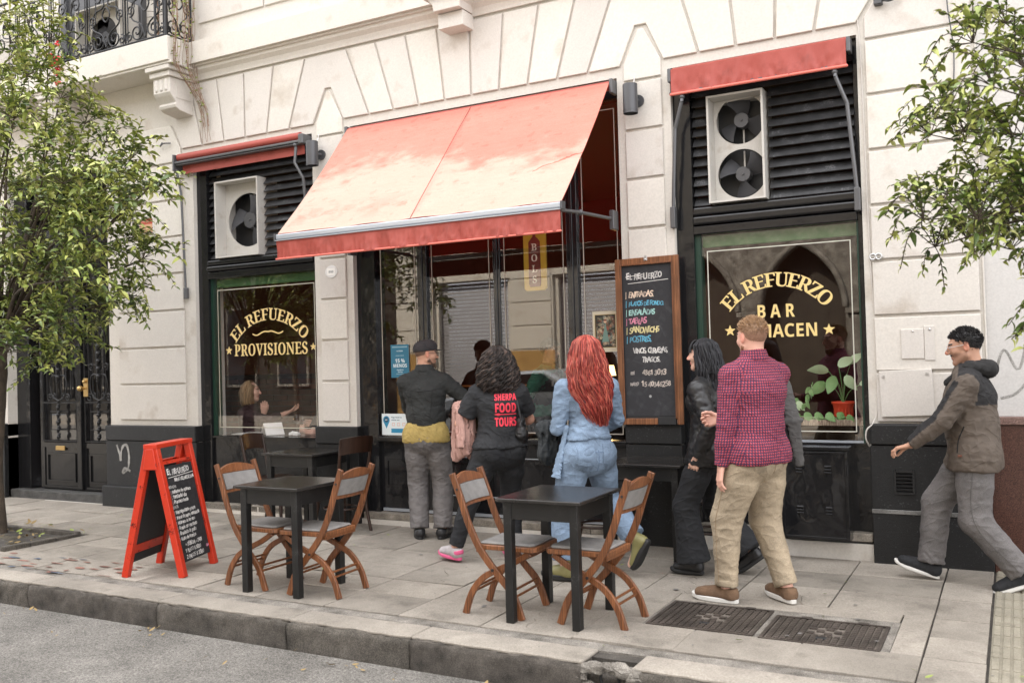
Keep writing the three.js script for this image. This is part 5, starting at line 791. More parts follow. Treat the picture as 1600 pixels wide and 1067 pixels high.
function sdfMesh(prims, cell, o = {}) {
  const lo = V(9, 9, 9), hi = V(-9, -9, -9); for (const s of prims) if (!s.sub) for (const P of [s.A, s.B]) { lo.min(P.clone().addScalar(-s.m - 0.03)); hi.max(P.clone().addScalar(s.m + 0.03)); }
  const nx = Math.ceil((hi.x - lo.x) / cell) + 1, ny = Math.ceil((hi.y - lo.y) / cell) + 1, nz = Math.ceil((hi.z - lo.z) / cell) + 1, F = new Float32Array(nx * ny * nz).fill(0.2);
  const id = (i, j, k) => (k * ny + j) * nx + i;
  for (const s of prims) {
    const pad = s.m + Math.max(0.04, s.k), a = s.A.clone().min(s.B).addScalar(-pad).sub(lo).divideScalar(cell), b = s.A.clone().max(s.B).addScalar(pad).sub(lo).divideScalar(cell);
    const i0 = Math.max(0, a.x | 0), i1 = Math.min(nx - 1, Math.ceil(b.x)), j0 = Math.max(0, a.y | 0), j1 = Math.min(ny - 1, Math.ceil(b.y)), k0 = Math.max(0, a.z | 0), k1 = Math.min(nz - 1, Math.ceil(b.z));
    for (let k = k0; k <= k1; k++) for (let j = j0; j <= j1; j++) for (let i = i0; i <= i1; i++) { const d = primD(s, lo.x + i * cell, lo.y + j * cell, lo.z + k * cell), q = id(i, j, k); F[q] = s.sub ? -smin(-F[q], d, s.k) : smin(F[q], d, s.k); }
  }
  if (o.disp || o.cut) for (let k = 0; k < nz; k++) for (let j = 0; j < ny; j++) for (let i = 0; i < nx; i++) { const q = id(i, j, k); if (Math.abs(F[q]) < 0.06) { const x = lo.x + i * cell, y = lo.y + j * cell, z = lo.z + k * cell; if (o.disp) F[q] -= o.disp(x, y, z); if (o.cut) F[q] = Math.max(F[q], o.cut(x, y, z)); } }
  const pos = [], map = new Int32Array(nx * ny * nz).fill(-1), idx = [];
  for (let k = 0; k < nz - 1; k++) for (let j = 0; j < ny - 1; j++) for (let i = 0; i < nx - 1; i++) {
    let c = 0, sx = 0, sy = 0, sz = 0, inside = 0; const v = []; for (let q = 0; q < 8; q++) { v[q] = F[id(i + (q & 1), j + ((q >> 1) & 1), k + (q >> 2))]; if (v[q] < 0) inside++; }
    if (inside === 0 || inside === 8) continue;
    for (let q = 0; q < 8; q++) for (const bit of [1, 2, 4]) { if (q & bit) continue; const r = q | bit; if ((v[q] < 0) === (v[r] < 0)) continue; const t = v[q] / (v[q] - v[r]); sx += (q & 1) + (bit === 1 ? t : 0); sy += ((q >> 1) & 1) + (bit === 2 ? t : 0); sz += (q >> 2) + (bit === 4 ? t : 0); c++; }
    map[id(i, j, k)] = pos.length / 3; pos.push(lo.x + (i + sx / c) * cell, lo.y + (j + sy / c) * cell, lo.z + (k + sz / c) * cell);
  }
  for (let k = 1; k < nz - 1; k++) for (let j = 1; j < ny - 1; j++) for (let i = 1; i < nx - 1; i++) {
    const a = F[id(i, j, k)] < 0;
    const quad = (p, q, r, s, flip) => { if (p < 0 || q < 0 || r < 0 || s < 0) return; flip ? idx.push(p, r, q, p, s, r) : idx.push(p, q, r, p, r, s); };
    if (a !== (F[id(i + 1, j, k)] < 0)) quad(map[id(i, j - 1, k - 1)], map[id(i, j, k - 1)], map[id(i, j, k)], map[id(i, j - 1, k)], !a);
    if (a !== (F[id(i, j + 1, k)] < 0)) quad(map[id(i - 1, j, k - 1)], map[id(i - 1, j, k)], map[id(i, j, k)], map[id(i, j, k - 1)], !a);
    if (a !== (F[id(i, j, k + 1)] < 0)) quad(map[id(i - 1, j - 1, k)], map[id(i, j - 1, k)], map[id(i, j, k)], map[id(i - 1, j, k)], !a);
  }
  let g = new THREE.BufferGeometry(); g.setAttribute('position', new THREE.Float32BufferAttribute(pos, 3)); g.setIndex(idx); g.computeVertexNormals();
  if (o.col) { const c = new Float32Array(pos.length); for (let i = 0; i < pos.length; i += 3) { const q = o.col(pos[i], pos[i + 1], pos[i + 2]); c[i] = q[0]; c[i + 1] = q[1]; c[i + 2] = q[2]; } g.setAttribute('color', new THREE.BufferAttribute(c, 3)); }
  if (o.uv) { // cloth lies round each bone: u round it, v along it, chosen per triangle
    g = g.toNonIndexed(); const p = g.attributes.position, uv = new Float32Array(p.count * 2), ps = prims.filter((s) => !s.sub);
    for (let i = 0; i < p.count; i += 3) {
      const cx = (p.getX(i) + p.getX(i + 1) + p.getX(i + 2)) / 3, cy = (p.getY(i) + p.getY(i + 1) + p.getY(i + 2)) / 3, cz = (p.getZ(i) + p.getZ(i + 1) + p.getZ(i + 2)) / 3; let best = ps[0], bd = 9; for (const s of ps) { const d = primD(s, cx, cy, cz); if (d < bd) { bd = d; best = s; } }
      const s = best, R0 = (s.r1[0] + s.r1[1] + s.r2[0] + s.r2[1]) / 4, ang = (x, y, z) => Math.atan2((x - s.A.x) * s.right.x + (y - s.A.y) * s.right.y + (z - s.A.z) * s.right.z, -((x - s.A.x) * s.fw.x + (y - s.A.y) * s.fw.y + (z - s.A.z) * s.fw.z)), a0 = ang(cx, cy, cz);
      for (let k = 0; k < 3; k++) { const x = p.getX(i + k), y = p.getY(i + k), z = p.getZ(i + k); let a = ang(x, y, z); if (a - a0 > 3) a -= 6.2832; if (a - a0 < -3) a += 6.2832; uv[(i + k) * 2] = a * R0; uv[(i + k) * 2 + 1] = Math.abs(s.ax.y) > 0.75 ? y : (x - s.A.x) * s.ax.x + (y - s.A.y) * s.ax.y + (z - s.A.z) * s.ax.z; }
    }
    g.setAttribute('uv', new THREE.BufferAttribute(uv, 2));
  }
  return g;
}
const noIdx = (g) => { const q = g.index ? g.toNonIndexed() : g; if (!q.attributes.uv) q.setAttribute('uv', new THREE.BufferAttribute(new Float32Array(q.attributes.position.count * 2), 2)); return q; };
// two-bone limb: where the middle joint goes
function ik(a, b, l1, l2, pole) { const d = b.clone().sub(a), L = Math.min(d.length(), (l1 + l2) * 0.999), n = d.clone().normalize(), x = (l1 * l1 - l2 * l2 + L * L) / (2 * L), h = Math.sqrt(Math.max(0, l1 * l1 - x * x)); const p = pole.clone().addScaledVector(n, -pole.dot(n)).normalize(); return a.clone().addScaledVector(n, x).addScaledVector(p, h); }
const wrinkle = (amp, f = 1, seed = 0) => (x, y, z) => { const w = n3(x * 3 + seed, y * 3, z * 3) * 0.08; const a = n3((x + w) * 8 * f + seed, (y + w) * 15 * f, (z - w) * 8 * f), b = n3(x * 18 * f, y * 30 * f + seed, z * 18 * f); return 0.68 * amp * ((1 - 2 * Math.abs(a)) * 0.65 + 0.4 * b); };
function handPrims(curl, spread = 1, side = 1) { // wrist at the origin, fingers along +y, palm towards +z
  const P = [seg([0, -0.035, 0], [0, 0.02, 0], [0.026, 0.02], [0.030, 0.017], { k: 0.012 })], K = { k: 0.010 };
  const X = [-0.031, -0.0105, 0.0105, 0.031], Ls = [0.060, 0.074, 0.080, 0.070], kn = [0.078, 0.086, 0.088, 0.083];
  for (let i = 0; i < 4; i++) {
    const sx = X[i] * side, k0 = V(sx, kn[i], 0); P.push(seg([sx * 0.6, 0.012, 0], k0, [0.015, 0.013], [0.0115, 0.0105], K));
    let p = k0, a = curl * (0.55 + 0.06 * (3 - i)), dx = sx * 1.2 * spread; const f = [0.46, 0.30, 0.24];
    for (let j = 0; j < 3; j++) { const l = Ls[i] * f[j], q = p.clone().add(V(dx * l, Math.cos(a) * l, Math.sin(a) * l)); P.push(seg(p, q, 0.0092 - j * 0.0008, 0.0084 - j * 0.0008, { k: 0.005 })); p = q; a += curl * (j === 0 ? 1.0 : 0.7); }
  }
  const t0 = V(0.020 * side, 0.018, 0.006), t1 = V(0.043 * side, 0.052, 0.020), t2 = V(0.046 * side, 0.080, 0.030 + curl * 0.012), t3 = V(0.040 * side, 0.101, 0.036 + curl * 0.022);
  P.push(seg(t0, t1, 0.0150, 0.0115, K), seg(t1, t2, 0.0110, 0.0098, { k: 0.006 }), seg(t2, t3, 0.0098, 0.0082, { k: 0.006 })); return P;
}
const skinM = std('skin', lin(1, 1, 1), { vertexColors: true, roughness: 0.55 });
function headPrims(o = {}) {
  const P = [ball([0, 0.032, -0.016], [0.075, 0.086, 0.095], { k: 0.03 }), ball([0, -0.025, 0.022], [0.060, 0.085, 0.066], { k: 0.03 }), seg([0, -0.02, -0.02], [0, -0.16, -0.035], [0.052, 0.055], [0.056, 0.058], { k: 0.03 })];
  for (const s of [-1, 1]) P.push(seg([s * 0.050, -0.055, 0.0], [s * 0.014, -0.098, 0.060], 0.022, 0.020, { k: 0.025 }), ball([s * 0.036, -0.022, 0.056], [0.026, 0.024, 0.026], { k: 0.02 }));
  P.push(ball([0, -0.098, 0.066], [0.022, 0.018, 0.018], { k: 0.018 }), seg([-0.036, 0.026, 0.077], [0.036, 0.026, 0.077], 0.013, 0.013, { k: 0.014 }));
  for (const s of [-1, 1]) P.push(ball([s * 0.031, 0.006, 0.099], [0.018, 0.013, 0.014], { k: 0.012, sub: 1 }));
  P.push(seg([0, 0.016, 0.085], [0, -0.024, 0.109], 0.0095, 0.0135, { k: 0.012 }), ball([0.012, -0.029, 0.097], [0.009, 0.008, 0.010], { k: 0.008 }), ball([-0.012, -0.029, 0.097], [0.009, 0.008, 0.010], { k: 0.008 }));
  P.push(seg([-0.018, -0.0535, 0.0835], [0.018, -0.0535, 0.0835], 0.0068, 0.0068, { k: 0.006 }), seg([-0.016, -0.0665, 0.0815], [0.016, -0.0665, 0.0815], 0.0078, 0.0078, { k: 0.006 }));
  for (const s of [-1, 1]) { P.push(ball([s * 0.031, 0.006, 0.078], [0.0135, 0.0125, 0.012], { k: 0.004 })); P.push(ball([s * 0.079, -0.004, -0.012], [0.0085, 0.031, 0.019], { k: 0.008 }), ball([s * 0.086, 0.0, -0.006], [0.006, 0.017, 0.009], { k: 0.005, sub: 1 })); }
  return P;
}
function strandGeo(pts, r, sides = 3) { // one thin tapered lock
  const n = pts.length, pos = [], idx = [], nor = []; const T = V(0, 0, 0), N = V(0.3, 0.1, 1).normalize(), B = V(0, 0, 0), Nn = V(0, 0, 0);
  for (let i = 0; i < n; i++) { T.copy(pts[Math.min(n - 1, i + 1)]).sub(pts[Math.max(0, i - 1)]).normalize(); B.copy(T).cross(N).normalize(); Nn.copy(B).cross(T).normalize(); const t = i / (n - 1), q = r * (0.55 + 0.45 * Math.sin(Math.PI * Math.min(1, 0.2 + t * 0.6))) * (t > 0.85 ? (1 - t) / 0.15 * 0.85 + 0.15 : 1);
    for (let k = 0; k < sides; k++) { const a = k / sides * 6.2832, c = Math.cos(a), s = Math.sin(a); pos.push(pts[i].x + q * (B.x * c + Nn.x * s), pts[i].y + q * (B.y * c + Nn.y * s), pts[i].z + q * (B.z * c + Nn.z * s)); nor.push(B.x * c + Nn.x * s, B.y * c + Nn.y * s, B.z * c + Nn.z * s); } }
  for (let i = 0; i + 1 < n; i++) for (let k = 0; k < sides; k++) { const a = i * sides + k, b = i * sides + (k + 1) % sides; idx.push(a, a + sides, b, b, a + sides, b + sides); }
  const g = new THREE.BufferGeometry(); g.setAttribute('position', new THREE.Float32BufferAttribute(pos, 3)); g.setAttribute('normal', new THREE.Float32BufferAttribute(nor, 3)); g.setIndex(idx); return g;
}
function joinFast(gs) { let nv = 0, ni = 0; for (const g of gs) { nv += g.attributes.position.count; ni += g.index.count; } const P = new Float32Array(nv * 3), N = new Float32Array(nv * 3), C = gs[0].userData.c ? new Float32Array(nv * 3) : null, I = new Uint32Array(ni); let a = 0, b = 0; for (const g of gs) { P.set(g.attributes.position.array, a * 3); N.set(g.attributes.normal.array, a * 3); const q = g.index.array; for (let i = 0; i < q.length; i++) I[b + i] = q[i] + a; if (C) for (let i = 0; i < g.attributes.position.count; i++) C.set(g.userData.c, (a + i) * 3); a += g.attributes.position.count; b += q.length; } const g = new THREE.BufferGeometry(); g.setAttribute('position', new THREE.BufferAttribute(P, 3)); g.setAttribute('normal', new THREE.BufferAttribute(N, 3)); if (C) g.setAttribute('color', new THREE.BufferAttribute(C, 3)); g.setIndex(new THREE.BufferAttribute(I, 1)); return g; }
// falling hair: a core mass plus wavy locks that follow stations [y, cx, cz, rx, rz] from the crown down, in head-turned coordinates
function hairMass(t, H, st, o) {
  const R = rng(o.seed ?? 1), at = (y) => { let i = 0; while (i < st.length - 2 && st[i + 1][0] > y) i++; const a = st[i], b = st[i + 1], q = clamp((a[0] - y) / (a[0] - b[0]), 0, 1), e = q * q * (3 - 2 * q); return [lerp(a[1], b[1], e), lerp(a[2], b[2], e), lerp(a[3], b[3], e), lerp(a[4], b[4], e)]; };
  const top = st[0][0], bot = st[st.length - 1][0], prims = [ball([0, 0.034, -0.020], [0.078, 0.084, 0.094], { k: 0.03 })];
  for (let i = 0; i + 1 < st.length; i++) { const a = st[i], b = st[i + 1]; if (a[0] < top - 0.02) prims.push(seg([a[1], a[0], a[2]], [b[1], b[0], b[2]], [a[3] * 0.86, a[4] * 0.86], [b[3] * 0.86, b[4] * 0.86], { k: 0.03, right: V(1, 0, 0), cap: 0.015 })); }
  const face = (x, y, z) => Math.min(z - (o.faceZ ?? 0.045) - 0.25 * Math.max(0, y - 0.02), (o.faceTop ?? 0.055) - y, 0.075 - Math.abs(x)); // keep the face free
  const core = noIdx(sdfMesh(prims, 0.010, { disp: (x, y, z) => 0.006 * n3(x * 30, y * 8, z * 30) + 0.003 * n3(x * 60, y * 20, z * 60) - 0.002, cut: (x, y, z) => face(x, y, z) }));
  const locks = [];
  for (let i = 0; i < o.n; i++) {
    const a0 = (o.front ?? 0.62) * Math.PI, phi = Math.PI + (R() * 2 - 1) * a0, y0 = top - 0.001 - (R() < 0.6 ? 0 : R()) * (o.rootDrop ?? 0.10), y1 = bot + Math.pow(R(), 2) * (o.endVar ?? 0.25) + 0.10 * (o.sideUp ?? 0) * Math.abs(Math.cos(phi + Math.PI / 2)), lay = 0.86 + 0.17 * R(), ph = R() * 6.28, fr = (o.freq ?? 22) * (0.8 + 0.4 * R()), am = (o.amp ?? 0.012) * (0.6 + 0.8 * R()), n = o.seg ?? 26, pts = [];
    const crown = V((R() - 0.5) * 0.03, top, -0.02);
    for (let j = 0; j <= n; j++) { const u = j / n, y = y0 + (y1 - y0) * u, s = at(y), w = am * Math.min(1, u * 3), q = fr * (y0 - y) + ph; const x = s[0] + Math.sin(phi) * (s[2] * lay + w * Math.sin(q)) + Math.cos(phi) * w * Math.cos(q * (o.helix ?? 0.8)), z = s[1] + Math.cos(phi) * (s[3] * lay + w * Math.sin(q)) - Math.sin(phi) * w * Math.cos(q * (o.helix ?? 0.8)); const p = V(x, y + (o.helixY ?? 0) * Math.sin(q), z);  pts.push(p); }
    const g = strandGeo(pts, (o.r ?? 0.006) * (0.6 + 0.8 * R())); const v = 0.65 + 0.7 * R(); g.userData.c = o.tones[(R() * o.tones.length) | 0].map((c) => c * v); locks.push(g);
  }
  const h = grp('hair', t); h.applyMatrix4(H);
  mesh('hair_mass', core, o.mat, h); mesh('hair_locks', joinFast(locks), o.lockMat, h); return h;
}
const PANTS = {};
function makePerson(S) {
  const t = thing('person', S.label, 'person', [S.at[0], S.floor ?? 0, S.at[1]], S.face * DEG, S.group), s = S.h / 1.72, g0 = S.girth ?? 1;
  t.updateMatrixWorld(true); const inv = t.matrixWorld.clone().invert(), W = (p) => V(...p).applyMatrix4(inv);
  const rotv = (a) => [V(Math.cos(a), 0, -Math.sin(a)), V(Math.sin(a), 0, Math.cos(a))];
  const [px, pf] = rotv((S.pelvisYaw ?? 0) * DEG), [sx, sf] = rotv((S.shYaw ?? 0) * DEG);
  const hipY = (S.hipY ?? 0.90) * s, Hc = V(S.hip?.[0] ?? 0, hipY, S.hip?.[1] ?? 0), lean = V(S.lean?.[0] ?? 0, 0, S.lean?.[1] ?? 0);
  const J = {}; const Sc = Hc.clone().add(V(0, 0.515 * s, 0)).add(lean), bw = S.broad ?? 1, hw = S.hips ?? 1;
  J.neck = Sc.clone().add(V(0, 0.045 * s, 0)).addScaledVector(lean, 0.1); J.head = J.neck.clone().add(V(0, 0.15 * s, 0)).addScaledVector(lean, 0.25).add(V(S.headOff?.[0] ?? 0, S.headOff?.[1] ?? 0, S.headOff?.[2] ?? 0)); const fwdHead = rotv((S.headYaw ?? 0) * DEG)[1]; J.head.addScaledVector(fwdHead, 0.018);
  const arms = [], legs = [];
  for (const [side, q] of [[1, S.L ?? {}], [-1, S.R ?? {}]]) {
    const sh = Sc.clone().addScaledVector(sx, side * 0.172 * s * bw).add(V(0, -0.055 * s, 0)).addScaledVector(sf, q.shF ?? 0), hand = q.hand ? W(q.hand) : sh.clone().add(V(side * 0.08, -0.53 * s, 0.04)), el = ik(sh, hand, 0.285 * s, 0.255 * s, q.pole ? V(...q.pole) : V(side * 0.3, 0, -1));
    const fd = hand.clone().sub(el).normalize(), wr = el.clone().addScaledVector(fd, 0.255 * s); arms.push({ side, sh, el, wr, fd, ...q });
    const hip = Hc.clone().addScaledVector(px, side * 0.085 * s * hw), ank = q.foot ? W(q.foot) : V(side * 0.10, 0.09, 0), kn = ik(hip, ank, 0.425 * s, 0.415 * s, q.kpole ? V(...q.kpole) : pf.clone().addScaledVector(px, side * 0.15)); legs.push({ side, hip, kn, ank, ...q });
  }
  // ---- body: one skin surface with head and hands
  const b = [], add = (...a) => b.push(seg(...a)), r = (x, z) => [x * s * g0, z * s * g0];
  const wst = Hc.clone().lerp(Sc, 0.36), cst = Hc.clone().lerp(Sc, 0.72);
  add(Hc.clone().add(V(0, -0.05, 0)), wst, r(0.14 * hw, 0.10), r(0.115, 0.088), { right: px }); add(wst, cst, r(0.115, 0.088), r(0.14, 0.10), { right: sx }); add(cst, Sc, r(0.14, 0.10), r(0.10, 0.06), { right: sx }); add(arms[0].sh, arms[1].sh, 0.040 * s, 0.040 * s); add(Sc, J.neck.clone().lerp(J.head, 0.55), 0.055 * s, 0.050 * s);
  for (const a of arms) { const k = { k: 0.025 }; add(a.sh, a.el, 0.046 * s * (S.armR ?? 1), 0.040 * s * (S.armR ?? 1), k); add(a.el, a.el.clone().lerp(a.wr, 0.3), 0.040 * s * (S.armR ?? 1), 0.041 * s * (S.armR ?? 1), k); add(a.el.clone().lerp(a.wr, 0.3), a.wr, 0.041 * s * (S.armR ?? 1), 0.025 * s, k); }
  for (const l of legs) { add(l.hip, l.kn, r(0.075, 0.078), r(0.052, 0.054), { k: 0.02 }); add(l.kn, l.ank, 0.050 * s, 0.037 * s, { k: 0.02 }); const fy = (l.fyaw ?? 0) * DEG, fp = (l.fpitch ?? 0) * DEG, f = V(Math.sin(fy) * Math.cos(fp), Math.sin(fp), Math.cos(fy) * Math.cos(fp)); l.fdir = f; add(l.ank.clone().add(V(0, -0.03, 0)), l.ank.clone().add(V(0, -0.045, 0)).addScaledVector(f, 0.13), 0.032, 0.024, { k: 0.02 }); }
  const sk = S.skin, skc = (x, y, z) => { const v = 1 + 0.06 * n3(x * 20, y * 20, z * 20); return [sk[0] * v, sk[1] * v, sk[2] * v]; };
  const parts = [noIdx(sdfMesh(b, 0.012, { col: skc }))];
  const hs = s * (S.headS ?? 0.93), HM = new THREE.Matrix4().makeTranslation(J.head.x, J.head.y, J.head.z).multiply(new THREE.Matrix4().makeRotationY((S.headYaw ?? 0) * DEG)).multiply(new THREE.Matrix4().makeRotationX((S.headPitch ?? 0) * DEG)).multiply(new THREE.Matrix4().makeRotationZ((S.headRoll ?? 0) * DEG)).multiply(new THREE.Matrix4().makeScale(hs, hs, hs));
  const lipc = S.lip ?? [sk[0] * 0.85, sk[1] * 0.55, sk[2] * 0.55], brow = S.brow ?? [0.02, 0.014, 0.01];
  const hg = noIdx(sdfMesh(headPrims(), 0.0045, { col: (x, y, z) => { if (z > 0.07 && Math.abs(x) < 0.024 && y < -0.048 && y > -0.074) return lipc; for (const e of [-1, 1]) { const dx = x - e * 0.031, dy = y - 0.006; if (z > 0.074 && Math.hypot(dx / 1.25, dy) < 0.0085) return Math.hypot(dx, dy) < 0.0052 ? [0.03, 0.02, 0.015] : [0.55, 0.52, 0.50]; if (z > 0.06 && Math.abs(y - 0.031 + Math.abs(x - e * 0.03) * 0.15) < 0.0055 && Math.abs(dx) < 0.019) return brow; } const ear = Math.abs(x) > 0.076 || (Math.abs(x) < 0.02 && z > 0.1) ? 1 : 0; const c = skc(x, y, z); let q = [c[0] * (1 + 0.05 * ear), c[1] * (1 - 0.18 * ear), c[2] * (1 - 0.2 * ear)]; if (S.stubble && y > -0.14 && ((y < -0.035 && z > -0.01) || (y > 0.03 && z < 0.0))) q = q.map((v, i) => v * 0.75 + S.stubble[i] * 0.25); return q; } })).applyMatrix4(HM); parts.push(hg);
  for (const a of arms) { const y = a.hdir ? V(...a.hdir).normalize() : a.fd.clone(), pn = a.palm ? V(...a.palm) : V(-a.side, 0, 0); pn.addScaledVector(y, -pn.dot(y)).normalize(); const x = y.clone().cross(pn); const m = new THREE.Matrix4().makeBasis(x, y, pn).scale(V(s * 0.98, s * 0.98, s * 0.98)).setPosition(a.wr); parts.push(noIdx(sdfMesh(handPrims(a.curl ?? 0.45, 1, a.thumb ?? -a.side), 0.0042, { col: skc })).applyMatrix4(m)); }
  mesh('body', mergeGeometries(parts), skinM, t);
  // ---- clothes
  const B = (list) => list;
  if (S.top) {
    const o = S.top, e = o.off ?? 0.014, q = [], R2 = (x, z) => [x * s * g0 + e, z * s * g0 + e], hem = o.hem * s, hemC = Hc.clone().lerp(Sc, (hem - Hc.y) / (Sc.y - Hc.y)), hr = o.hemR ?? [0.15, 0.11], k = { right: px, k: 0.05 };
    q.push(seg(hemC, wst, R2(...hr), R2(...(o.waist ?? [0.125, 0.098])), { ...k, fa: true }), seg(wst, cst, R2(...(o.waist ?? [0.125, 0.098])), R2(...(o.chest ?? [0.152, 0.112])), { right: sx, k: 0.05 }), seg(cst, Sc.clone().add(V(0, -0.02, 0)), R2(...(o.chest ?? [0.152, 0.112])), R2(0.115, 0.070), { right: sx, k: 0.05 }), seg(arms[0].sh, arms[1].sh, 0.046 * s + e, 0.046 * s + e, { k: 0.05 }), ...arms.map((a) => seg(Sc.clone().lerp(J.neck, 0.4), a.sh, 0.050 * s + e * 0.5, 0.040 * s + e, { k: 0.04 })), seg(Sc, Sc.clone().lerp(J.neck, 0.6), 0.075 * s, 0.062 * s, { k: 0.04, fb: true }));
    if (S.bust) for (const d of [-1, 1]) q.push(ball(cst.clone().addScaledVector(sx, d * 0.072 * s).addScaledVector(sf, 0.075 * s).toArray(), [0.066 * s, 0.066 * s, 0.06 * s], { k: 0.04 }));
    if (S.belly) q.push(ball(wst.clone().addScaledVector(sf, 0.045).add(V(0, -0.02, 0)).toArray(), [0.12 * s, 0.13 * s, 0.105 * s], { k: 0.05 }));
    const le = (S.legs?.off ?? 0.014) + 0.012, hipQ = (floor, ee) => { const o2 = { floor }; return [seg(Hc.clone().add(V(0, -0.04, 0)), Hc.clone().lerp(Sc, 0.2), [0.142 * hw * s * g0 + ee, 0.112 * s * g0 + ee], [0.130 * s * g0 + ee, 0.100 * s * g0 + ee], { right: px, k: 0.04, ...o2 }), ...legs.flatMap((l) => [ball(l.hip.clone().addScaledVector(pf, -0.048 * s * (S.glute ?? 1)).addScaledVector(px, -l.side * 0.008).add(V(0, -0.015, 0)).toArray(), [0.088 * s * hw + ee * 0.8, 0.098 * s + ee * 0.8, 0.080 * s * (S.glute ?? 1) + ee * 0.8], { k: 0.04, ...o2 }), seg(l.hip, l.hip.clone().lerp(l.kn, 0.3), [0.086 * s * g0 + ee, 0.09 * s * g0 + ee], [0.086 * s * g0 + ee, 0.09 * s * g0 + ee], { k: 0.05, right: px, ...o2 })])]; };
    if (S.legs && !o.noHip) q.push(...hipQ(hemC.y, le));
    const ar = (S.armR ?? 1) * s;
    for (const a of arms) {
      const sk2 = { k: 0.014 }; if (o.sleeve === 'short') { q.push(seg(a.sh, a.sh.clone().lerp(a.el, 0.72), 0.060 * ar + e * 0.7, 0.058 * ar + e * 1.2, { ...sk2, fb: true })); continue; }
      const w2 = a.el.clone().lerp(a.wr, o.cuffAt ?? 0.96), pf_ = o.puff ? 0.014 : 0;
      q.push(seg(a.sh, a.sh.clone().lerp(a.el, 0.35), 0.055 * ar + e + pf_, 0.052 * ar + e + pf_ * 0.6, sk2), seg(a.sh.clone().lerp(a.el, 0.35), a.el, 0.052 * ar + e + pf_ * 0.6, 0.044 * ar + e, sk2), seg(a.el, a.el.clone().lerp(a.wr, 0.45), 0.044 * ar + e, 0.041 * ar + e, sk2), seg(a.el.clone().lerp(a.wr, 0.45), w2, 0.041 * ar + e, 0.030 * s + e * 0.6, { ...sk2, fb: true }));
    }
    const amp = o.amp ?? 0.006, wf = wrinkle(amp, o.freq ?? 1, o.seed ?? 3);
    const g = sdfMesh(q, 0.0095, { disp: wf, uv: true, col: o.col ? (x, y, z) => o.col(x, y, z, { arms, Sc, Hc, cst, sx, sf, s }) : undefined }); mesh(o.name, g, o.mat, t);
    if (o.band) mesh(o.band.name ?? 'hem_band', noIdx(sdfMesh([seg(hemC.clone().add(V(0, -0.005, 0)), hemC.clone().add(V(0, o.band.h, 0)), [R2(...hr)[0] + 0.003, R2(...hr)[1] + 0.003], [R2(...hr)[0] + 0.004, R2(...hr)[1] + 0.004], { right: px, fa: true, fb: true })], 0.009, { uv: true })), o.band.mat, t);
    if (o.cuffs) for (const a of arms) { const w2 = a.el.clone().lerp(a.wr, o.cuffAt ?? 0.96), c0 = w2.clone().lerp(a.el, 0.18); mesh('cuff', sdfMesh([seg(c0, w2.clone().addScaledVector(a.fd, 0.006), 0.033 * s + e * 0.7, 0.032 * s + e * 0.7, { fa: true, fb: true })], 0.007, { uv: true }), o.cuffs, t); }
    if (o.collar) { const c0 = Sc.clone().add(V(0, 0.030, 0)), c1 = J.neck.clone().add(V(0, 0.050 * s, 0)).addScaledVector(sf, 0.004), g2 = sdfMesh([seg(c0, c1, [0.096 * s, 0.086 * s], [0.073 * s, 0.072 * s], { right: sx, fa: true, fb: true, k: 0.01 }), seg(c0.clone().add(V(0, -0.03, 0)), c1.clone().add(V(0, 0.03, 0)), [0.066 * s, 0.062 * s], [0.064 * s, 0.062 * s], { right: sx, sub: true, k: 0.004, fa: true, fb: true })], 0.0065, { uv: true, disp: wrinkle(0.002, 2, 5) }); mesh('collar', g2, o.collar, t); }
    S.hemInfo = { hemC, hr: R2(...hr) };
    if (o.under) { const u = o.under; mesh(u.name, sdfMesh([...hipQ(u.hem * s, le - 0.012)].map((z) => ({ ...z })), 0.008, { disp: wrinkle(0.007, 1.3, 17), uv: true, cut: (x, y, z) => y - hemC.y - 0.03 }), u.mat, t); }
  }
  if (S.legs) {
    const o = S.legs, e = o.off ?? 0.014, q = [], R2 = (x, z) => [x * s * g0 + e, z * s * g0 + e], topY = (o.top ?? 1.0) * s, tc = Hc.clone().lerp(Sc, (topY - Hc.y) / (Sc.y - Hc.y));
    q.push(seg(Hc.clone().add(V(0, -0.04, 0)), tc, R2(0.142 * hw, 0.112), R2(0.130, 0.100), { right: px, fb: true, k: 0.04 }));
    for (const l of legs) {
      q.push(ball(l.hip.clone().addScaledVector(pf, -0.048 * s * (S.glute ?? 1)).addScaledVector(px, -l.side * 0.008).add(V(0, -0.015, 0)).toArray(), [0.088 * s * hw + e * 0.5, 0.098 * s + e * 0.5, 0.080 * s * (S.glute ?? 1) + e * 0.4], { k: 0.04 }));
      const hemP = l.kn.clone().lerp(l.ank, o.hemAt ?? 0.94), kr = o.knee ?? [0.060, 0.064], hr = o.hemR ?? 0.062, mid = l.kn.clone().lerp(l.ank, 0.45), mr = o.midR ?? lerp(kr[0] * s + e, hr, 0.5);
      const th = l.hip.clone().lerp(l.kn, 0.45), tr = o.thigh ?? [0.086, 0.090];
      q.push(seg(l.hip, th, R2(tr[0], tr[1]), R2(lerp(tr[0], kr[0], 0.35), lerp(tr[1], kr[1], 0.35)), { k: 0.022, right: px }), seg(th, l.kn, R2(lerp(tr[0], kr[0], 0.35), lerp(tr[1], kr[1], 0.35)), R2(...kr), { k: 0.022, right: px }), seg(l.kn, mid, R2(...kr), [mr, mr], { k: 0.022, right: px }), seg(mid, hemP, [mr, mr], [hr, hr * 1.05], { k: 0.022, right: px, fb: true }));
      l.hemP = hemP; l.hr = hr;
    }
    const wf = wrinkle(o.amp ?? 0.006, o.freq ?? 1, o.seed ?? 9), ky = legs.map((l) => [l.kn, l.hemP]);
    const topCut = S.top ? (S.top.under ? S.top.under.hem : S.top.hem) * s + 0.045 : 9;
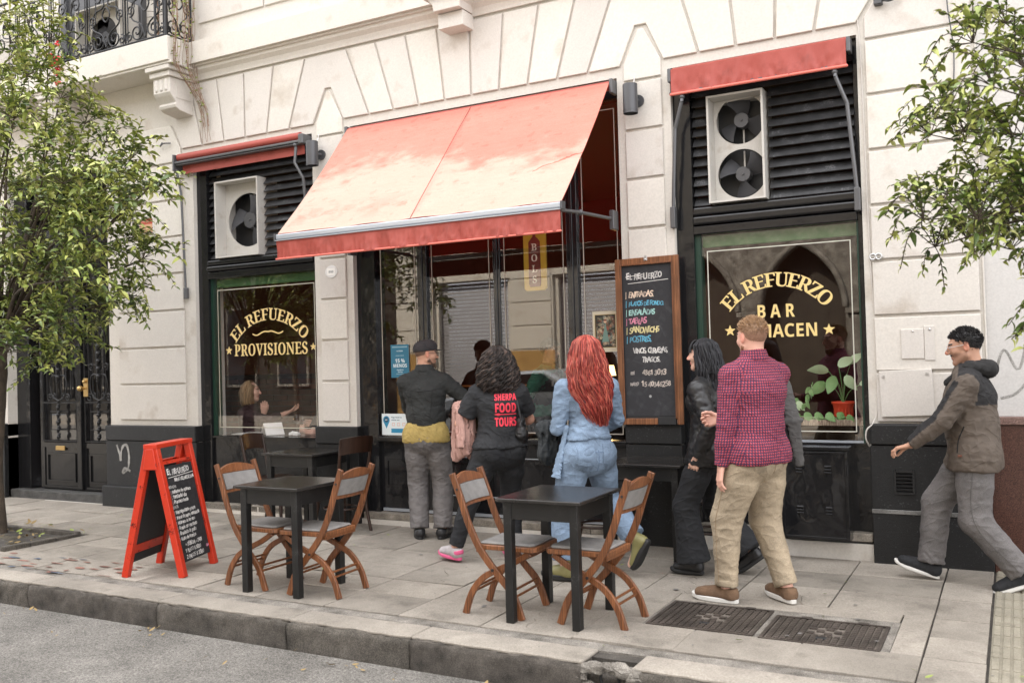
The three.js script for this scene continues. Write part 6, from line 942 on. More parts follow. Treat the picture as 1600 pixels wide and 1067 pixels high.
    mesh(o.name ?? 'trousers', sdfMesh(q, 0.0095, { uv: true, cut: (x, y, z) => (y > topCut ? y - topCut : -1), disp: (x, y, z) => { let m = 0.45; for (const [k, h] of ky) { m = Math.max(m, 1.1 - Math.hypot(x - k.x, y - k.y, z - k.z) / 0.16, (o.bunch ?? 1.5) - Math.hypot(x - h.x, (y - h.y), z - h.z) / 0.09); } return m * wf(x, y, z); } }), o.mat, t);
    if (o.cuff) for (const l of legs) mesh('trouser_cuff', sdfMesh([seg(l.hemP.clone().lerp(l.kn, 0.10), l.hemP, [l.hr + 0.004, l.hr * 1.05 + 0.004], [l.hr + 0.004, l.hr * 1.05 + 0.004], { fa: true, fb: true, right: px })], 0.008, { uv: true, disp: wrinkle(0.004, 1.5, 2) }), o.mat, t);
  }
  if (S.shoes) for (const l of legs) {
    const o = S.shoes, z = l.fdir.clone(), x = V(0, 1, 0).cross(z); x.normalize(); const y = z.clone().cross(x), L = (o.len ?? 0.285) * s, sh = grp('shoe', t);
    sh.applyMatrix4(new THREE.Matrix4().makeBasis(x, y, z).setPosition(l.ank.clone().addScaledVector(y, -0.085 * s)));
    const w = o.w ?? 0.047, hh = o.high ? 0.16 : 0.085, z0 = -0.075 * s, z1 = z0 + L, sole = o.sole ?? 0.026;
    mesh('upper', sdfMesh([seg([0, 0.052, z0 + 0.042], [0, 0.045, z1 - 0.05], [w - 0.008, 0.040], [w - 0.005, 0.030], { right: V(1, 0, 0), k: 0.02 }), seg([0, 0.05, z0 + 0.045], [0, hh, z0 + 0.05], 0.040, 0.042, { k: 0.025, fb: true }), seg([0, 0.085, z0 + 0.085], [0, 0.056, z1 - 0.09], 0.030, 0.026, { k: 0.025 })], 0.0065, { cut: (X, Y, Z) => sole * 0.7 - Y, uv: true, disp: wrinkle(0.0015, 2, 4) }), o.upper, sh);
    const so = []; for (let i = 0; i < 28; i++) { const q = i / 28 * 6.2832, c = Math.cos(q), si = Math.sin(q), zz = (z0 + z1) / 2 - (L / 2) * c, ww = w * (0.80 + 0.20 * sstep(zz, z0, z1) + (zz > 0.02 && zz < 0.1 ? 0.02 : 0)) * Math.sign(si) * Math.pow(Math.abs(si), 0.62); so.push([ww, -zz]); }
    const sg = ext(so, sole, 0.006).rotateX(-Math.PI / 2), sp = sg.attributes.position; for (let k = 0; k < sp.count; k++) { const zz = sp.getZ(k); sp.setY(k, sp.getY(k) + 0.018 * Math.pow(clamp((zz - z1 + 0.09) / 0.09, 0, 1), 2) * (o.toe ?? 1)); } sg.computeVertexNormals(); mesh('sole', [sg], o.soleMat, sh);
    if (o.laces) mesh('laces', Array.from({ length: 4 }, (_, i) => tube([[-0.022, 0.083 - i * 0.005, z0 + 0.115 + i * 0.022], [0, 0.098 - i * 0.008, z0 + 0.118 + i * 0.022], [0.022, 0.083 - i * 0.005, z0 + 0.121 + i * 0.022]], 0.0035, 8, 5)), o.laces, sh);
    if (o.accent) mesh('heel_patch', sdfMesh([seg([0, 0.045, z0 + 0.036], [0, 0.075, z0 + 0.04], 0.043, 0.044, { fa: true, fb: true })], 0.006, { cut: (X, Y, Z) => Z - z0 - 0.045 }), o.accent, sh);
  }
  return { t, HM, J, arms, legs, Hc, Sc, wst, cst, px, pf, sx, sf, s, W };
}

// cloth details pressed onto a garment: rays find its surface
function presser(P, name) {
  P.t.updateMatrixWorld(true); const m = P.t.children.find((c) => c.name === name), W = P.t.matrixWorld, I = W.clone().invert(), rc = new THREE.Raycaster(); m.material.side = THREE.DoubleSide;
  return (from, dir, off) => { rc.set(from.clone().applyMatrix4(W), dir.clone().transformDirection(W)); const h = rc.intersectObject(m, false)[0]; return h ? h.point.clone().applyMatrix4(I).addScaledVector(dir, -off) : null; };
}
function seamOn(P, name, pts, dir, mat, part = 'seam', r = 0.0021) { const f = presser(P, name), c = new THREE.CatmullRomCurve3(pts), q = []; for (let i = 0; i <= 24; i++) { const p = c.getPointAt(i / 24), d = typeof dir === 'function' ? dir(p) : dir, h = f(p.clone().addScaledVector(d, -0.35), d, 0.0006); if (h) q.push(h); } if (q.length > 4) mesh(part, [tube(q, r, 40, 5)], mat, P.t); }
function patchOn(P, name, c, right, up, w, h, mat, part) { // a stitched patch, slightly proud
  const f = presser(P, name), dir = right.clone().cross(up).normalize(), nx = 8, ny = 8, g = new THREE.BoxGeometry(1, 1, 1, nx, ny, 1), p = g.attributes.position;
  for (let k = 0; k < p.count; k++) { const u = p.getX(k), v = p.getY(k), z = p.getZ(k) > 0 ? 0.0045 : -0.003, point = v < -0.3 ? 0.10 * (1 - Math.abs(u) * 2) : 0; const from = c.clone().addScaledVector(right, u * w).addScaledVector(up, (v - point) * h).addScaledVector(dir, -0.35), q = f(from, dir, z); if (q) p.setXYZ(k, q.x, q.y, q.z); else { const e = from.addScaledVector(dir, 0.35); p.setXYZ(k, e.x, e.y, e.z); } }
  g.computeVertexNormals(); mesh(part, [g], mat, P.t);
}
function trouserDetails(P, name, mat, stitch) {
  const up = V(0, 1, 0);
  for (const l of P.legs) { const d = P.px.clone().multiplyScalar(-l.side); seamOn(P, name, [l.hip.clone().add(V(0, 0.02, 0)), l.kn.clone(), l.kn.clone().lerp(l.ank, 0.9)], d, stitch); patchOn(P, name, l.hip.clone().addScaledVector(P.px, l.side * 0.005).add(V(0, 0.005, 0)), P.px, up, 0.12, 0.135, mat, 'back_pocket'); }
  seamOn(P, name, [P.Hc.clone().add(V(0, 0.03, 0)), P.Hc.clone().add(V(0, -0.12, 0))], P.pf.clone(), stitch);
  seamOn(P, name, [P.Hc.clone().addScaledVector(P.px, -0.13).add(V(0, 0.035, 0)), P.Hc.clone().add(V(0, 0.015, 0)), P.Hc.clone().addScaledVector(P.px, 0.13).add(V(0, 0.035, 0))], P.pf.clone(), stitch);
}
// ================================================================ THE PEOPLE
const cloth = (name, c, o = {}) => std(name, lin(...c), { map: o.map ?? T.fabric, roughness: 0.85, bumpMap: T.crease, bumpScale: 0.006, ...o });
cloth('blackDenim', [0.030, 0.032, 0.031], { map: T.denim }); cloth('yellowTee', [0.52, 0.38, 0.12]); cloth('greyJean', [0.20, 0.185, 0.18], { map: T.denim }); std('blackLeather', lin(0.016, 0.016, 0.017), { roughness: 0.36, bumpMap: T.bumpFine, bumpScale: 0.0015 });
cloth('blackTee', [0.022, 0.023, 0.026]); cloth('blackTrouser', [0.016, 0.017, 0.020]); cloth('blueDenim', [0.25, 0.345, 0.475], { map: T.denim }); cloth('khaki', [0.48, 0.385, 0.265], { map: T.denim }); cloth('pinkKnit', [0.62, 0.36, 0.30], { bumpMap: T.bumpFine, bumpScale: 0.004 });
std('stitchGrey', lin(0.08, 0.075, 0.07), { roughness: 0.9 }); std('stitchBlack', lin(0.012, 0.012, 0.012), { roughness: 0.9 }); std('stitchKhaki', lin(0.24, 0.17, 0.10), { roughness: 0.9 }); std('stitchBlue', lin(0.13, 0.19, 0.29), { roughness: 0.9 }); std('stitchRed', lin(0.20, 0.06, 0.10), { roughness: 0.9 });
cloth('hoodie', [1, 1, 1], { vertexColors: true }); cloth('hoodBlack', [0.022, 0.021, 0.021]); cloth('capGrey', [0.05, 0.045, 0.048], { map: T.denim }); std('rubberBlack', lin(0.015, 0.015, 0.015), { roughness: 0.6 }); std('soleWhite', lin(0.62, 0.60, 0.56), { roughness: 0.6 }); cloth('tanSuede', [0.22, 0.13, 0.075], { roughness: 0.95 });
cloth('whiteShoe', [0.6, 0.55, 0.55]); std('pinkPatch', lin(0.62, 0.10, 0.22), { roughness: 0.6 }); std('oliveBoot', lin(0.20, 0.18, 0.07), { roughness: 0.5 }); std('laceBrown', lin(0.13, 0.05, 0.03), { roughness: 0.8 });
const hairMat = (n) => std(n, lin(1, 1, 1), { vertexColors: true, roughness: 0.52 });
const plaidT = (() => { const n = 256; return tex(n, (k, x, y) => { const p = n / 4, a = (x % p) / p < 0.5, b = (y % p) / p < 0.5, th = ((x + y) & 3) < 2 ? 1 : 0.9; const R = [0.64, 0.19, 0.23], Nv = [0.16, 0.16, 0.30], Mx = [0.40, 0.16, 0.25]; let c = a && b ? Nv : a || b ? Mx : R; c = c.map((v) => v * th + (NG[(k * 5) % 262144] - 0.5) * 0.05); if (!a && !b && ((x % p) / p > 0.9 || (y % p) / p > 0.9)) c = [0.86, 0.45, 0.5]; return c; }, 0.066); })();
std('plaid', lin(1, 1, 1), { map: plaidT, roughness: 0.85, bumpMap: T.crease, bumpScale: 0.004 });
phys('lens', lin(0.9, 0.9, 0.9), { transmission: 1, thickness: 0, roughness: 0, ior: 1.4 });
function glasses(P, col, r = 0.021) { const g = grp('glasses', P.t); g.applyMatrix4(P.HM); const fr = [], ln = []; for (const s of [-1, 1]) { fr.push(new THREE.TorusGeometry(r, 0.0022, 8, 28).scale(1.15, 0.9, 1).translate(s * 0.032, 0.004, 0.104), bar([s * 0.056, 0.010, 0.102], [s * 0.082, 0.012, 0.0], 0.0018, 6)); ln.push(new THREE.CircleGeometry(r, 24).scale(1.15, 0.9, 1).translate(s * 0.032, 0.004, 0.104)); } fr.push(bar([-0.010, 0.008, 0.106], [0.010, 0.008, 0.106], 0.002, 6)); mesh('glasses_frame', fr, col, g); mesh('lens', ln, M.lens, g); }
function shortHair(P, mat, o) { // cropped hair: a thin dark scalp layer under many short locks
  const th = o.th ?? 0.012, hl = o.hl ?? 0.062, E = [0.0765, 0.0875, 0.0965], edge = (x, y, z) => Math.max(hl + (z < 0.03 ? (z - 0.03) * (o.slope ?? 1.35) : 0) + (Math.abs(x) > 0.055 && z > 0.02 ? -0.02 : 0) - y, -0.055 - y);
  const c = noIdx(sdfMesh([ball([0, 0.033, -0.017], [0.0765 + th * 0.1, 0.088 + th * 0.3, 0.097 + th * 0.2], { k: 0.02 })], 0.0048, { col: (x, y, z) => { const f = clamp((y - (o.fade ?? 0.0)) / 0.05, 0, 1); return o.low.map((q, i) => lerp(q, o.high[i], f) * 0.8); }, cut: edge }));
  const h = grp('hair', P.t); h.applyMatrix4(P.HM); mesh('hair_crop', c, mat, h);
  const R = rng(o.seed ?? 7), L = []; for (let i = 0; i < (o.n ?? 1500); i++) {
    const u = R() * 2 - 1, a = R() * 6.2832, q = Math.sqrt(1 - u * u), n = V(q * Math.cos(a), u, q * Math.sin(a)), p = V(n.x * E[0], 0.033 + n.y * E[1], -0.017 + n.z * E[2]); if (edge(p.x, p.y, p.z) > -0.002) continue;
    const f = clamp((p.y - (o.fade ?? 0)) / 0.06, 0, 1), len = lerp(th * (o.side ?? 0.4), th * 1.5, f) * (0.7 + 0.6 * R()), d = n.clone().multiplyScalar(0.55).add(V((R() - 0.5) * 0.7, lerp(-0.9, 0.25, f), lerp(-0.3, o.comb ?? 0.6, f) + (R() - 0.5) * 0.4)).normalize(), pts = [p.clone().addScaledVector(n, -0.002)]; for (let k = 1; k <= 3; k++) pts.push(p.clone().addScaledVector(n, len * 0.35 * Math.sin(k / 3 * 2.2)).addScaledVector(d, len * k / 3));
    const g = strandGeo(pts, 0.0022), v = 0.6 + 0.8 * R(); g.userData.c = o.low.map((w, k) => lerp(w, o.high[k], f) * v); L.push(g); }
  mesh('hair_locks', joinFast(L), mat, h);
}
function beard(P, col, o = {}) { const h = noIdx(sdfMesh([...(o.chin ? [] : [-1, 1]).flatMap((d) => [seg([d * 0.050, -0.055, 0.002], [d * 0.014, -0.098, 0.060], 0.0255, 0.0245, { k: 0.025 })]), ball([0, -0.098, 0.066], [0.026, 0.021, 0.021], { k: 0.018 }), ...(o.tache ? [seg([-0.022, -0.043, 0.084], [0.022, -0.043, 0.084], 0.0075, 0.0075, { k: 0.01 })] : [])], 0.0045, { disp: (x, y, z) => 0.004 * n3(x * 150, y * 120, z * 150), col: (x, y, z) => { const v = 0.7 + 0.4 * n3(x * 160, y * 120, z * 160); return col.map((c) => c * v); }, cut: (x, y, z) => y > -0.085 && z > 0.078 && !(o.tache && y > -0.052) ? 0.01 : -1 })); const g = grp('beard', P.t); g.applyMatrix4(P.HM); mesh('beard_hair', h, P.hm, g); }

{ // 1 man in the flat cap
  const P = makePerson({ label: 'man in a grey cap and black denim jacket reading the menu by the shopfront', at: [-4.55, 0.42], face: 203, h: 1.73, girth: 1.0, belly: 1, broad: 1.03, skin: [0.50, 0.27, 0.18], headYaw: -62, headPitch: 2, shYaw: -4, headOff: [0, -0.01, 0.01], glute: 0.9, stubble: [0.06, 0.04, 0.03],
    L: { foot: [-4.63, 0.085, 0.44], fyaw: 14, hand: [-4.72, 1.04, 0.10], pole: [1.2, -0.1, -0.9], curl: 0.7, palm: [-1, 0, 0] }, R: { foot: [-4.44, 0.085, 0.36], fyaw: -16, hand: [-4.06, 1.17, 0.02], pole: [-0.6, -0.8, 0.1], curl: 0.5, palm: [0.3, 0.3, 1] },
    top: { name: 'jacket', mat: M.blackDenim, off: 0.015, hem: 0.985, hemR: [0.140, 0.112], waist: [0.142, 0.112], chest: [0.158, 0.116], amp: 0.007, band: { h: 0.05, mat: M.blackDenim }, cuffs: M.blackDenim, collar: M.blackDenim, noHip: 1, under: { name: 'shirt', hem: 0.855, flare: 0.008, mat: M.yellowTee } },
    legs: { mat: M.greyJean, off: 0.026, hemR: 0.080, hemAt: 0.98, amp: 0.010, bunch: 2.0, top: 0.98, freq: 0.9, knee: [0.066, 0.07] }, shoes: { upper: M.blackLeather, soleMat: M.rubberBlack, w: 0.052 } });
  P.hm = hairMat('stubbleHair'); beard(P, [0.11, 0.065, 0.045], { tache: 1 }); glasses(P, M.fanBlack);
  shortHair(P, P.hm, { th: 0.003, n: 300, low: [0.16, 0.09, 0.06], high: [0.06, 0.04, 0.03] });
  const cp = grp('cap', P.t); cp.applyMatrix4(P.HM);
  mesh('cap_crown', sdfMesh([ball([0, 0.052, -0.018], [0.092, 0.082, 0.110], { k: 0.02 }), ball([0, 0.085, 0.035], [0.066, 0.05, 0.06], { k: 0.04 })], 0.006, { uv: true, cut: (x, y, z) => 0.030 + 0.12 * (z + 0.02) - y, disp: wrinkle(0.003, 2, 8) }), M.capGrey, cp);
  mesh('cap_brim', sdfMesh([seg([0, 0.052, 0.05], [0, 0.042, 0.135], [0.075, 0.006], [0.052, 0.005], { right: V(1, 0, 0), k: 0.01 })], 0.0045, { uv: true }), M.capGrey, cp);
  mesh('cap_seam', [0, 1, 2].map((i) => { const a = i * 1.047 + 0.3, q = []; for (let j = 0; j <= 16; j++) { const b = j / 16 * Math.PI; q.push([0.0935 * Math.cos(b) * Math.cos(a), 0.052 + 0.0835 * Math.sin(b), -0.018 + 0.1115 * Math.cos(b) * Math.sin(a)]); } return tube(q.filter((p) => p[1] > 0.06), 0.0015, 24, 5); }), M.capGrey, cp);
  // stitched yoke and belt tab on the jacket back
  trouserDetails(P, 'trousers', M.greyJean, M.stitchGrey);
  const jb = (x, y) => P.Sc.clone().addScaledVector(P.sx, x).add(V(0, y, 0));
  seamOn(P, 'jacket', [jb(-0.17, -0.11), jb(0, -0.135), jb(0.17, -0.11)], P.sf, M.stitchBlack, 'yoke_seam', 0.003); for (const d of [-1, 1]) seamOn(P, 'jacket', [jb(d * 0.10, -0.13), jb(d * 0.065, -0.40)], P.sf, M.stitchBlack, 'back_seam', 0.0026);
}
{ // 2 woman with curly hair in the printed tee
  const P = makePerson({ label: 'woman with dark curly hair in a black tee with red print carrying a pink cardigan', at: [-3.53, 0.93], face: 224, h: 1.63, girth: 1.06, hips: 1.2, bust: 1, armR: 1.08, skin: [0.56, 0.30, 0.21], headYaw: -4, shYaw: -10, pelvisYaw: 4, glute: 1.15,
    L: { foot: [-3.84, 0.10, 1.12], fyaw: 30, fpitch: 4, hand: [-3.86, 1.13, 0.83], pole: [0.7, -0.8, -0.6], curl: 0.8, palm: [0, 1, 0] }, R: { foot: [-3.46, 0.09, 0.84], fyaw: 15, hand: [-3.62, 1.02, 0.60], pole: [-0.8, -0.6, -0.4], curl: 0.8 },
    top: { name: 'tee_shirt', mat: M.blackTee, off: 0.018, hem: 0.93, hemR: [0.150, 0.118], waist: [0.128, 0.105], sleeve: 'short', amp: 0.006 },
    legs: { mat: M.blackTrouser, off: 0.016, hemR: 0.058, hemAt: 0.93, amp: 0.006, top: 1.0, thigh: [0.096, 0.10] }, shoes: { upper: M.whiteShoe, soleMat: M.pinkPatch, accent: M.pinkPatch, w: 0.044, len: 0.265, laces: M.soleWhite } });
  const hl = hairMat('curlyHair'); hairMass(P.t, P.HM, [[0.146, 0, -0.02, 0.012, 0.012], [0.136, 0, -0.02, 0.062, 0.066], [0.08, 0, -0.02, 0.118, 0.118], [0.0, 0, -0.025, 0.150, 0.138], [-0.10, 0, -0.045, 0.178, 0.135], [-0.19, 0, -0.06, 0.178, 0.12], [-0.28, 0, -0.07, 0.13, 0.09]], { n: 460, seed: 5, tones: [[0.014, 0.010, 0.009], [0.032, 0.021, 0.017], [0.085, 0.058, 0.045], [0.018, 0.013, 0.011]], freq: 78, amp: 0.017, helix: 1, r: 0.0052, seg: 48, endVar: 0.22, rootDrop: 0.16, mat: std('curlyCore', lin(0.012, 0.009, 0.008), { roughness: 0.7 }), lockMat: hl, front: 0.74 });
  trouserDetails(P, 'trousers', M.blackTrouser, M.stitchBlack);
  // red print on the back, laid on the cloth
  const tx = canvasTex(300, 460, (c) => { c.clearRect(0, 0, 300, 460); c.fillStyle = '#e2384a'; c.textAlign = 'center'; const row = (s, y, h) => { c.save(); c.font = 'bold 100px sans-serif'; const w = c.measureText(s).width; c.translate(150, y); c.scale(270 / w, h / 78); c.fillText(s, 0, 0); c.strokeStyle = '#e2384a'; c.lineWidth = 4; c.strokeText(s, 0, 0); c.restore(); }; row('SHERPA', 108, 84); row('FOOD', 252, 116); c.fillRect(16, 272, 268, 12); c.beginPath(); c.ellipse(60, 278, 28, 15, 0, 0, 7); c.fill(); row('TOURS', 420, 112); });
  const pm = new THREE.MeshStandardMaterial({ map: tx, transparent: true, alphaTest: 0.4, roughness: 0.7, side: THREE.DoubleSide });
  const pg = new THREE.PlaneGeometry(0.19, 0.29, 16, 20), pp = pg.attributes.position, sh = P.t.children.find((c) => c.name === 'tee_shirt');
  P.t.updateMatrixWorld(true); const rc = new THREE.Raycaster(), c0 = P.cst.clone().addScaledVector(P.sx, -0.045).add(V(0, -0.045, 0)), wp = V(0, 0, 0);
  for (let k = 0; k < pp.count; k++) { const u = -pp.getX(k), v = pp.getY(k); const from = c0.clone().addScaledVector(P.sx, u).add(V(0, v, 0)).addScaledVector(P.sf, -0.5); const o = from.clone().applyMatrix4(P.t.matrixWorld), d = P.sf.clone().transformDirection(P.t.matrixWorld); rc.set(o, d); const h = rc.intersectObject(sh, false)[0]; if (h) wp.copy(h.point).applyMatrix4(P.t.matrixWorld.clone().invert()); else wp.copy(from).addScaledVector(P.sf, 0.37); wp.addScaledVector(P.sf, -0.0035); pp.setXYZ(k, wp.x, wp.y, wp.z); }
  pg.computeVertexNormals(); mesh('print', [pg], pm, P.t, true);
  mesh('tattoo', [new THREE.TorusGeometry(0.012, 0.002, 6, 16).scale(1, 2.2, 1).translate(...P.arms[0].sh.clone().lerp(P.arms[0].el, 0.86).addScaledVector(P.sf, -0.040).addScaledVector(P.sx, 0.03).toArray())], M.lampGrey, P.t);
}
{ // pink cardigan over her forearm and black bag on her shoulder
  const c = thing('pink_cardigan', 'pink knitted cardigan draped over the forearm of the curly haired woman', 'cardigan', [-3.80, 0.76, 1.00], 224 * DEG);
  const Q = []; for (let i = 0; i < 5; i++) { const x = -0.045 + i * 0.024, z = 0.05 * Math.sin(i * 2.1); Q.push(seg([x, 0.42, z * 0.4 - 0.01], [x * 1.25, 0.03 + 0.05 * ((i * 3) % 4) / 2, z - 0.03 + 0.01 * i], [0.032, 0.05], [0.030, 0.035], { k: 0.03, right: V(1, 0, 0) })); } Q.push(seg([-0.03, 0.42, -0.09], [0.0, 0.425, 0.12], [0.05, 0.035], [0.055, 0.035], { k: 0.04 }), seg([0.04, 0.4, -0.06], [0.055, 0.12, -0.1], 0.035, 0.03, { k: 0.02, fb: true }));
  mesh('knit', sdfMesh(Q, 0.009, { uv: true, disp: (x, y, z) => 0.012 * (1 - 2 * Math.abs(n3(x * 22, y * 4, z * 22))) + 0.003 * n3(x * 90, y * 90, z * 90) }), M.pinkKnit, c);
  const b = thing('shoulder_bag', 'black leather bag hanging from the right shoulder of the curly haired woman', 'bag', [-3.395, 0.81, 0.84], 215 * DEG);
  mesh('bag_body', sdfMesh([seg([0, 0.06, 0.05], [0, 0.27, -0.03], [0.06, 0.13], [0.04, 0.085], { k: 0.04, right: V(1, 0, 0) }), seg([0.0, 0.1, 0.14], [0, 0.16, -0.08], 0.06, 0.05, { k: 0.04 })], 0.009, { uv: true, disp: wrinkle(0.010, 1.2, 3) }), M.blackLeather, b);
  mesh('strap', [tube([[0, 0.27, -0.10], [0.03, 0.42, -0.08], [0.07, 0.555, -0.02], [0.04, 0.44, 0.08], [0, 0.26, 0.10]], 0.011, 30, 6).scale(1, 1, 1)], M.blackLeather, b); mesh('bag_flap', sdfMesh([seg([-0.045, 0.16, 0.03], [-0.03, 0.27, -0.02], [0.012, 0.10], [0.012, 0.09], { k: 0.02, right: V(1, 0, 0) })], 0.007, { uv: true }), M.blackLeather, b);
}
{ // 3 red haired woman in the pale denim jumpsuit
  const P = makePerson({ label: 'woman with long red hair walking in a light blue denim jumpsuit', at: [-2.63, 1.26], face: 232, h: 1.68, girth: 0.94, armR: 0.86, hips: 1.08, bust: 1, glute: 1.02, skin: [0.62, 0.38, 0.29], headYaw: -14, shYaw: -14, pelvisYaw: 4, broad: 0.95,
    L: { foot: [-2.79, 0.09, 1.36], fyaw: 34, hand: [-2.93, 1.03, 1.15], pole: [0.6, -0.5, -1], curl: 0.9, palm: [-0.5, 0.8, 0] }, R: { foot: [-2.36, 0.24, 1.08], fyaw: 26, fpitch: -62, hand: [-2.72, 1.00, 0.92], pole: [-0.6, -0.3, -0.8], curl: 0.5 },
    top: { name: 'jumpsuit_top', mat: M.blueDenim, off: 0.012, hem: 1.02, hemR: [0.122, 0.098], waist: [0.112, 0.090], puff: 1, amp: 0.009, cuffs: M.blueDenim, seed: 21 },
    legs: { name: 'jumpsuit_legs', mat: M.blueDenim, off: 0.020, hemR: 0.085, hemAt: 0.86, amp: 0.010, top: 1.05, knee: [0.07, 0.074], thigh: [0.098, 0.102], seed: 33 }, shoes: { upper: M.oliveBoot, soleMat: M.rubberBlack, high: 1, sole: 0.036, w: 0.046, len: 0.27 } });
  trouserDetails(P, 'jumpsuit_legs', M.blueDenim, M.stitchBlue);
  mesh('belt', sdfMesh([seg(P.wst.clone().add(V(0, -0.035, 0)), P.wst.clone().add(V(0, 0.01, 0)), [0.138, 0.115], [0.135, 0.112], { right: P.px, fa: true, fb: true })], 0.008, { uv: true, disp: wrinkle(0.003, 2, 3) }), M.blueDenim, P.t);
  mesh('sash', sdfMesh([seg(P.wst.clone().addScaledVector(P.px, 0.15).addScaledVector(P.pf, 0.04), P.wst.clone().addScaledVector(P.px, 0.24).addScaledVector(P.pf, 0.06).add(V(0, -0.34, 0)), [0.02, 0.014], [0.055, 0.012], { k: 0.02, fb: true, right: P.pf }), ball(P.wst.clone().addScaledVector(P.px, 0.145).addScaledVector(P.pf, 0.05).add(V(0, -0.01, 0)).toArray(), [0.03, 0.025, 0.025], { k: 0.02 })], 0.007, { uv: true, disp: wrinkle(0.006, 1.5, 9) }), M.blueDenim, P.t);
  const hl = hairMat('redHair'); hairMass(P.t, P.HM, [[0.142, 0, -0.02, 0.012, 0.012], [0.133, 0, -0.02, 0.055, 0.062], [0.08, 0, -0.02, 0.104, 0.115], [0.0, 0, -0.03, 0.124, 0.125], [-0.12, 0, -0.06, 0.150, 0.105], [-0.25, -0.01, -0.095, 0.160, 0.078], [-0.40, -0.03, -0.105, 0.125, 0.062], [-0.56, -0.05, -0.095, 0.075, 0.04]], { n: 1050, seed: 8, tones: [[0.30, 0.034, 0.024], [0.42, 0.065, 0.042], [0.20, 0.018, 0.016], [0.50, 0.13, 0.085]], freq: 27, amp: 0.014, r: 0.0037, seg: 34, endVar: 0.30, mat: std('redCore', lin(0.26, 0.026, 0.018), { roughness: 0.6 }), lockMat: hl, front: 0.70 });
}
{ const c = thing('folded_jacket', 'dark jacket hanging over the forearm of the red haired woman', 'jacket', [-2.93, 0.80, 1.24], 232 * DEG); const Q = []; for (let i = 0; i < 4; i++) Q.push(seg([-0.05 + i * 0.03, 0.25, 0.02], [-0.07 + i * 0.045, 0.02 + 0.04 * (i % 2), 0.03 - 0.03 * (i % 2)], [0.03, 0.05], [0.035, 0.04], { k: 0.03, right: V(1, 0, 0) })); Q.push(seg([-0.07, 0.25, 0.0], [0.06, 0.25, 0.02], 0.045, 0.045, { k: 0.03 })); mesh('cloth', sdfMesh(Q, 0.009, { uv: true, disp: (x, y, z) => 0.013 * (1 - 2 * Math.abs(n3(x * 20, y * 6, z * 20))) }), cloth('darkJacket', [0.035, 0.04, 0.043]), c); }
{ // 4 black haired woman in the leather jacket
  const P = makePerson({ label: 'woman with long black hair and fringe in a black leather jacket walking left', at: [-1.90, 0.82], face: 262, h: 1.64, girth: 0.92, armR: 0.9, hips: 1.08, bust: 1, skin: [0.60, 0.36, 0.27], headYaw: 8, headOff: [0, 0, 0.02], lip: [0.42, 0.10, 0.09], glute: 1.1,
    L: { foot: [-2.02, 0.09, 0.88], fyaw: 6, hand: [-1.93, 0.84, 1.01], pole: [0.3, 0, -1], curl: 0.7 }, R: { foot: [-1.66, 0.155, 0.73], fyaw: 4, fpitch: -38, hand: [-1.82, 0.84, 0.62], pole: [-0.3, 0, -1] },
    top: { name: 'leather_jacket', mat: M.blackLeather, off: 0.020, hem: 0.83, hemR: [0.155, 0.12], waist: [0.128, 0.10], amp: 0.009, freq: 1.2, band: { h: 0.02, mat: M.blackLeather }, cuffs: M.blackLeather, collar: M.blackLeather, seed: 40 },
    legs: { mat: M.blackTrouser, off: 0.020, hemR: 0.115, midR: 0.092, hemAt: 0.97, amp: 0.008, top: 0.98, knee: [0.074, 0.078], bunch: 1.0 }, shoes: { upper: M.blackLeather, soleMat: M.rubberBlack, w: 0.043, len: 0.26 } });
  const hl = hairMat('blackHair'), tn = [[0.008, 0.008, 0.010], [0.012, 0.012, 0.015], [0.020, 0.020, 0.024]]; hairMass(P.t, P.HM, [[0.138, 0, -0.02, 0.012, 0.012], [0.130, 0, -0.02, 0.052, 0.06], [0.08, 0, -0.018, 0.098, 0.112], [0.0, 0, -0.03, 0.108, 0.122], [-0.14, 0, -0.05, 0.124, 0.115], [-0.28, 0, -0.05, 0.140, 0.105], [-0.42, 0, -0.02, 0.135, 0.10], [-0.50, 0, 0.0, 0.11, 0.08]], { n: 520, seed: 14, tones: tn, freq: 24, amp: 0.011, r: 0.0052, seg: 36, endVar: 0.16, mat: std('blackCore', lin(0.007, 0.007, 0.008), { roughness: 0.45 }), lockMat: hl, front: 0.66 });
  const fr = [], R = rng(3); for (let i = 0; i < 70; i++) { const a = (R() * 2 - 1) * 0.85, pts = []; for (let j = 0; j <= 8; j++) { const u = j / 8, e = a * (0.5 + 0.5 * u); pts.push(V(Math.sin(e) * (0.03 + 0.055 * Math.min(1, u * 1.6)), 0.128 - 0.10 * u * u - 0.005, -0.01 + Math.cos(e) * (0.02 + 0.093 * Math.sqrt(u)))); } const g = strandGeo(pts, 0.006); g.userData.c = tn[i % 3]; fr.push(g); } const fg = grp('fringe', P.t); fg.applyMatrix4(P.HM); mesh('fringe_locks', joinFast(fr), hl, fg);
  mesh('jacket_zip', [tube([P.arms[0].sh.clone().lerp(P.arms[0].el, 0.2).addScaledVector(P.sx, 0.075), P.Sc.clone().addScaledVector(P.sx, 0.1).addScaledVector(P.sf, 0.1).add(V(0, -0.05, 0))], 0.003, 6, 5)], M.silver, P.t);
}
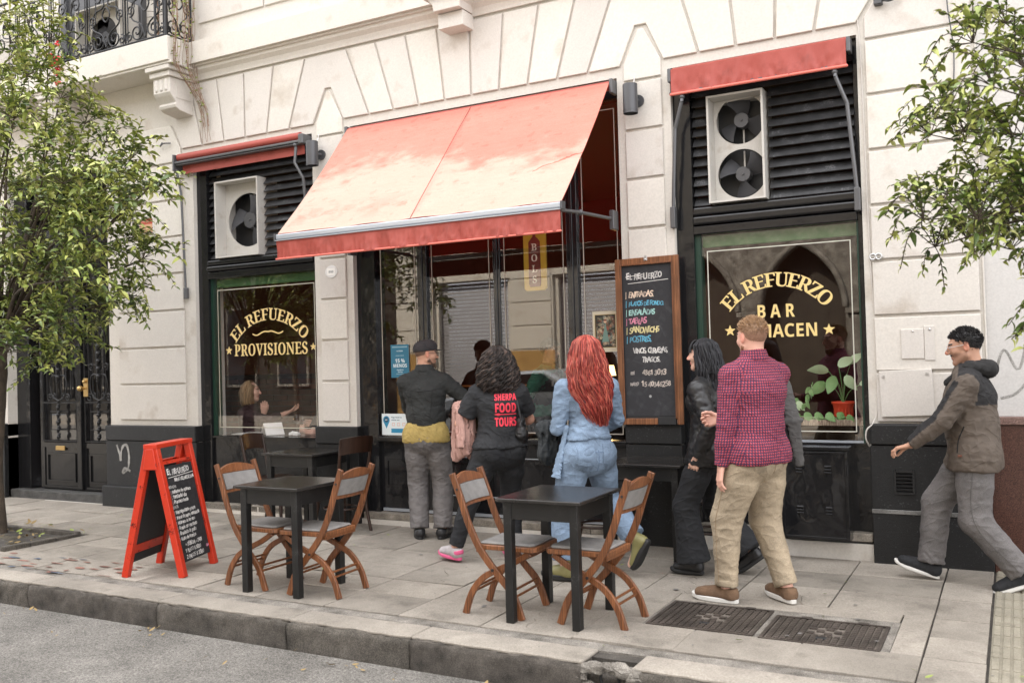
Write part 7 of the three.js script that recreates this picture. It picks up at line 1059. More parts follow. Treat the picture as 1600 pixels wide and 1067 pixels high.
{ // 5 man in the plaid shirt
  const P = makePerson({ label: 'man in a red and navy checked shirt and khaki trousers walking left', at: [-1.42, 1.43], face: 246, h: 1.78, girth: 1.09, broad: 0.99, armR: 1.02, skin: [0.66, 0.37, 0.28], headYaw: -14, headPitch: 2, shYaw: -16, pelvisYaw: -2, glute: 1.05, headOff: [0, -0.028, 0.0], headS: 0.97, belly: 1,
    L: { foot: [-1.62, 0.09, 1.50], fyaw: 14, hand: [-1.60, 0.85, 1.60], pole: [0.25, 0.0, -1], curl: 0.42, palm: [-0.8, 0, -0.5] }, R: { foot: [-1.28, 0.095, 1.36], fyaw: -22, hand: [-1.70, 1.12, 1.22], pole: [-0.6, -0.6, -0.3], curl: 1.1, palm: [1, 0.2, 0] },
    top: { name: 'checked_shirt', mat: M.plaid, off: 0.014, hem: 0.855, hemR: [0.150, 0.122], waist: [0.138, 0.112], chest: [0.158, 0.118], amp: 0.0065, cuffs: M.plaid, collar: M.plaid, seed: 60 },
    legs: { mat: M.khaki, off: 0.018, hemR: 0.066, hemAt: 0.96, amp: 0.009, top: 0.95, cuff: 1, knee: [0.068, 0.072], thigh: [0.094, 0.098], seed: 70, bunch: 1.9 }, shoes: { upper: M.tanSuede, soleMat: M.soleWhite, w: 0.050, len: 0.30, laces: M.laceBrown, sole: 0.032 } });
  P.hm = hairMat('fairHair'); shortHair(P, P.hm, { th: 0.011, side: 0.30, n: 2200, comb: 0.3, low: [0.36, 0.20, 0.13], high: [0.36, 0.22, 0.12], rough: 0.006, front: 1, fade: 0.01, hl: 0.07, slope: 1.15 }); beard(P, [0.34, 0.16, 0.09], {});
  trouserDetails(P, 'trousers', M.khaki, M.stitchKhaki);
  const jb = (x, y) => P.Sc.clone().addScaledVector(P.sx, x).add(V(0, y, 0)); seamOn(P, 'checked_shirt', [jb(-0.16, -0.075), jb(0, -0.09), jb(0.16, -0.075)], P.sf, M.stitchRed, 'yoke_seam', 0.0024);
}
{ const b = thing('sling_bag', 'grey strapped sling bag hanging behind the man in the checked shirt', 'bag', [-1.235, 0.80, 1.12], 200 * DEG); cloth('greyBag', [0.11, 0.105, 0.10]); mesh('strap', sdfMesh([seg([-0.01, 0.02, 0], [0.02, 0.30, 0.02], [0.026, 0.010], [0.045, 0.012], { k: 0.02 }), seg([0.02, 0.30, 0.02], [0.05, 0.55, 0.10], [0.045, 0.012], [0.030, 0.012], { k: 0.02 })], 0.006, { uv: true, disp: wrinkle(0.003, 2, 6) }), M.greyBag, b); mesh('pouch', sdfMesh([seg([0.06, 0.12, 0.05], [0.05, 0.34, 0.08], [0.05, 0.04], [0.04, 0.03], { k: 0.03 })], 0.009, { uv: true, disp: wrinkle(0.006, 1.4, 7) }), M.blackTee, b); }
{ // 6 man in the hooded jacket
  const brown = [0.145, 0.114, 0.09], blk = [0.022, 0.021, 0.022];
  const P = makePerson({ label: 'man with glasses in a brown and black hooded jacket striding left', at: [-0.245, 0.49], face: 270, h: 1.70, girth: 1.04, broad: 0.98, armR: 1.0, headS: 1.0, skin: [0.46, 0.25, 0.165], headYaw: 2, headPitch: 9, lean: [0, 0.025], headOff: [0, -0.012, -0.012], belly: 1, hipY: 0.865, stubble: [0.05, 0.04, 0.035], lip: [0.36, 0.15, 0.12],
    L: { foot: [0.0, 0.115, 0.56], fyaw: 4, fpitch: -22, hand: [-0.615, 0.915, 0.66], pole: [0.6, -0.7, -0.5], curl: 0.75, palm: [0, -0.9, -0.2], hdir: [0, -0.25, 1] }, R: { foot: [-0.535, 0.105, 0.42], fyaw: 0, fpitch: 17, hand: [-0.27, 0.83, 0.25], pole: [-0.3, 0, -1], curl: 0.6 },
    top: { name: 'hooded_jacket', mat: M.hoodie, off: 0.020, hem: 0.775, hemR: [0.148, 0.135], waist: [0.142, 0.125], chest: [0.152, 0.124], amp: 0.007, seed: 80, col: (x, y, z, J) => { const a = J.arms[0]; for (const q of J.arms) { const u = V(x, y, z).sub(q.sh), ax = q.el.clone().sub(q.sh), L = ax.length(); ax.normalize(); const al = u.dot(ax), rad = u.clone().addScaledVector(ax, -al), f = V(x, y, z).sub(q.el), bx_ = q.wr.clone().sub(q.el), L2 = bx_.length(); bx_.normalize(); const bl = f.dot(bx_), r2 = f.clone().addScaledVector(bx_, -bl); const up = q.fd.clone().cross(V(q.side, 0, 0)).normalize(); if (q.side * x > 0.16 * J.s) { if (al > 0.02 && al < L && rad.length() < 0.12) { const w = rad.z / Math.max(0.01, rad.length()); if (w > 0.42 && w < 0.98 && rad.x * q.side > -0.02) return blk; } else if (bl > 0 && bl < L2 + 0.02 && r2.length() < 0.1) { const w = r2.y / Math.max(0.01, r2.length()); if (w > 0.25) return blk; } } } if (y > J.cst.y - 0.045 && Math.abs(x) < 0.185 * J.s + 0.2 * Math.max(0, y - J.cst.y) && z < 0.075) return blk; return brown; }, band: { h: 0.045, mat: M.hoodBlack } },
    legs: { mat: M.greyJean, off: 0.021, hemR: 0.078, hemAt: 0.97, amp: 0.010, top: 0.92, knee: [0.068, 0.072], seed: 90, bunch: 2.2 }, shoes: { upper: M.blackTee, soleMat: M.soleWhite, w: 0.048, len: 0.30, sole: 0.022, toe: 1.2 } });
  P.hm = hairMat('darkHair'); shortHair(P, P.hm, { th: 0.010, side: 0.5, comb: 0.5, n: 2400, low: [0.012, 0.010, 0.010], high: [0.014, 0.012, 0.012], rough: 0.006, front: 1, slope: 1.35 }); beard(P, [0.05, 0.036, 0.03], { tache: 1, chin: 1 }); glasses(P, M.silver);
  mesh('hood', sdfMesh([seg(P.Sc.clone().addScaledVector(P.sx, 0.07).addScaledVector(P.sf, -0.02).add(V(0, 0.045, 0)), P.Sc.clone().addScaledVector(P.sf, -0.115).add(V(0, 0.035, 0)), [0.05, 0.045], [0.06, 0.05], { k: 0.05 }), seg(P.Sc.clone().addScaledVector(P.sx, -0.07).addScaledVector(P.sf, -0.02).add(V(0, 0.045, 0)), P.Sc.clone().addScaledVector(P.sf, -0.115).add(V(0, 0.035, 0)), [0.05, 0.045], [0.06, 0.05], { k: 0.05 }), seg(P.Sc.clone().addScaledVector(P.sx, 0.075).addScaledVector(P.sf, 0.0).add(V(0, 0.03, 0)), P.Sc.clone().addScaledVector(P.sx, 0.035).addScaledVector(P.sf, 0.12).add(V(0, -0.05, 0)), 0.036, 0.024, { k: 0.03 }), seg(P.Sc.clone().addScaledVector(P.sx, -0.075).addScaledVector(P.sf, 0.0).add(V(0, 0.03, 0)), P.Sc.clone().addScaledVector(P.sx, -0.035).addScaledVector(P.sf, 0.12).add(V(0, -0.05, 0)), 0.036, 0.024, { k: 0.03 })], 0.008, { uv: true, disp: wrinkle(0.008, 1.4, 12) }), M.hoodBlack, P.t);
  trouserDetails(P, 'trousers', M.greyJean, M.stitchGrey);
  seamOn(P, 'hooded_jacket', [V(0, 1.04, 0.05), V(0, 0.95, 0.085), V(0, 0.87, 0.095)], V(-1, 0, 0), M.stitchBlack, 'pocket_seam', 0.004);
  mesh('jacket_label', [bx(0.008, 0.014, 0.035, 0.192, 0.855, 0.075, 0.002)], M.laceBrown, P.t);
}
{ // diners behind the left window, and a waiter deeper in the room
  cloth('maroon', [0.045, 0.018, 0.022]); cloth('greenShirt', [0.03, 0.21, 0.13]);
  const P = makePerson({ label: 'blonde woman in a dark top talking at the table behind the left window', at: [-7.60, -0.60], face: 105, h: 1.66, girth: 0.98, floor: -0.29, bust: 1, skin: [0.62, 0.36, 0.27], headYaw: 12, lip: [0.45, 0.13, 0.11], brow: [0.16, 0.09, 0.05],
    hipY: 0.90, L: { foot: [-7.2, -0.1, -0.5], hand: [-7.40, 1.02, -0.60], pole: [0.5, -1, -0.3], curl: 0.6, palm: [0, 1, 0] }, R: { foot: [-7.2, -0.1, -0.75], hand: [-7.22, 1.02, -0.80], pole: [-0.5, -1, -0.3], curl: 0.6, palm: [0, 1, 0] }, top: { name: 'top', mat: M.maroon, off: 0.012, hem: 0.88, amp: 0.005, cuffAt: 0.6 } });
  hairMass(P.t, P.HM, [[0.138, 0, -0.02, 0.012, 0.012], [0.130, 0, -0.02, 0.052, 0.06], [0.07, 0, -0.018, 0.098, 0.112], [-0.02, 0, -0.03, 0.112, 0.118], [-0.12, 0, -0.035, 0.118, 0.105], [-0.20, 0, -0.03, 0.095, 0.085]], { n: 260, seed: 24, tones: [[0.34, 0.22, 0.11], [0.26, 0.16, 0.08], [0.42, 0.29, 0.16]], freq: 18, amp: 0.007, r: 0.006, seg: 20, endVar: 0.05, mat: std('blondCore', lin(0.20, 0.12, 0.06), { roughness: 0.6 }), lockMat: hairMat('blondHair'), front: 0.64 });
  const Q = makePerson({ label: 'diner with a bare arm half hidden behind the narrow pier', at: [-6.60, -0.80], face: -85, h: 1.66, floor: -0.29, bust: 1, skin: [0.66, 0.40, 0.31], headYaw: 0, hipY: 0.90, L: { foot: [-6.9, -0.1, -0.65], hand: [-6.82, 0.84, -0.58], pole: [0.7, -0.3, -1], curl: 0.5 }, R: { foot: [-6.9, -0.1, -0.95], hand: [-6.95, 0.86, -0.95], pole: [-0.5, -1, -0.3] }, top: { name: 'tee_shirt', mat: M.blackTee, off: 0.012, hem: 0.88, sleeve: 'short', amp: 0.005 } });
  shortHair(Q, hairMat('brownHair'), { th: 0.02, side: 0.6, low: [0.05, 0.03, 0.02], high: [0.06, 0.035, 0.02] });
  const U = makePerson({ label: 'waiter in a green shirt and dark vest standing inside behind the shopfront glass', at: [-4.30, -1.40], face: 82, h: 1.66, floor: 0.06, skin: [0.42, 0.23, 0.15], headYaw: 6, headPitch: 4, lean: [0, 0.06], L: { foot: [-4.27, 0.15, -1.53], hand: [-4.12, 0.95, -1.58] }, R: { foot: [-4.32, 0.15, -1.28], hand: [-4.47, 0.90, -1.13], pole: [-0.6, 0, -1], curl: 0.5 },
    top: { name: 'shirt', mat: M.greenShirt, off: 0.016, hem: 0.95, amp: 0.008 }, legs: { mat: M.blackTrouser, top: 0.98 }, shoes: { upper: M.blackLeather, soleMat: M.rubberBlack } });
  shortHair(U, M.darkHair, { th: 0.022, side: 0.6, low: [0.012, 0.010, 0.010], high: [0.014, 0.012, 0.012], rough: 0.010 });
  mesh('vest', sdfMesh([seg(U.Hc.clone().add(V(0, 0.02, 0)), U.wst, [0.165, 0.130], [0.145, 0.117], { right: U.px, fa: true, k: 0.05 }), seg(U.wst, U.cst, [0.145, 0.117], [0.168, 0.130], { right: U.sx, k: 0.05 }), seg(U.cst, U.Sc.clone().add(V(0, 0.0, 0)), [0.160, 0.130], [0.11, 0.088], { right: U.sx, k: 0.05 })], 0.009, { uv: true }), M.blackTee, U.t); mesh('name_badge', [bx(0.03, 0.05, 0.006, 0, 0, 0).translate(...U.cst.clone().addScaledVector(U.sx, -0.08).addScaledVector(U.sf, 0.13).toArray())], M.white, U.t);
  // their table with a folded menu card and glasses
  const tb = thing('dining_table', 'table with a dark top inside the left window', 'table', [-7.02, 0.09, -0.62], 0); mesh('tabletop', [bb(-0.52, 0.68, 0.70, 0.725, -0.42, 0.44, 0.006)], M.tableTop, tb); for (const a of [-0.45, 0.6]) for (const b of [-0.36, 0.38]) mesh('leg', [bb(a - 0.025, a + 0.025, 0, 0.70, b - 0.025, b + 0.025)], M.blackWood, tb);
  const mc = thing('menu_card', 'white folded card standing like a tent on the table inside the left window', 'menu card', [-6.98, 0.816, -0.28], -0.5); mesh('card', [bx(0.004, 0.15, 0.2, -0.045, 0.062, 0, 0, 0, 0, -0.62), bx(0.004, 0.15, 0.2, 0.045, 0.062, 0, 0, 0, 0, 0.62)], M.white, mc);
  const np = thing('napkin', 'crumpled white napkin beside the tent card inside the left window', 'napkin', [-6.66, 0.826, -0.26]); { const g = new THREE.IcosahedronGeometry(0.045, 3), p = g.attributes.position; for (let k = 0; k < p.count; k++) { const q = 1 + 0.5 * n3(p.getX(k) * 50, p.getY(k) * 50, p.getZ(k) * 50); p.setXYZ(k, p.getX(k) * q * 1.3, p.getY(k) * q * 0.6, p.getZ(k) * q); } g.computeVertexNormals(); mesh('paper', [g], M.white, np); }
  const pm = thing('place_mat', 'pale paper place mat on the left end of the table inside the left window', 'place mat', [-7.32, 0.817, -0.36]); mesh('sheet', [bb(-0.2, 0.2, 0, 0.002, -0.14, 0.14)], M.white, pm);
  const wg = thing('wine_glass', 'stemmed wine glass on the table nearer the pier inside the left window', 'glass', [-6.72, 0.816, -0.46]); const wm = phys('wineGlass', lin(1, 1, 1), { transmission: 1, thickness: 0, roughness: 0, ior: 1.5 }); mesh('bowl', [new THREE.LatheGeometry([[0.03, 0.001], [0.005, 0.006], [0.004, 0.085], [0.02, 0.095], [0.038, 0.13], [0.04, 0.16], [0.034, 0.20]].map((p) => new THREE.Vector2(...p)), 28)], wm, wg);
  const w2 = wg.clone(); w2.name = numbered('wine_glass'); w2.position.set(-6.88, 0.816, -0.55); w2.userData = { ...w2.userData, label: 'stemmed wine glass on the table farther from the pier by the tent card' }; scene.add(w2);
}
// ================================================================ STREET TREES
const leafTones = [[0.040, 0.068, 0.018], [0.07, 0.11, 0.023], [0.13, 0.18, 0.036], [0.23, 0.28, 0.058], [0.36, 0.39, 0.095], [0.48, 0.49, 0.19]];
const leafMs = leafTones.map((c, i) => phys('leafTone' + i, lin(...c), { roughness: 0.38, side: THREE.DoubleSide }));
phys('foliageM', lin(1, 1, 1), { vertexColors: true, roughness: 0.40, side: THREE.DoubleSide });
std('bark', lin(0.13, 0.10, 0.075), { map: T.rough, roughness: 0.95, bumpMap: T.bumpFine, bumpScale: 0.01 });
function streetTree(label, base, trunk, clusters, o) {
  const t = thing('street_tree', label, 'tree', base), R = rng(o.seed), B = V(...base), L = [];
  const top = V(...trunk[trunk.length - 1]);
  mesh('trunk', [(() => { const g = tube(trunk.map((p) => V(...p).sub(B)), o.tr, 40, 12), p = g.attributes.position; for (let k = 0; k < p.count; k++) { const y = p.getY(k), q = 1 + 0.12 * n3(p.getX(k) * 12, y * 4, p.getZ(k) * 12); const cx = trunk[0][0] - B.x; p.setX(k, cx + (p.getX(k) - cx) * q); } g.computeVertexNormals(); return g; })()], M.bark, t);
  const fork = V(...trunk[trunk.length - 2]), limbs = [], twigs = [];
  clusters.forEach(([x_, y, z], ci) => { const x = x_ + (o.dx ?? 0);
    const C = V(x, y, z), mid = fork.clone().lerp(C, 0.5).add(V((R() - 0.5) * 0.3, 0.10 + 0.25 * R(), (R() - 0.5) * 0.3)), len = fork.distanceTo(C);
    const cv = new THREE.CatmullRomCurve3([fork, fork.clone().lerp(mid, 0.5).add(V(0, 0.06, 0)), mid, C]); const g = new THREE.TubeGeometry(cv, 22, 1, 6), p = g.attributes.position; for (let i = 0; i <= 22; i++) { const c = cv.getPointAt(i / 22), rr = lerp(0.008 + 0.006 * len, 0.003, i / 22); for (let k = 0; k < 7; k++) { const q = i * 7 + k; p.setXYZ(q, c.x + (p.getX(q) - c.x) * rr - B.x, c.y + (p.getY(q) - c.y) * rr - B.y, c.z + (p.getZ(q) - c.z) * rr - B.z); } } g.computeVertexNormals(); limbs.push(g);
    const starts = [C, C, cv.getPointAt(0.85), cv.getPointAt(0.7), cv.getPointAt(0.9), C];
    for (let w = 0; w < o.twigs; w++) {
      const s = starts[w % starts.length], d = V(R() * 2 - 1, R() * 1.6 - 0.58, R() * 2 - 1).normalize(), out = C.clone().sub(fork).setY(0).normalize(); d.addScaledVector(out, 0.35).normalize();
      const len2 = o.rad * (0.55 + 0.6 * R()), e = s.clone().addScaledVector(d, len2), m = s.clone().lerp(e, 0.55).add(V(0, 0.05 + 0.05 * R(), 0)); e.y += 0.08 * R() - 0.03;
      const tw = new THREE.CatmullRomCurve3([s, m, e]); twigs.push(tube([s, m, e].map((p) => p.clone().sub(B)), 0.0026, 8, 4));
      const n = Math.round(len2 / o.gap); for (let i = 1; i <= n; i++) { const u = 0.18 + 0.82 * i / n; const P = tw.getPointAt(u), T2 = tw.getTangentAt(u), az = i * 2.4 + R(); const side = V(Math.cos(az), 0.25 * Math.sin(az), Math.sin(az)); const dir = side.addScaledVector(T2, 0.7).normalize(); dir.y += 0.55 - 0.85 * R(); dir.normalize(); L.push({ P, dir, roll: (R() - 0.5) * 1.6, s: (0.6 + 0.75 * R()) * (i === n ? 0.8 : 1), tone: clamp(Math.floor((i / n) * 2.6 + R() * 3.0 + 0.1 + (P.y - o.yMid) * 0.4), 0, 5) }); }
    }
  });
  mesh('limb', limbs, M.bark, t); mesh('twigs', twigs, M.bark, t).userData.kind = 'stuff';
  const proto = [0, 1, 2].map((i) => leafGeo(o.leaf * (0.85 + 0.15 * i), o.leaf * 0.30, 0.25 + 0.2 * i, 0.10 + 0.25 * i, 4)), cam = camera.position;
  L.sort((a, b) => a.P.distanceToSquared(cam) - b.P.distanceToSquared(cam));
  const inView = (p) => { const q = p.clone().project(camera); return Math.abs(q.x) < 1.02 && Math.abs(q.y) < 1.02; }; camera.updateMatrixWorld(); camera.updateProjectionMatrix();
  let single = 0; const mtx = (l) => { const x = l.dir, z = x.clone().cross(V(0, 1, 0)).normalize(), y = z.clone().cross(x); const m = new THREE.Matrix4().makeBasis(x, y, z).multiply(new THREE.Matrix4().makeRotationX(l.roll)).scale(V(l.s, l.s, l.s)); m.setPosition(l.P.clone().sub(B)); return m; };
  const pos = [], nor = [], col = [];
  L.forEach((l, i) => {
    const g = proto[i % 3], m = mtx(l);
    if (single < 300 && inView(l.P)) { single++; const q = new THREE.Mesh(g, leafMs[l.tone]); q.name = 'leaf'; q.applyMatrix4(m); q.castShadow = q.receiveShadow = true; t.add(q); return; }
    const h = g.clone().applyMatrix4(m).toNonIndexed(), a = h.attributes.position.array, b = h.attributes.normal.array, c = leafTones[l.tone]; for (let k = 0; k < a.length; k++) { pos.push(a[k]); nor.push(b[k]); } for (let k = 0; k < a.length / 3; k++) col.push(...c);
  });
  const fg = new THREE.BufferGeometry(); fg.setAttribute('position', new THREE.Float32BufferAttribute(pos, 3)); fg.setAttribute('normal', new THREE.Float32BufferAttribute(nor, 3)); fg.setAttribute('color', new THREE.Float32BufferAttribute(col, 3));
  const f = mesh('crown', fg, M.foliageM, t); f.userData.kind = 'stuff'; return t;
}
const leftTree = streetTree('leafy street tree with glossy light green leaves at the left edge of the pavement', [-8.80, 0, 1.60], [[-8.80, -0.05, 1.60], [-8.83, 0.6, 1.62], [-8.80, 1.2, 1.60], [-8.72, 1.75, 1.62], [-8.6, 2.3, 1.7]],
  [[-8.34, 4.77, 1.6], [-7.35, 4.14, 2.1], [-8.15, 4.28, 1.2], [-7.08, 3.66, 2.4], [-7.52, 3.89, 1.4], [-6.98, 3.6, 1.6], [-7.1, 3.46, 2.1], [-9.09, 3.49, 1.2], [-6.48, 3.05, 2.4], [-7.09, 3.35, 1.4], [-6.50, 3.08, 1.6], [-5.85, 2.98, 2.1], [-8.68, 3.06, 1.2], [-6.34, 2.64, 2.4], [-6.94, 2.75, 1.4], [-6.52, 2.52, 1.6], [-7.75, 2.47, 2.1], [-8.4, 2.51, 1.2], [-6.25, 2.28, 2.4], [-6.95, 2.22, 1.4], [-8.32, 2.11, 1.6], [-6.98, 1.93, 2.1], [-7.55, 2.09, 1.2], [-7.23, 1.72, 2.4], [-8.14, 1.62, 1.4], [-7.5, 1.8, 1.6], [-8.62, 5.14, 1.2], [-8.7, 3.9, 1.9], [-8.0, 3.5, 1.5], [-7.9, 2.9, 2.2], [-9.2, 2.6, 1.9], [-7.6, 4.6, 1.7], [-8.3, 5.4, 1.8], [-9.4, 4.4, 1.5], [-7.9, 5.0, 2.1], [-6.3, 3.3, 1.9], [-7.6, 2.5, 1.6], [-6.6, 2.85, 2.0]], { seed: 71, dx: -0.16, tr: 0.075, twigs: 28, rad: 0.38, gap: 0.024, leaf: 0.055, yMid: 2.6 });
for (const [x, z, lb] of [[-17.6, 12.4, 'leafy tree on the far pavement nearer the shuttered building'], [-22.6, 12.6, 'leafy tree on the far pavement farther along the brick building']]) { const c = leftTree.clone(); for (const q of [...c.children]) if (q.name === 'leaf') c.remove(q); c.name = numbered('street_tree'); c.userData = { label: lb, category: 'tree' }; c.position.set(x, 0, z); c.rotation.y = x; scene.add(c); }
streetTree('leafy street tree reaching in from the right edge in front of the pale wall', [1.25, 0, 2.15], [[1.25, -0.05, 2.15], [1.22, 0.7, 2.15], [1.2, 1.3, 2.13], [1.12, 1.7, 2.12], [1.0, 2.2, 2.1]],
  [[0.02, 3.14, 2.0], [-0.12, 2.97, 2.35], [0.10, 2.98, 1.7], [-0.04, 2.71, 2.5], [-0.28, 2.80, 1.8], [-0.18, 2.63, 2.0], [0.03, 2.5, 2.35], [-0.36, 2.7, 1.7], [0.08, 2.23, 2.5], [-0.10, 2.39, 1.8], [-0.30, 2.28, 2.0], [-0.36, 2.16, 2.35], [0.0, 2.12, 1.7], [-0.12, 2.12, 2.5], [-0.35, 2.08, 1.8], [0.0, 2.02, 2.0], [0.14, 1.90, 2.35], [0.26, 1.72, 1.8], [0.30, 1.52, 2.0], [0.16, 1.62, 2.35], [-0.14, 2.2, 1.7], [0.5, 2.6, 2.3], [0.6, 3.1, 1.9], [0.7, 2.1, 2.5], [0.45, 1.9, 1.7]], { seed: 19, tr: 0.06, twigs: 22, rad: 0.24, gap: 0.019, leaf: 0.043, yMid: 2.0 });
{ // fallen leaves in the gutter, on the kerb and in the tree pit
  const R = rng(61), gs = []; const put = (x, y, z, s) => { gs.push(leafGeo(0.055 * s, 0.014 * s, 0.25, -0.3, 3).rotateX((R() - 0.5) * 1.2).rotateZ((R() - 0.5) * 0.5).rotateY(R() * 6.28).translate(x, y + 0.008, z)); };
  for (let i = 0; i < 46; i++) { const x = -8 + R() * 8.2; put(x, -0.133, 3.02 + Math.pow(R(), 2) * 0.5, 0.25 + R() * 0.4); }
  for (const x of [-6.2, -5.0, -4.9, -3.3, -2.5, -2.1]) for (let k = 0; k < 3; k++) put(x + (R() - 0.5) * 0.25, -0.133, 3.03 + R() * 0.1, 0.45 + R() * 0.5);
  for (let i = 0; i < 90; i++) put(-9.5 + R() * 1.7, 0.01, 1.2 + R() * 1.0, 0.6 + R() * 0.7);
  for (let i = 0; i < 26; i++) put(-9 + R() * 9, 0.003, 0.3 + R() * 2.4, 0.4 + R() * 0.4);
  std('dryLeaf', lin(0.27, 0.19, 0.08), { roughness: 0.8, side: THREE.DoubleSide }); const h = Math.floor(gs.length * 0.7);
  for (const [n, a, m, lb] of [['fallen_leaves', gs.slice(0, h), M.dryLeaf, 'dry brown leaves scattered along the gutter and pavement'], ['fallen_leaves', gs.slice(h), leafMs[3], 'fallen green leaves scattered over the tree pit and pavement']]) { const o = mesh(n, a, m); tag(o, lb, 'fallen leaves'); o.userData.kind = 'stuff'; }
}
{ // trodden chewing gum and drips
  const R = rng(303), gs = []; for (let i = 0; i < 130; i++) { const r = 0.006 + R() * R() * 0.016, g = new THREE.CircleGeometry(r, 9), p = g.attributes.position; for (let k = 1; k < p.count; k++) { const q = 0.7 + 0.5 * R(); p.setXY(k, p.getX(k) * q, p.getY(k) * q); } gs.push(g.rotateX(-Math.PI / 2).translate(-9 + R() * 8.9, 0.0056 + i * 0.00001, 0.1 + R() * 2.35)); }
  const o = mesh('gum_spots', gs, std('gum', lin(0.16, 0.15, 0.14), { roughness: 0.8 })); tag(o, 'small dark trodden gum spots on the paving slabs', 'gum spots'); o.userData.kind = 'stuff';
}
{ // dry creeper hanging from the balcony corner
  const t = thing('dry_creeper', 'dry brown creeper hanging down from the balcony corner', 'creeper', [-7.62, 3.9, 0.05]), R = rng(14), gs = [], lv = []; std('dryStem', lin(0.25, 0.16, 0.11), { roughness: 0.9 });
  for (let i = 0; i < 22; i++) { const top = 1.5 + R() * 0.6, a = [], n = 14, ph = R() * 6, z0 = 0.02 + R() * 0.34; for (let j = 0; j <= n; j++) { const u = j / n, y = top * (1 - u) + u * (0.05 + R() * 0.01 + (i % 5) * 0.16), onSlab = y > 0.83 ? 1 : clamp((y - 0.4) / 0.43, 0, 1); a.push([0.015 + 0.02 * Math.sin(u * 9 + ph) + (1 - onSlab) * (0.02 + 0.02 * (i % 4)) * 2 * u, y, 0.01 + z0 * onSlab * 0.9 + 0.012 * Math.sin(u * 17 + ph)]); } gs.push(tube(a, 0.0032, 36, 4)); for (let k = 0; k < 7; k++) { const p = a[2 + ((k * 2) % 12)]; lv.push(leafGeo(0.035, 0.011, 0.2, 0.3, 2).rotateX(R() * 2).rotateY(R() * 6.28).translate(p[0] + 0.005, p[1], p[2] + 0.008)); } }
  mesh('stem', gs, M.dryStem, t); mesh('leaf', lv, leafMs[3], t).userData.kind = 'stuff';
}
{ // plants on the balcony
  const R = rng(91), t = thing('balcony_flowers', 'red flowering plant on the balcony behind the left tree', 'plant', [-9.42, 5.03, 0.25]), st = [], fl = [], lf = [];
  for (let i = 0; i < 9; i++) { const a = R() * 6.28, q = R() * 0.16, h = -0.25 + R() * 0.5; st.push(tube([[0, 0, 0], [q * Math.cos(a) * 0.6, Math.max(h, 0) + 0.12, 0.1 + 0.1 * Math.sin(a)], [q * Math.cos(a), h, 0.16 + q * 0.5]], 0.004, 10, 4)); for (let k = 0; k < 5; k++) fl.push(new THREE.IcosahedronGeometry(0.018, 0).translate(q * Math.cos(a) + (R() - 0.5) * 0.06, h + (R() - 0.5) * 0.05, 0.17 + q * 0.5 + (R() - 0.5) * 0.04)); lf.push(leafGeo(0.07, 0.025, 0.2, 0.4, 3).rotateY(R() * 6.28).translate(q * Math.cos(a) * 0.7, h * 0.6 + 0.05, 0.14)); }
  mesh('stem', st, M.leafIn, t); mesh('flower', fl, std('flowerRed', lin(0.55, 0.02, 0.03), { roughness: 0.7 }), t).userData.kind = 'stuff'; mesh('leaf', lf, leafMs[2], t).userData.kind = 'stuff';
  const p = thing('balcony_plant', 'dry spiky plant standing behind the balcony railing corner', 'plant', [-8.02, 5.03, 0.22]); const g = []; for (let i = 0; i < 60; i++) { const a = R() * 6.28, y = R() * 0.9; g.push(leafGeo(0.14, 0.012, 0.1, 0.4, 3).rotateZ(0.5).rotateY(a).translate(0, y, 0)); } mesh('stem', [bar([0, 0, 0], [0.02, 0.95, 0], 0.012)], M.dryStem, p); mesh('leaf', g, std('dryGreen', lin(0.12, 0.11, 0.08), { roughness: 0.9, side: THREE.DoubleSide }), p).userData.kind = 'stuff';
  fanBox('air_conditioner', 'white air conditioner standing on the balcony behind the iron railing', -9.25, -8.5, 5.05, 5.62, [[-0.08, 0.28, 0.22, 0.2]]).position.z = 0.32;
}
// ================================================================ NEIGHBOUR ON THE RIGHT
{
  const t = thing('neighbour_building', 'smooth pale grey rendered house with a brown granite base at the right edge', 'building');
  std('render', lin(0.63, 0.605, 0.575), { map: rep(T.stucco, 1.9), roughness: 0.9, bumpMap: T.bumpSoft, bumpScale: 0.003 }); std('brownGranite', lin(0.13, 0.065, 0.05), { map: T.granite, roughness: 0.3 });
  mesh('wall', [bb(-0.1645, 7, 1.06, 10.4, -0.4, -0.008)], M.render, t); mesh('rear_block', [bb(0.42, 7, 0, 10.4, -9, -0.41), bb(-0.164, 0.41, 4.3, 10.4, -9, -0.41)], M.render, t);
  mesh('base', [bb(-0.163, 7, -0.05, 1.0, -0.4, 0.02, 0.003)], M.brownGranite, t); mesh('base_cap', [bb(-0.163, 7, 1.003, 1.058, -0.4, 0.035, 0.006)], std('pinkStone', lin(0.32, 0.22, 0.19), { map: T.granite, roughness: 0.5 }), t);
  mesh('rain_pipe', [bar([-0.168, 1.07, 0.006], [-0.168, 9, 0.006], 0.006)], M.stucco, t);
  std('spray2', lin(0.50, 0.49, 0.48), { map: T.rough, roughness: 0.9 });
  mesh('graffiti', [tube([[-0.28, 1.35, 0], [-0.2, 1.55, 0], [-0.1, 1.4, 0], [-0.02, 1.6, 0], [0.02, 1.42, 0], [-0.12, 1.22, 0], [-0.24, 1.18, 0]], 0.012, 60, 6).scale(0.8, 0.9, 0.1).translate(0.10, 0.12, -0.0075)], M.spray2, t);
}
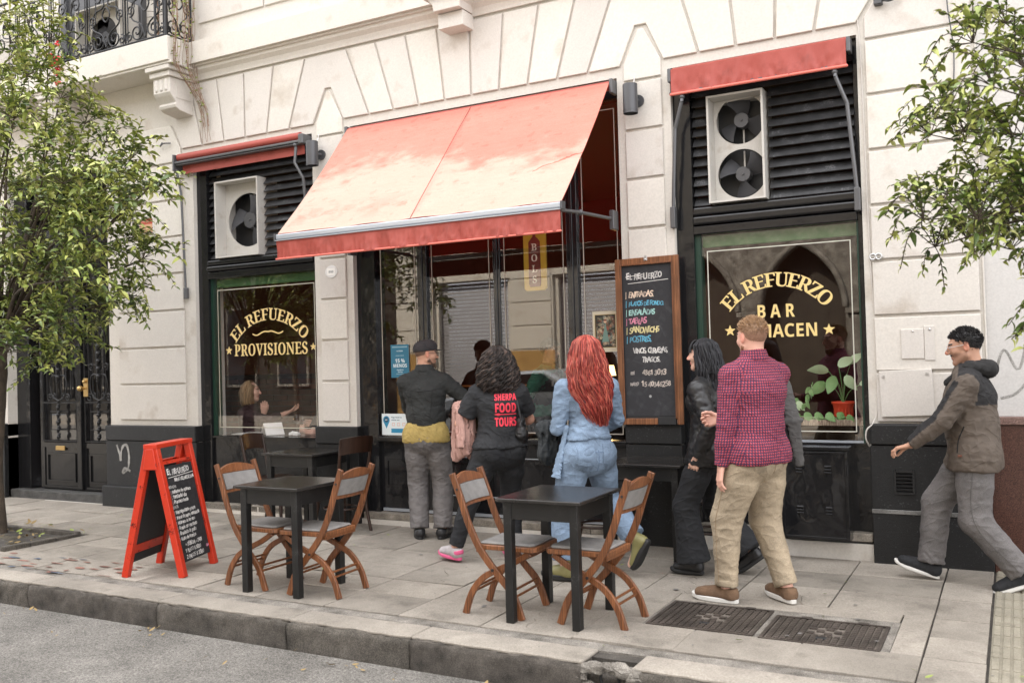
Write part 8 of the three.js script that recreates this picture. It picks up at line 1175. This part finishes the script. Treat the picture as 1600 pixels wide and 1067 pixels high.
// ================================================================ ACROSS THE STREET (seen only in the glass)
{
  struct('far_pavement', [bb(-30, 20, -0.3, 0.0, 11.5, 14.2)], M.slab2);
  std('farCream', lin(0.62, 0.58, 0.50), { map: rep(T.stucco, 2), roughness: 0.9 }); std('ochre', lin(0.42, 0.25, 0.08), { map: rep(T.stucco, 2), roughness: 0.85 }); std('shutter', lin(0.16, 0.16, 0.165), { roughness: 0.5, metalness: 0.4 }); std('stoneGrey', lin(0.36, 0.34, 0.31), { map: T.rough, roughness: 0.9 });
  const t = thing('shuttered_building', 'cream building across the street with ochre base and grey roller shutters', 'building'), Z = 14.2;
  const bays = [-15.4, -11.7, -8.0];
  for (let i = 0; i + 1 < bays.length; i++) {
    const x0 = bays[i], x1 = bays[i + 1];
    mesh('pier', [bb(x0, x0 + 1.25, 0, 10, Z, Z + 0.6)], M.farCream, t);
    mesh('pier_base', [bb(x0 - 0.02, x0 + 1.27, 0, 1.75, Z - 0.03, Z - 0.001)], M.ochre, t);
    for (let k = 0; k < 5; k++) mesh('stone_block', [bb(x0 + 0.05, x0 + 1.2, 1.8 + k * 0.62, 2.37 + k * 0.62, Z - 0.03, Z - 0.001, 0.01)], M.farCream, t);
    const sg = []; for (let k = 0; k < 36; k++) sg.push(bx(2.3, 0.085, 0.02, x0 + 2.42, 0.1 + k * 0.1, Z + 0.25, 0, 0, 0.25)); mesh('roller_shutter', sg, M.shutter, t).userData.kind = 'stuff';
    mesh('lintel', [bb(x0 + 1.25, x1, 3.7, 10, Z, Z + 0.6)], M.farCream, t); mesh('jamb', [bb(x0 + 1.25, x0 + 1.37, 0, 3.7, Z + 0.1, Z + 0.6), bb(x1 - 0.12, x1, 0, 3.7, Z + 0.1, Z + 0.6)], M.farCream, t);
    const wd = grp('window', t); mesh('frame', [bb(x0 + 1.7, x0 + 3.1, 5.2, 7.6, Z - 0.05, Z - 0.001)], M.stoneGrey, wd); mesh('pane', [bb(x0 + 1.8, x0 + 3.0, 5.3, 7.5, Z - 0.06, Z - 0.052)], M.blackPaint, wd);
  }
  const c = thing('arcaded_building', 'grey stone building across the street with pointed arches on round columns', 'building');
  const arch = (x) => { const a = []; const w = 0.95; for (let i = 0; i <= 14; i++) { const q = i / 14; a.push([x - w + w * (1 - Math.cos(q * 1.1)) / (1 - Math.cos(1.1)), 2.5 + 1.5 * Math.sin(q * 1.1) / Math.sin(1.1)]); } for (let i = 13; i >= 0; i--) { const q = i / 14; a.push([x + w - w * (1 - Math.cos(q * 1.1)) / (1 - Math.cos(1.1)), 2.5 + 1.5 * Math.sin(q * 1.1) / Math.sin(1.1)]); } return [[x - w, 0.02], ...a, [x + w, 0.02]]; };
  const xs = [-6.6, -4.2, -1.8, 0.6];
  mesh('facade', [ext([[-8.0, 0], [3, 0], [3, 9.5], [-8.0, 9.5]], 0.5, 0, xs.map(arch)).translate(0, 0, Z)], M.stoneGrey, c);
  mesh('doorway', [bb(-7.9, 2.9, 0, 4.4, Z + 0.52, Z + 0.6)], std('oldWood', lin(0.075, 0.065, 0.05), { map: T.wood, roughness: 0.6 }), c);
  for (const x of [...xs.map((q) => q - 1.2), 1.8]) mesh('column', [cyl(0.15, 0.15, 2.2, x, 1.2, Z - 0.1, 20), bx(0.45, 0.12, 0.4, x, 2.4, Z - 0.08, 0.02), bx(0.45, 0.14, 0.4, x, 0.07, Z - 0.08, 0.02)], M.stoneGrey, c);
  for (const x of xs) mesh('arch_moulding', [tube(arch(x).slice(1, -1).map((p) => [p[0], p[1], Z - 0.03]), 0.07, 40, 8)], M.stoneGrey, c);
  mesh('roof', [bb(-8, 3, 9.5, 9.7, Z - 0.2, Z + 6)], M.stoneGrey, c); mesh('roof', [bb(-15.4, -8.01, 10, 10.2, Z - 0.2, Z + 6)], M.stoneGrey, t);
  std('darkBrick', lin(0.05, 0.045, 0.036), { map: T.rough, roughness: 0.9 });
  const dk = thing('brick_building', 'dark brick building across the street with tall black windows', 'building'); mesh('wall', [bb(-34, -15.42, 0, 10, Z + 0.1, Z + 0.7)], M.darkBrick, dk);
  for (let i = 0; i < 8; i++) { const w = grp('window', dk), x = -17.2 - i * 2.1; mesh('frame', [bb(x - 0.62, x + 0.62, 0.9, 3.4, Z, Z + 0.09)], M.stoneGrey, w); mesh('pane', [bb(x - 0.54, x + 0.54, 0.98, 3.32, Z - 0.01, Z - 0.002)], M.blackPaint, w); }
  // parked car
  const k = thing('parked_car', 'silver hatchback parked at the far kerb', 'car', [-9.4, -0.135, 10.4]);
  std('carSilver', lin(0.42, 0.43, 0.44), { roughness: 0.25, metalness: 0.5 });
  mesh('body', [ext([[-2.0, 0.3], [-2.02, 0.62], [-1.85, 0.82], [-1.0, 0.92], [-0.3, 1.40], [0.95, 1.44], [1.75, 1.0], [1.95, 0.92], [2.0, 0.35], [1.75, 0.22], [-1.8, 0.22]], 1.64, 0.06).translate(0, 0, -0.82)], M.carSilver, k);
  mesh('side_window', [ext([[-0.85, 0.95], [-0.25, 1.34], [0.9, 1.37], [1.4, 1.0]], 1.66, 0.01).translate(0, 0, -0.83)], M.blackPaint, k);
  for (const x of [-1.3, 1.3]) for (const s of [-1, 1]) { const w = grp('wheel', k); mesh('tyre', [new THREE.TorusGeometry(0.25, 0.09, 12, 28).translate(x, 0.32, s * 0.78)], M.rubberBlack, w); mesh('rim', [new THREE.CylinderGeometry(0.19, 0.19, 0.1, 24).rotateX(Math.PI / 2).translate(x, 0.32, s * 0.78)], M.silver, w); }
  for (const z of [-0.6, 0.6]) mesh('headlight', [bx(0.06, 0.14, 0.3, -1.95, 0.7, z, 0.03)], M.white, k);
}
renderer.setSize(1024, 682); camera.updateMatrixWorld(); renderer.render(scene, camera);
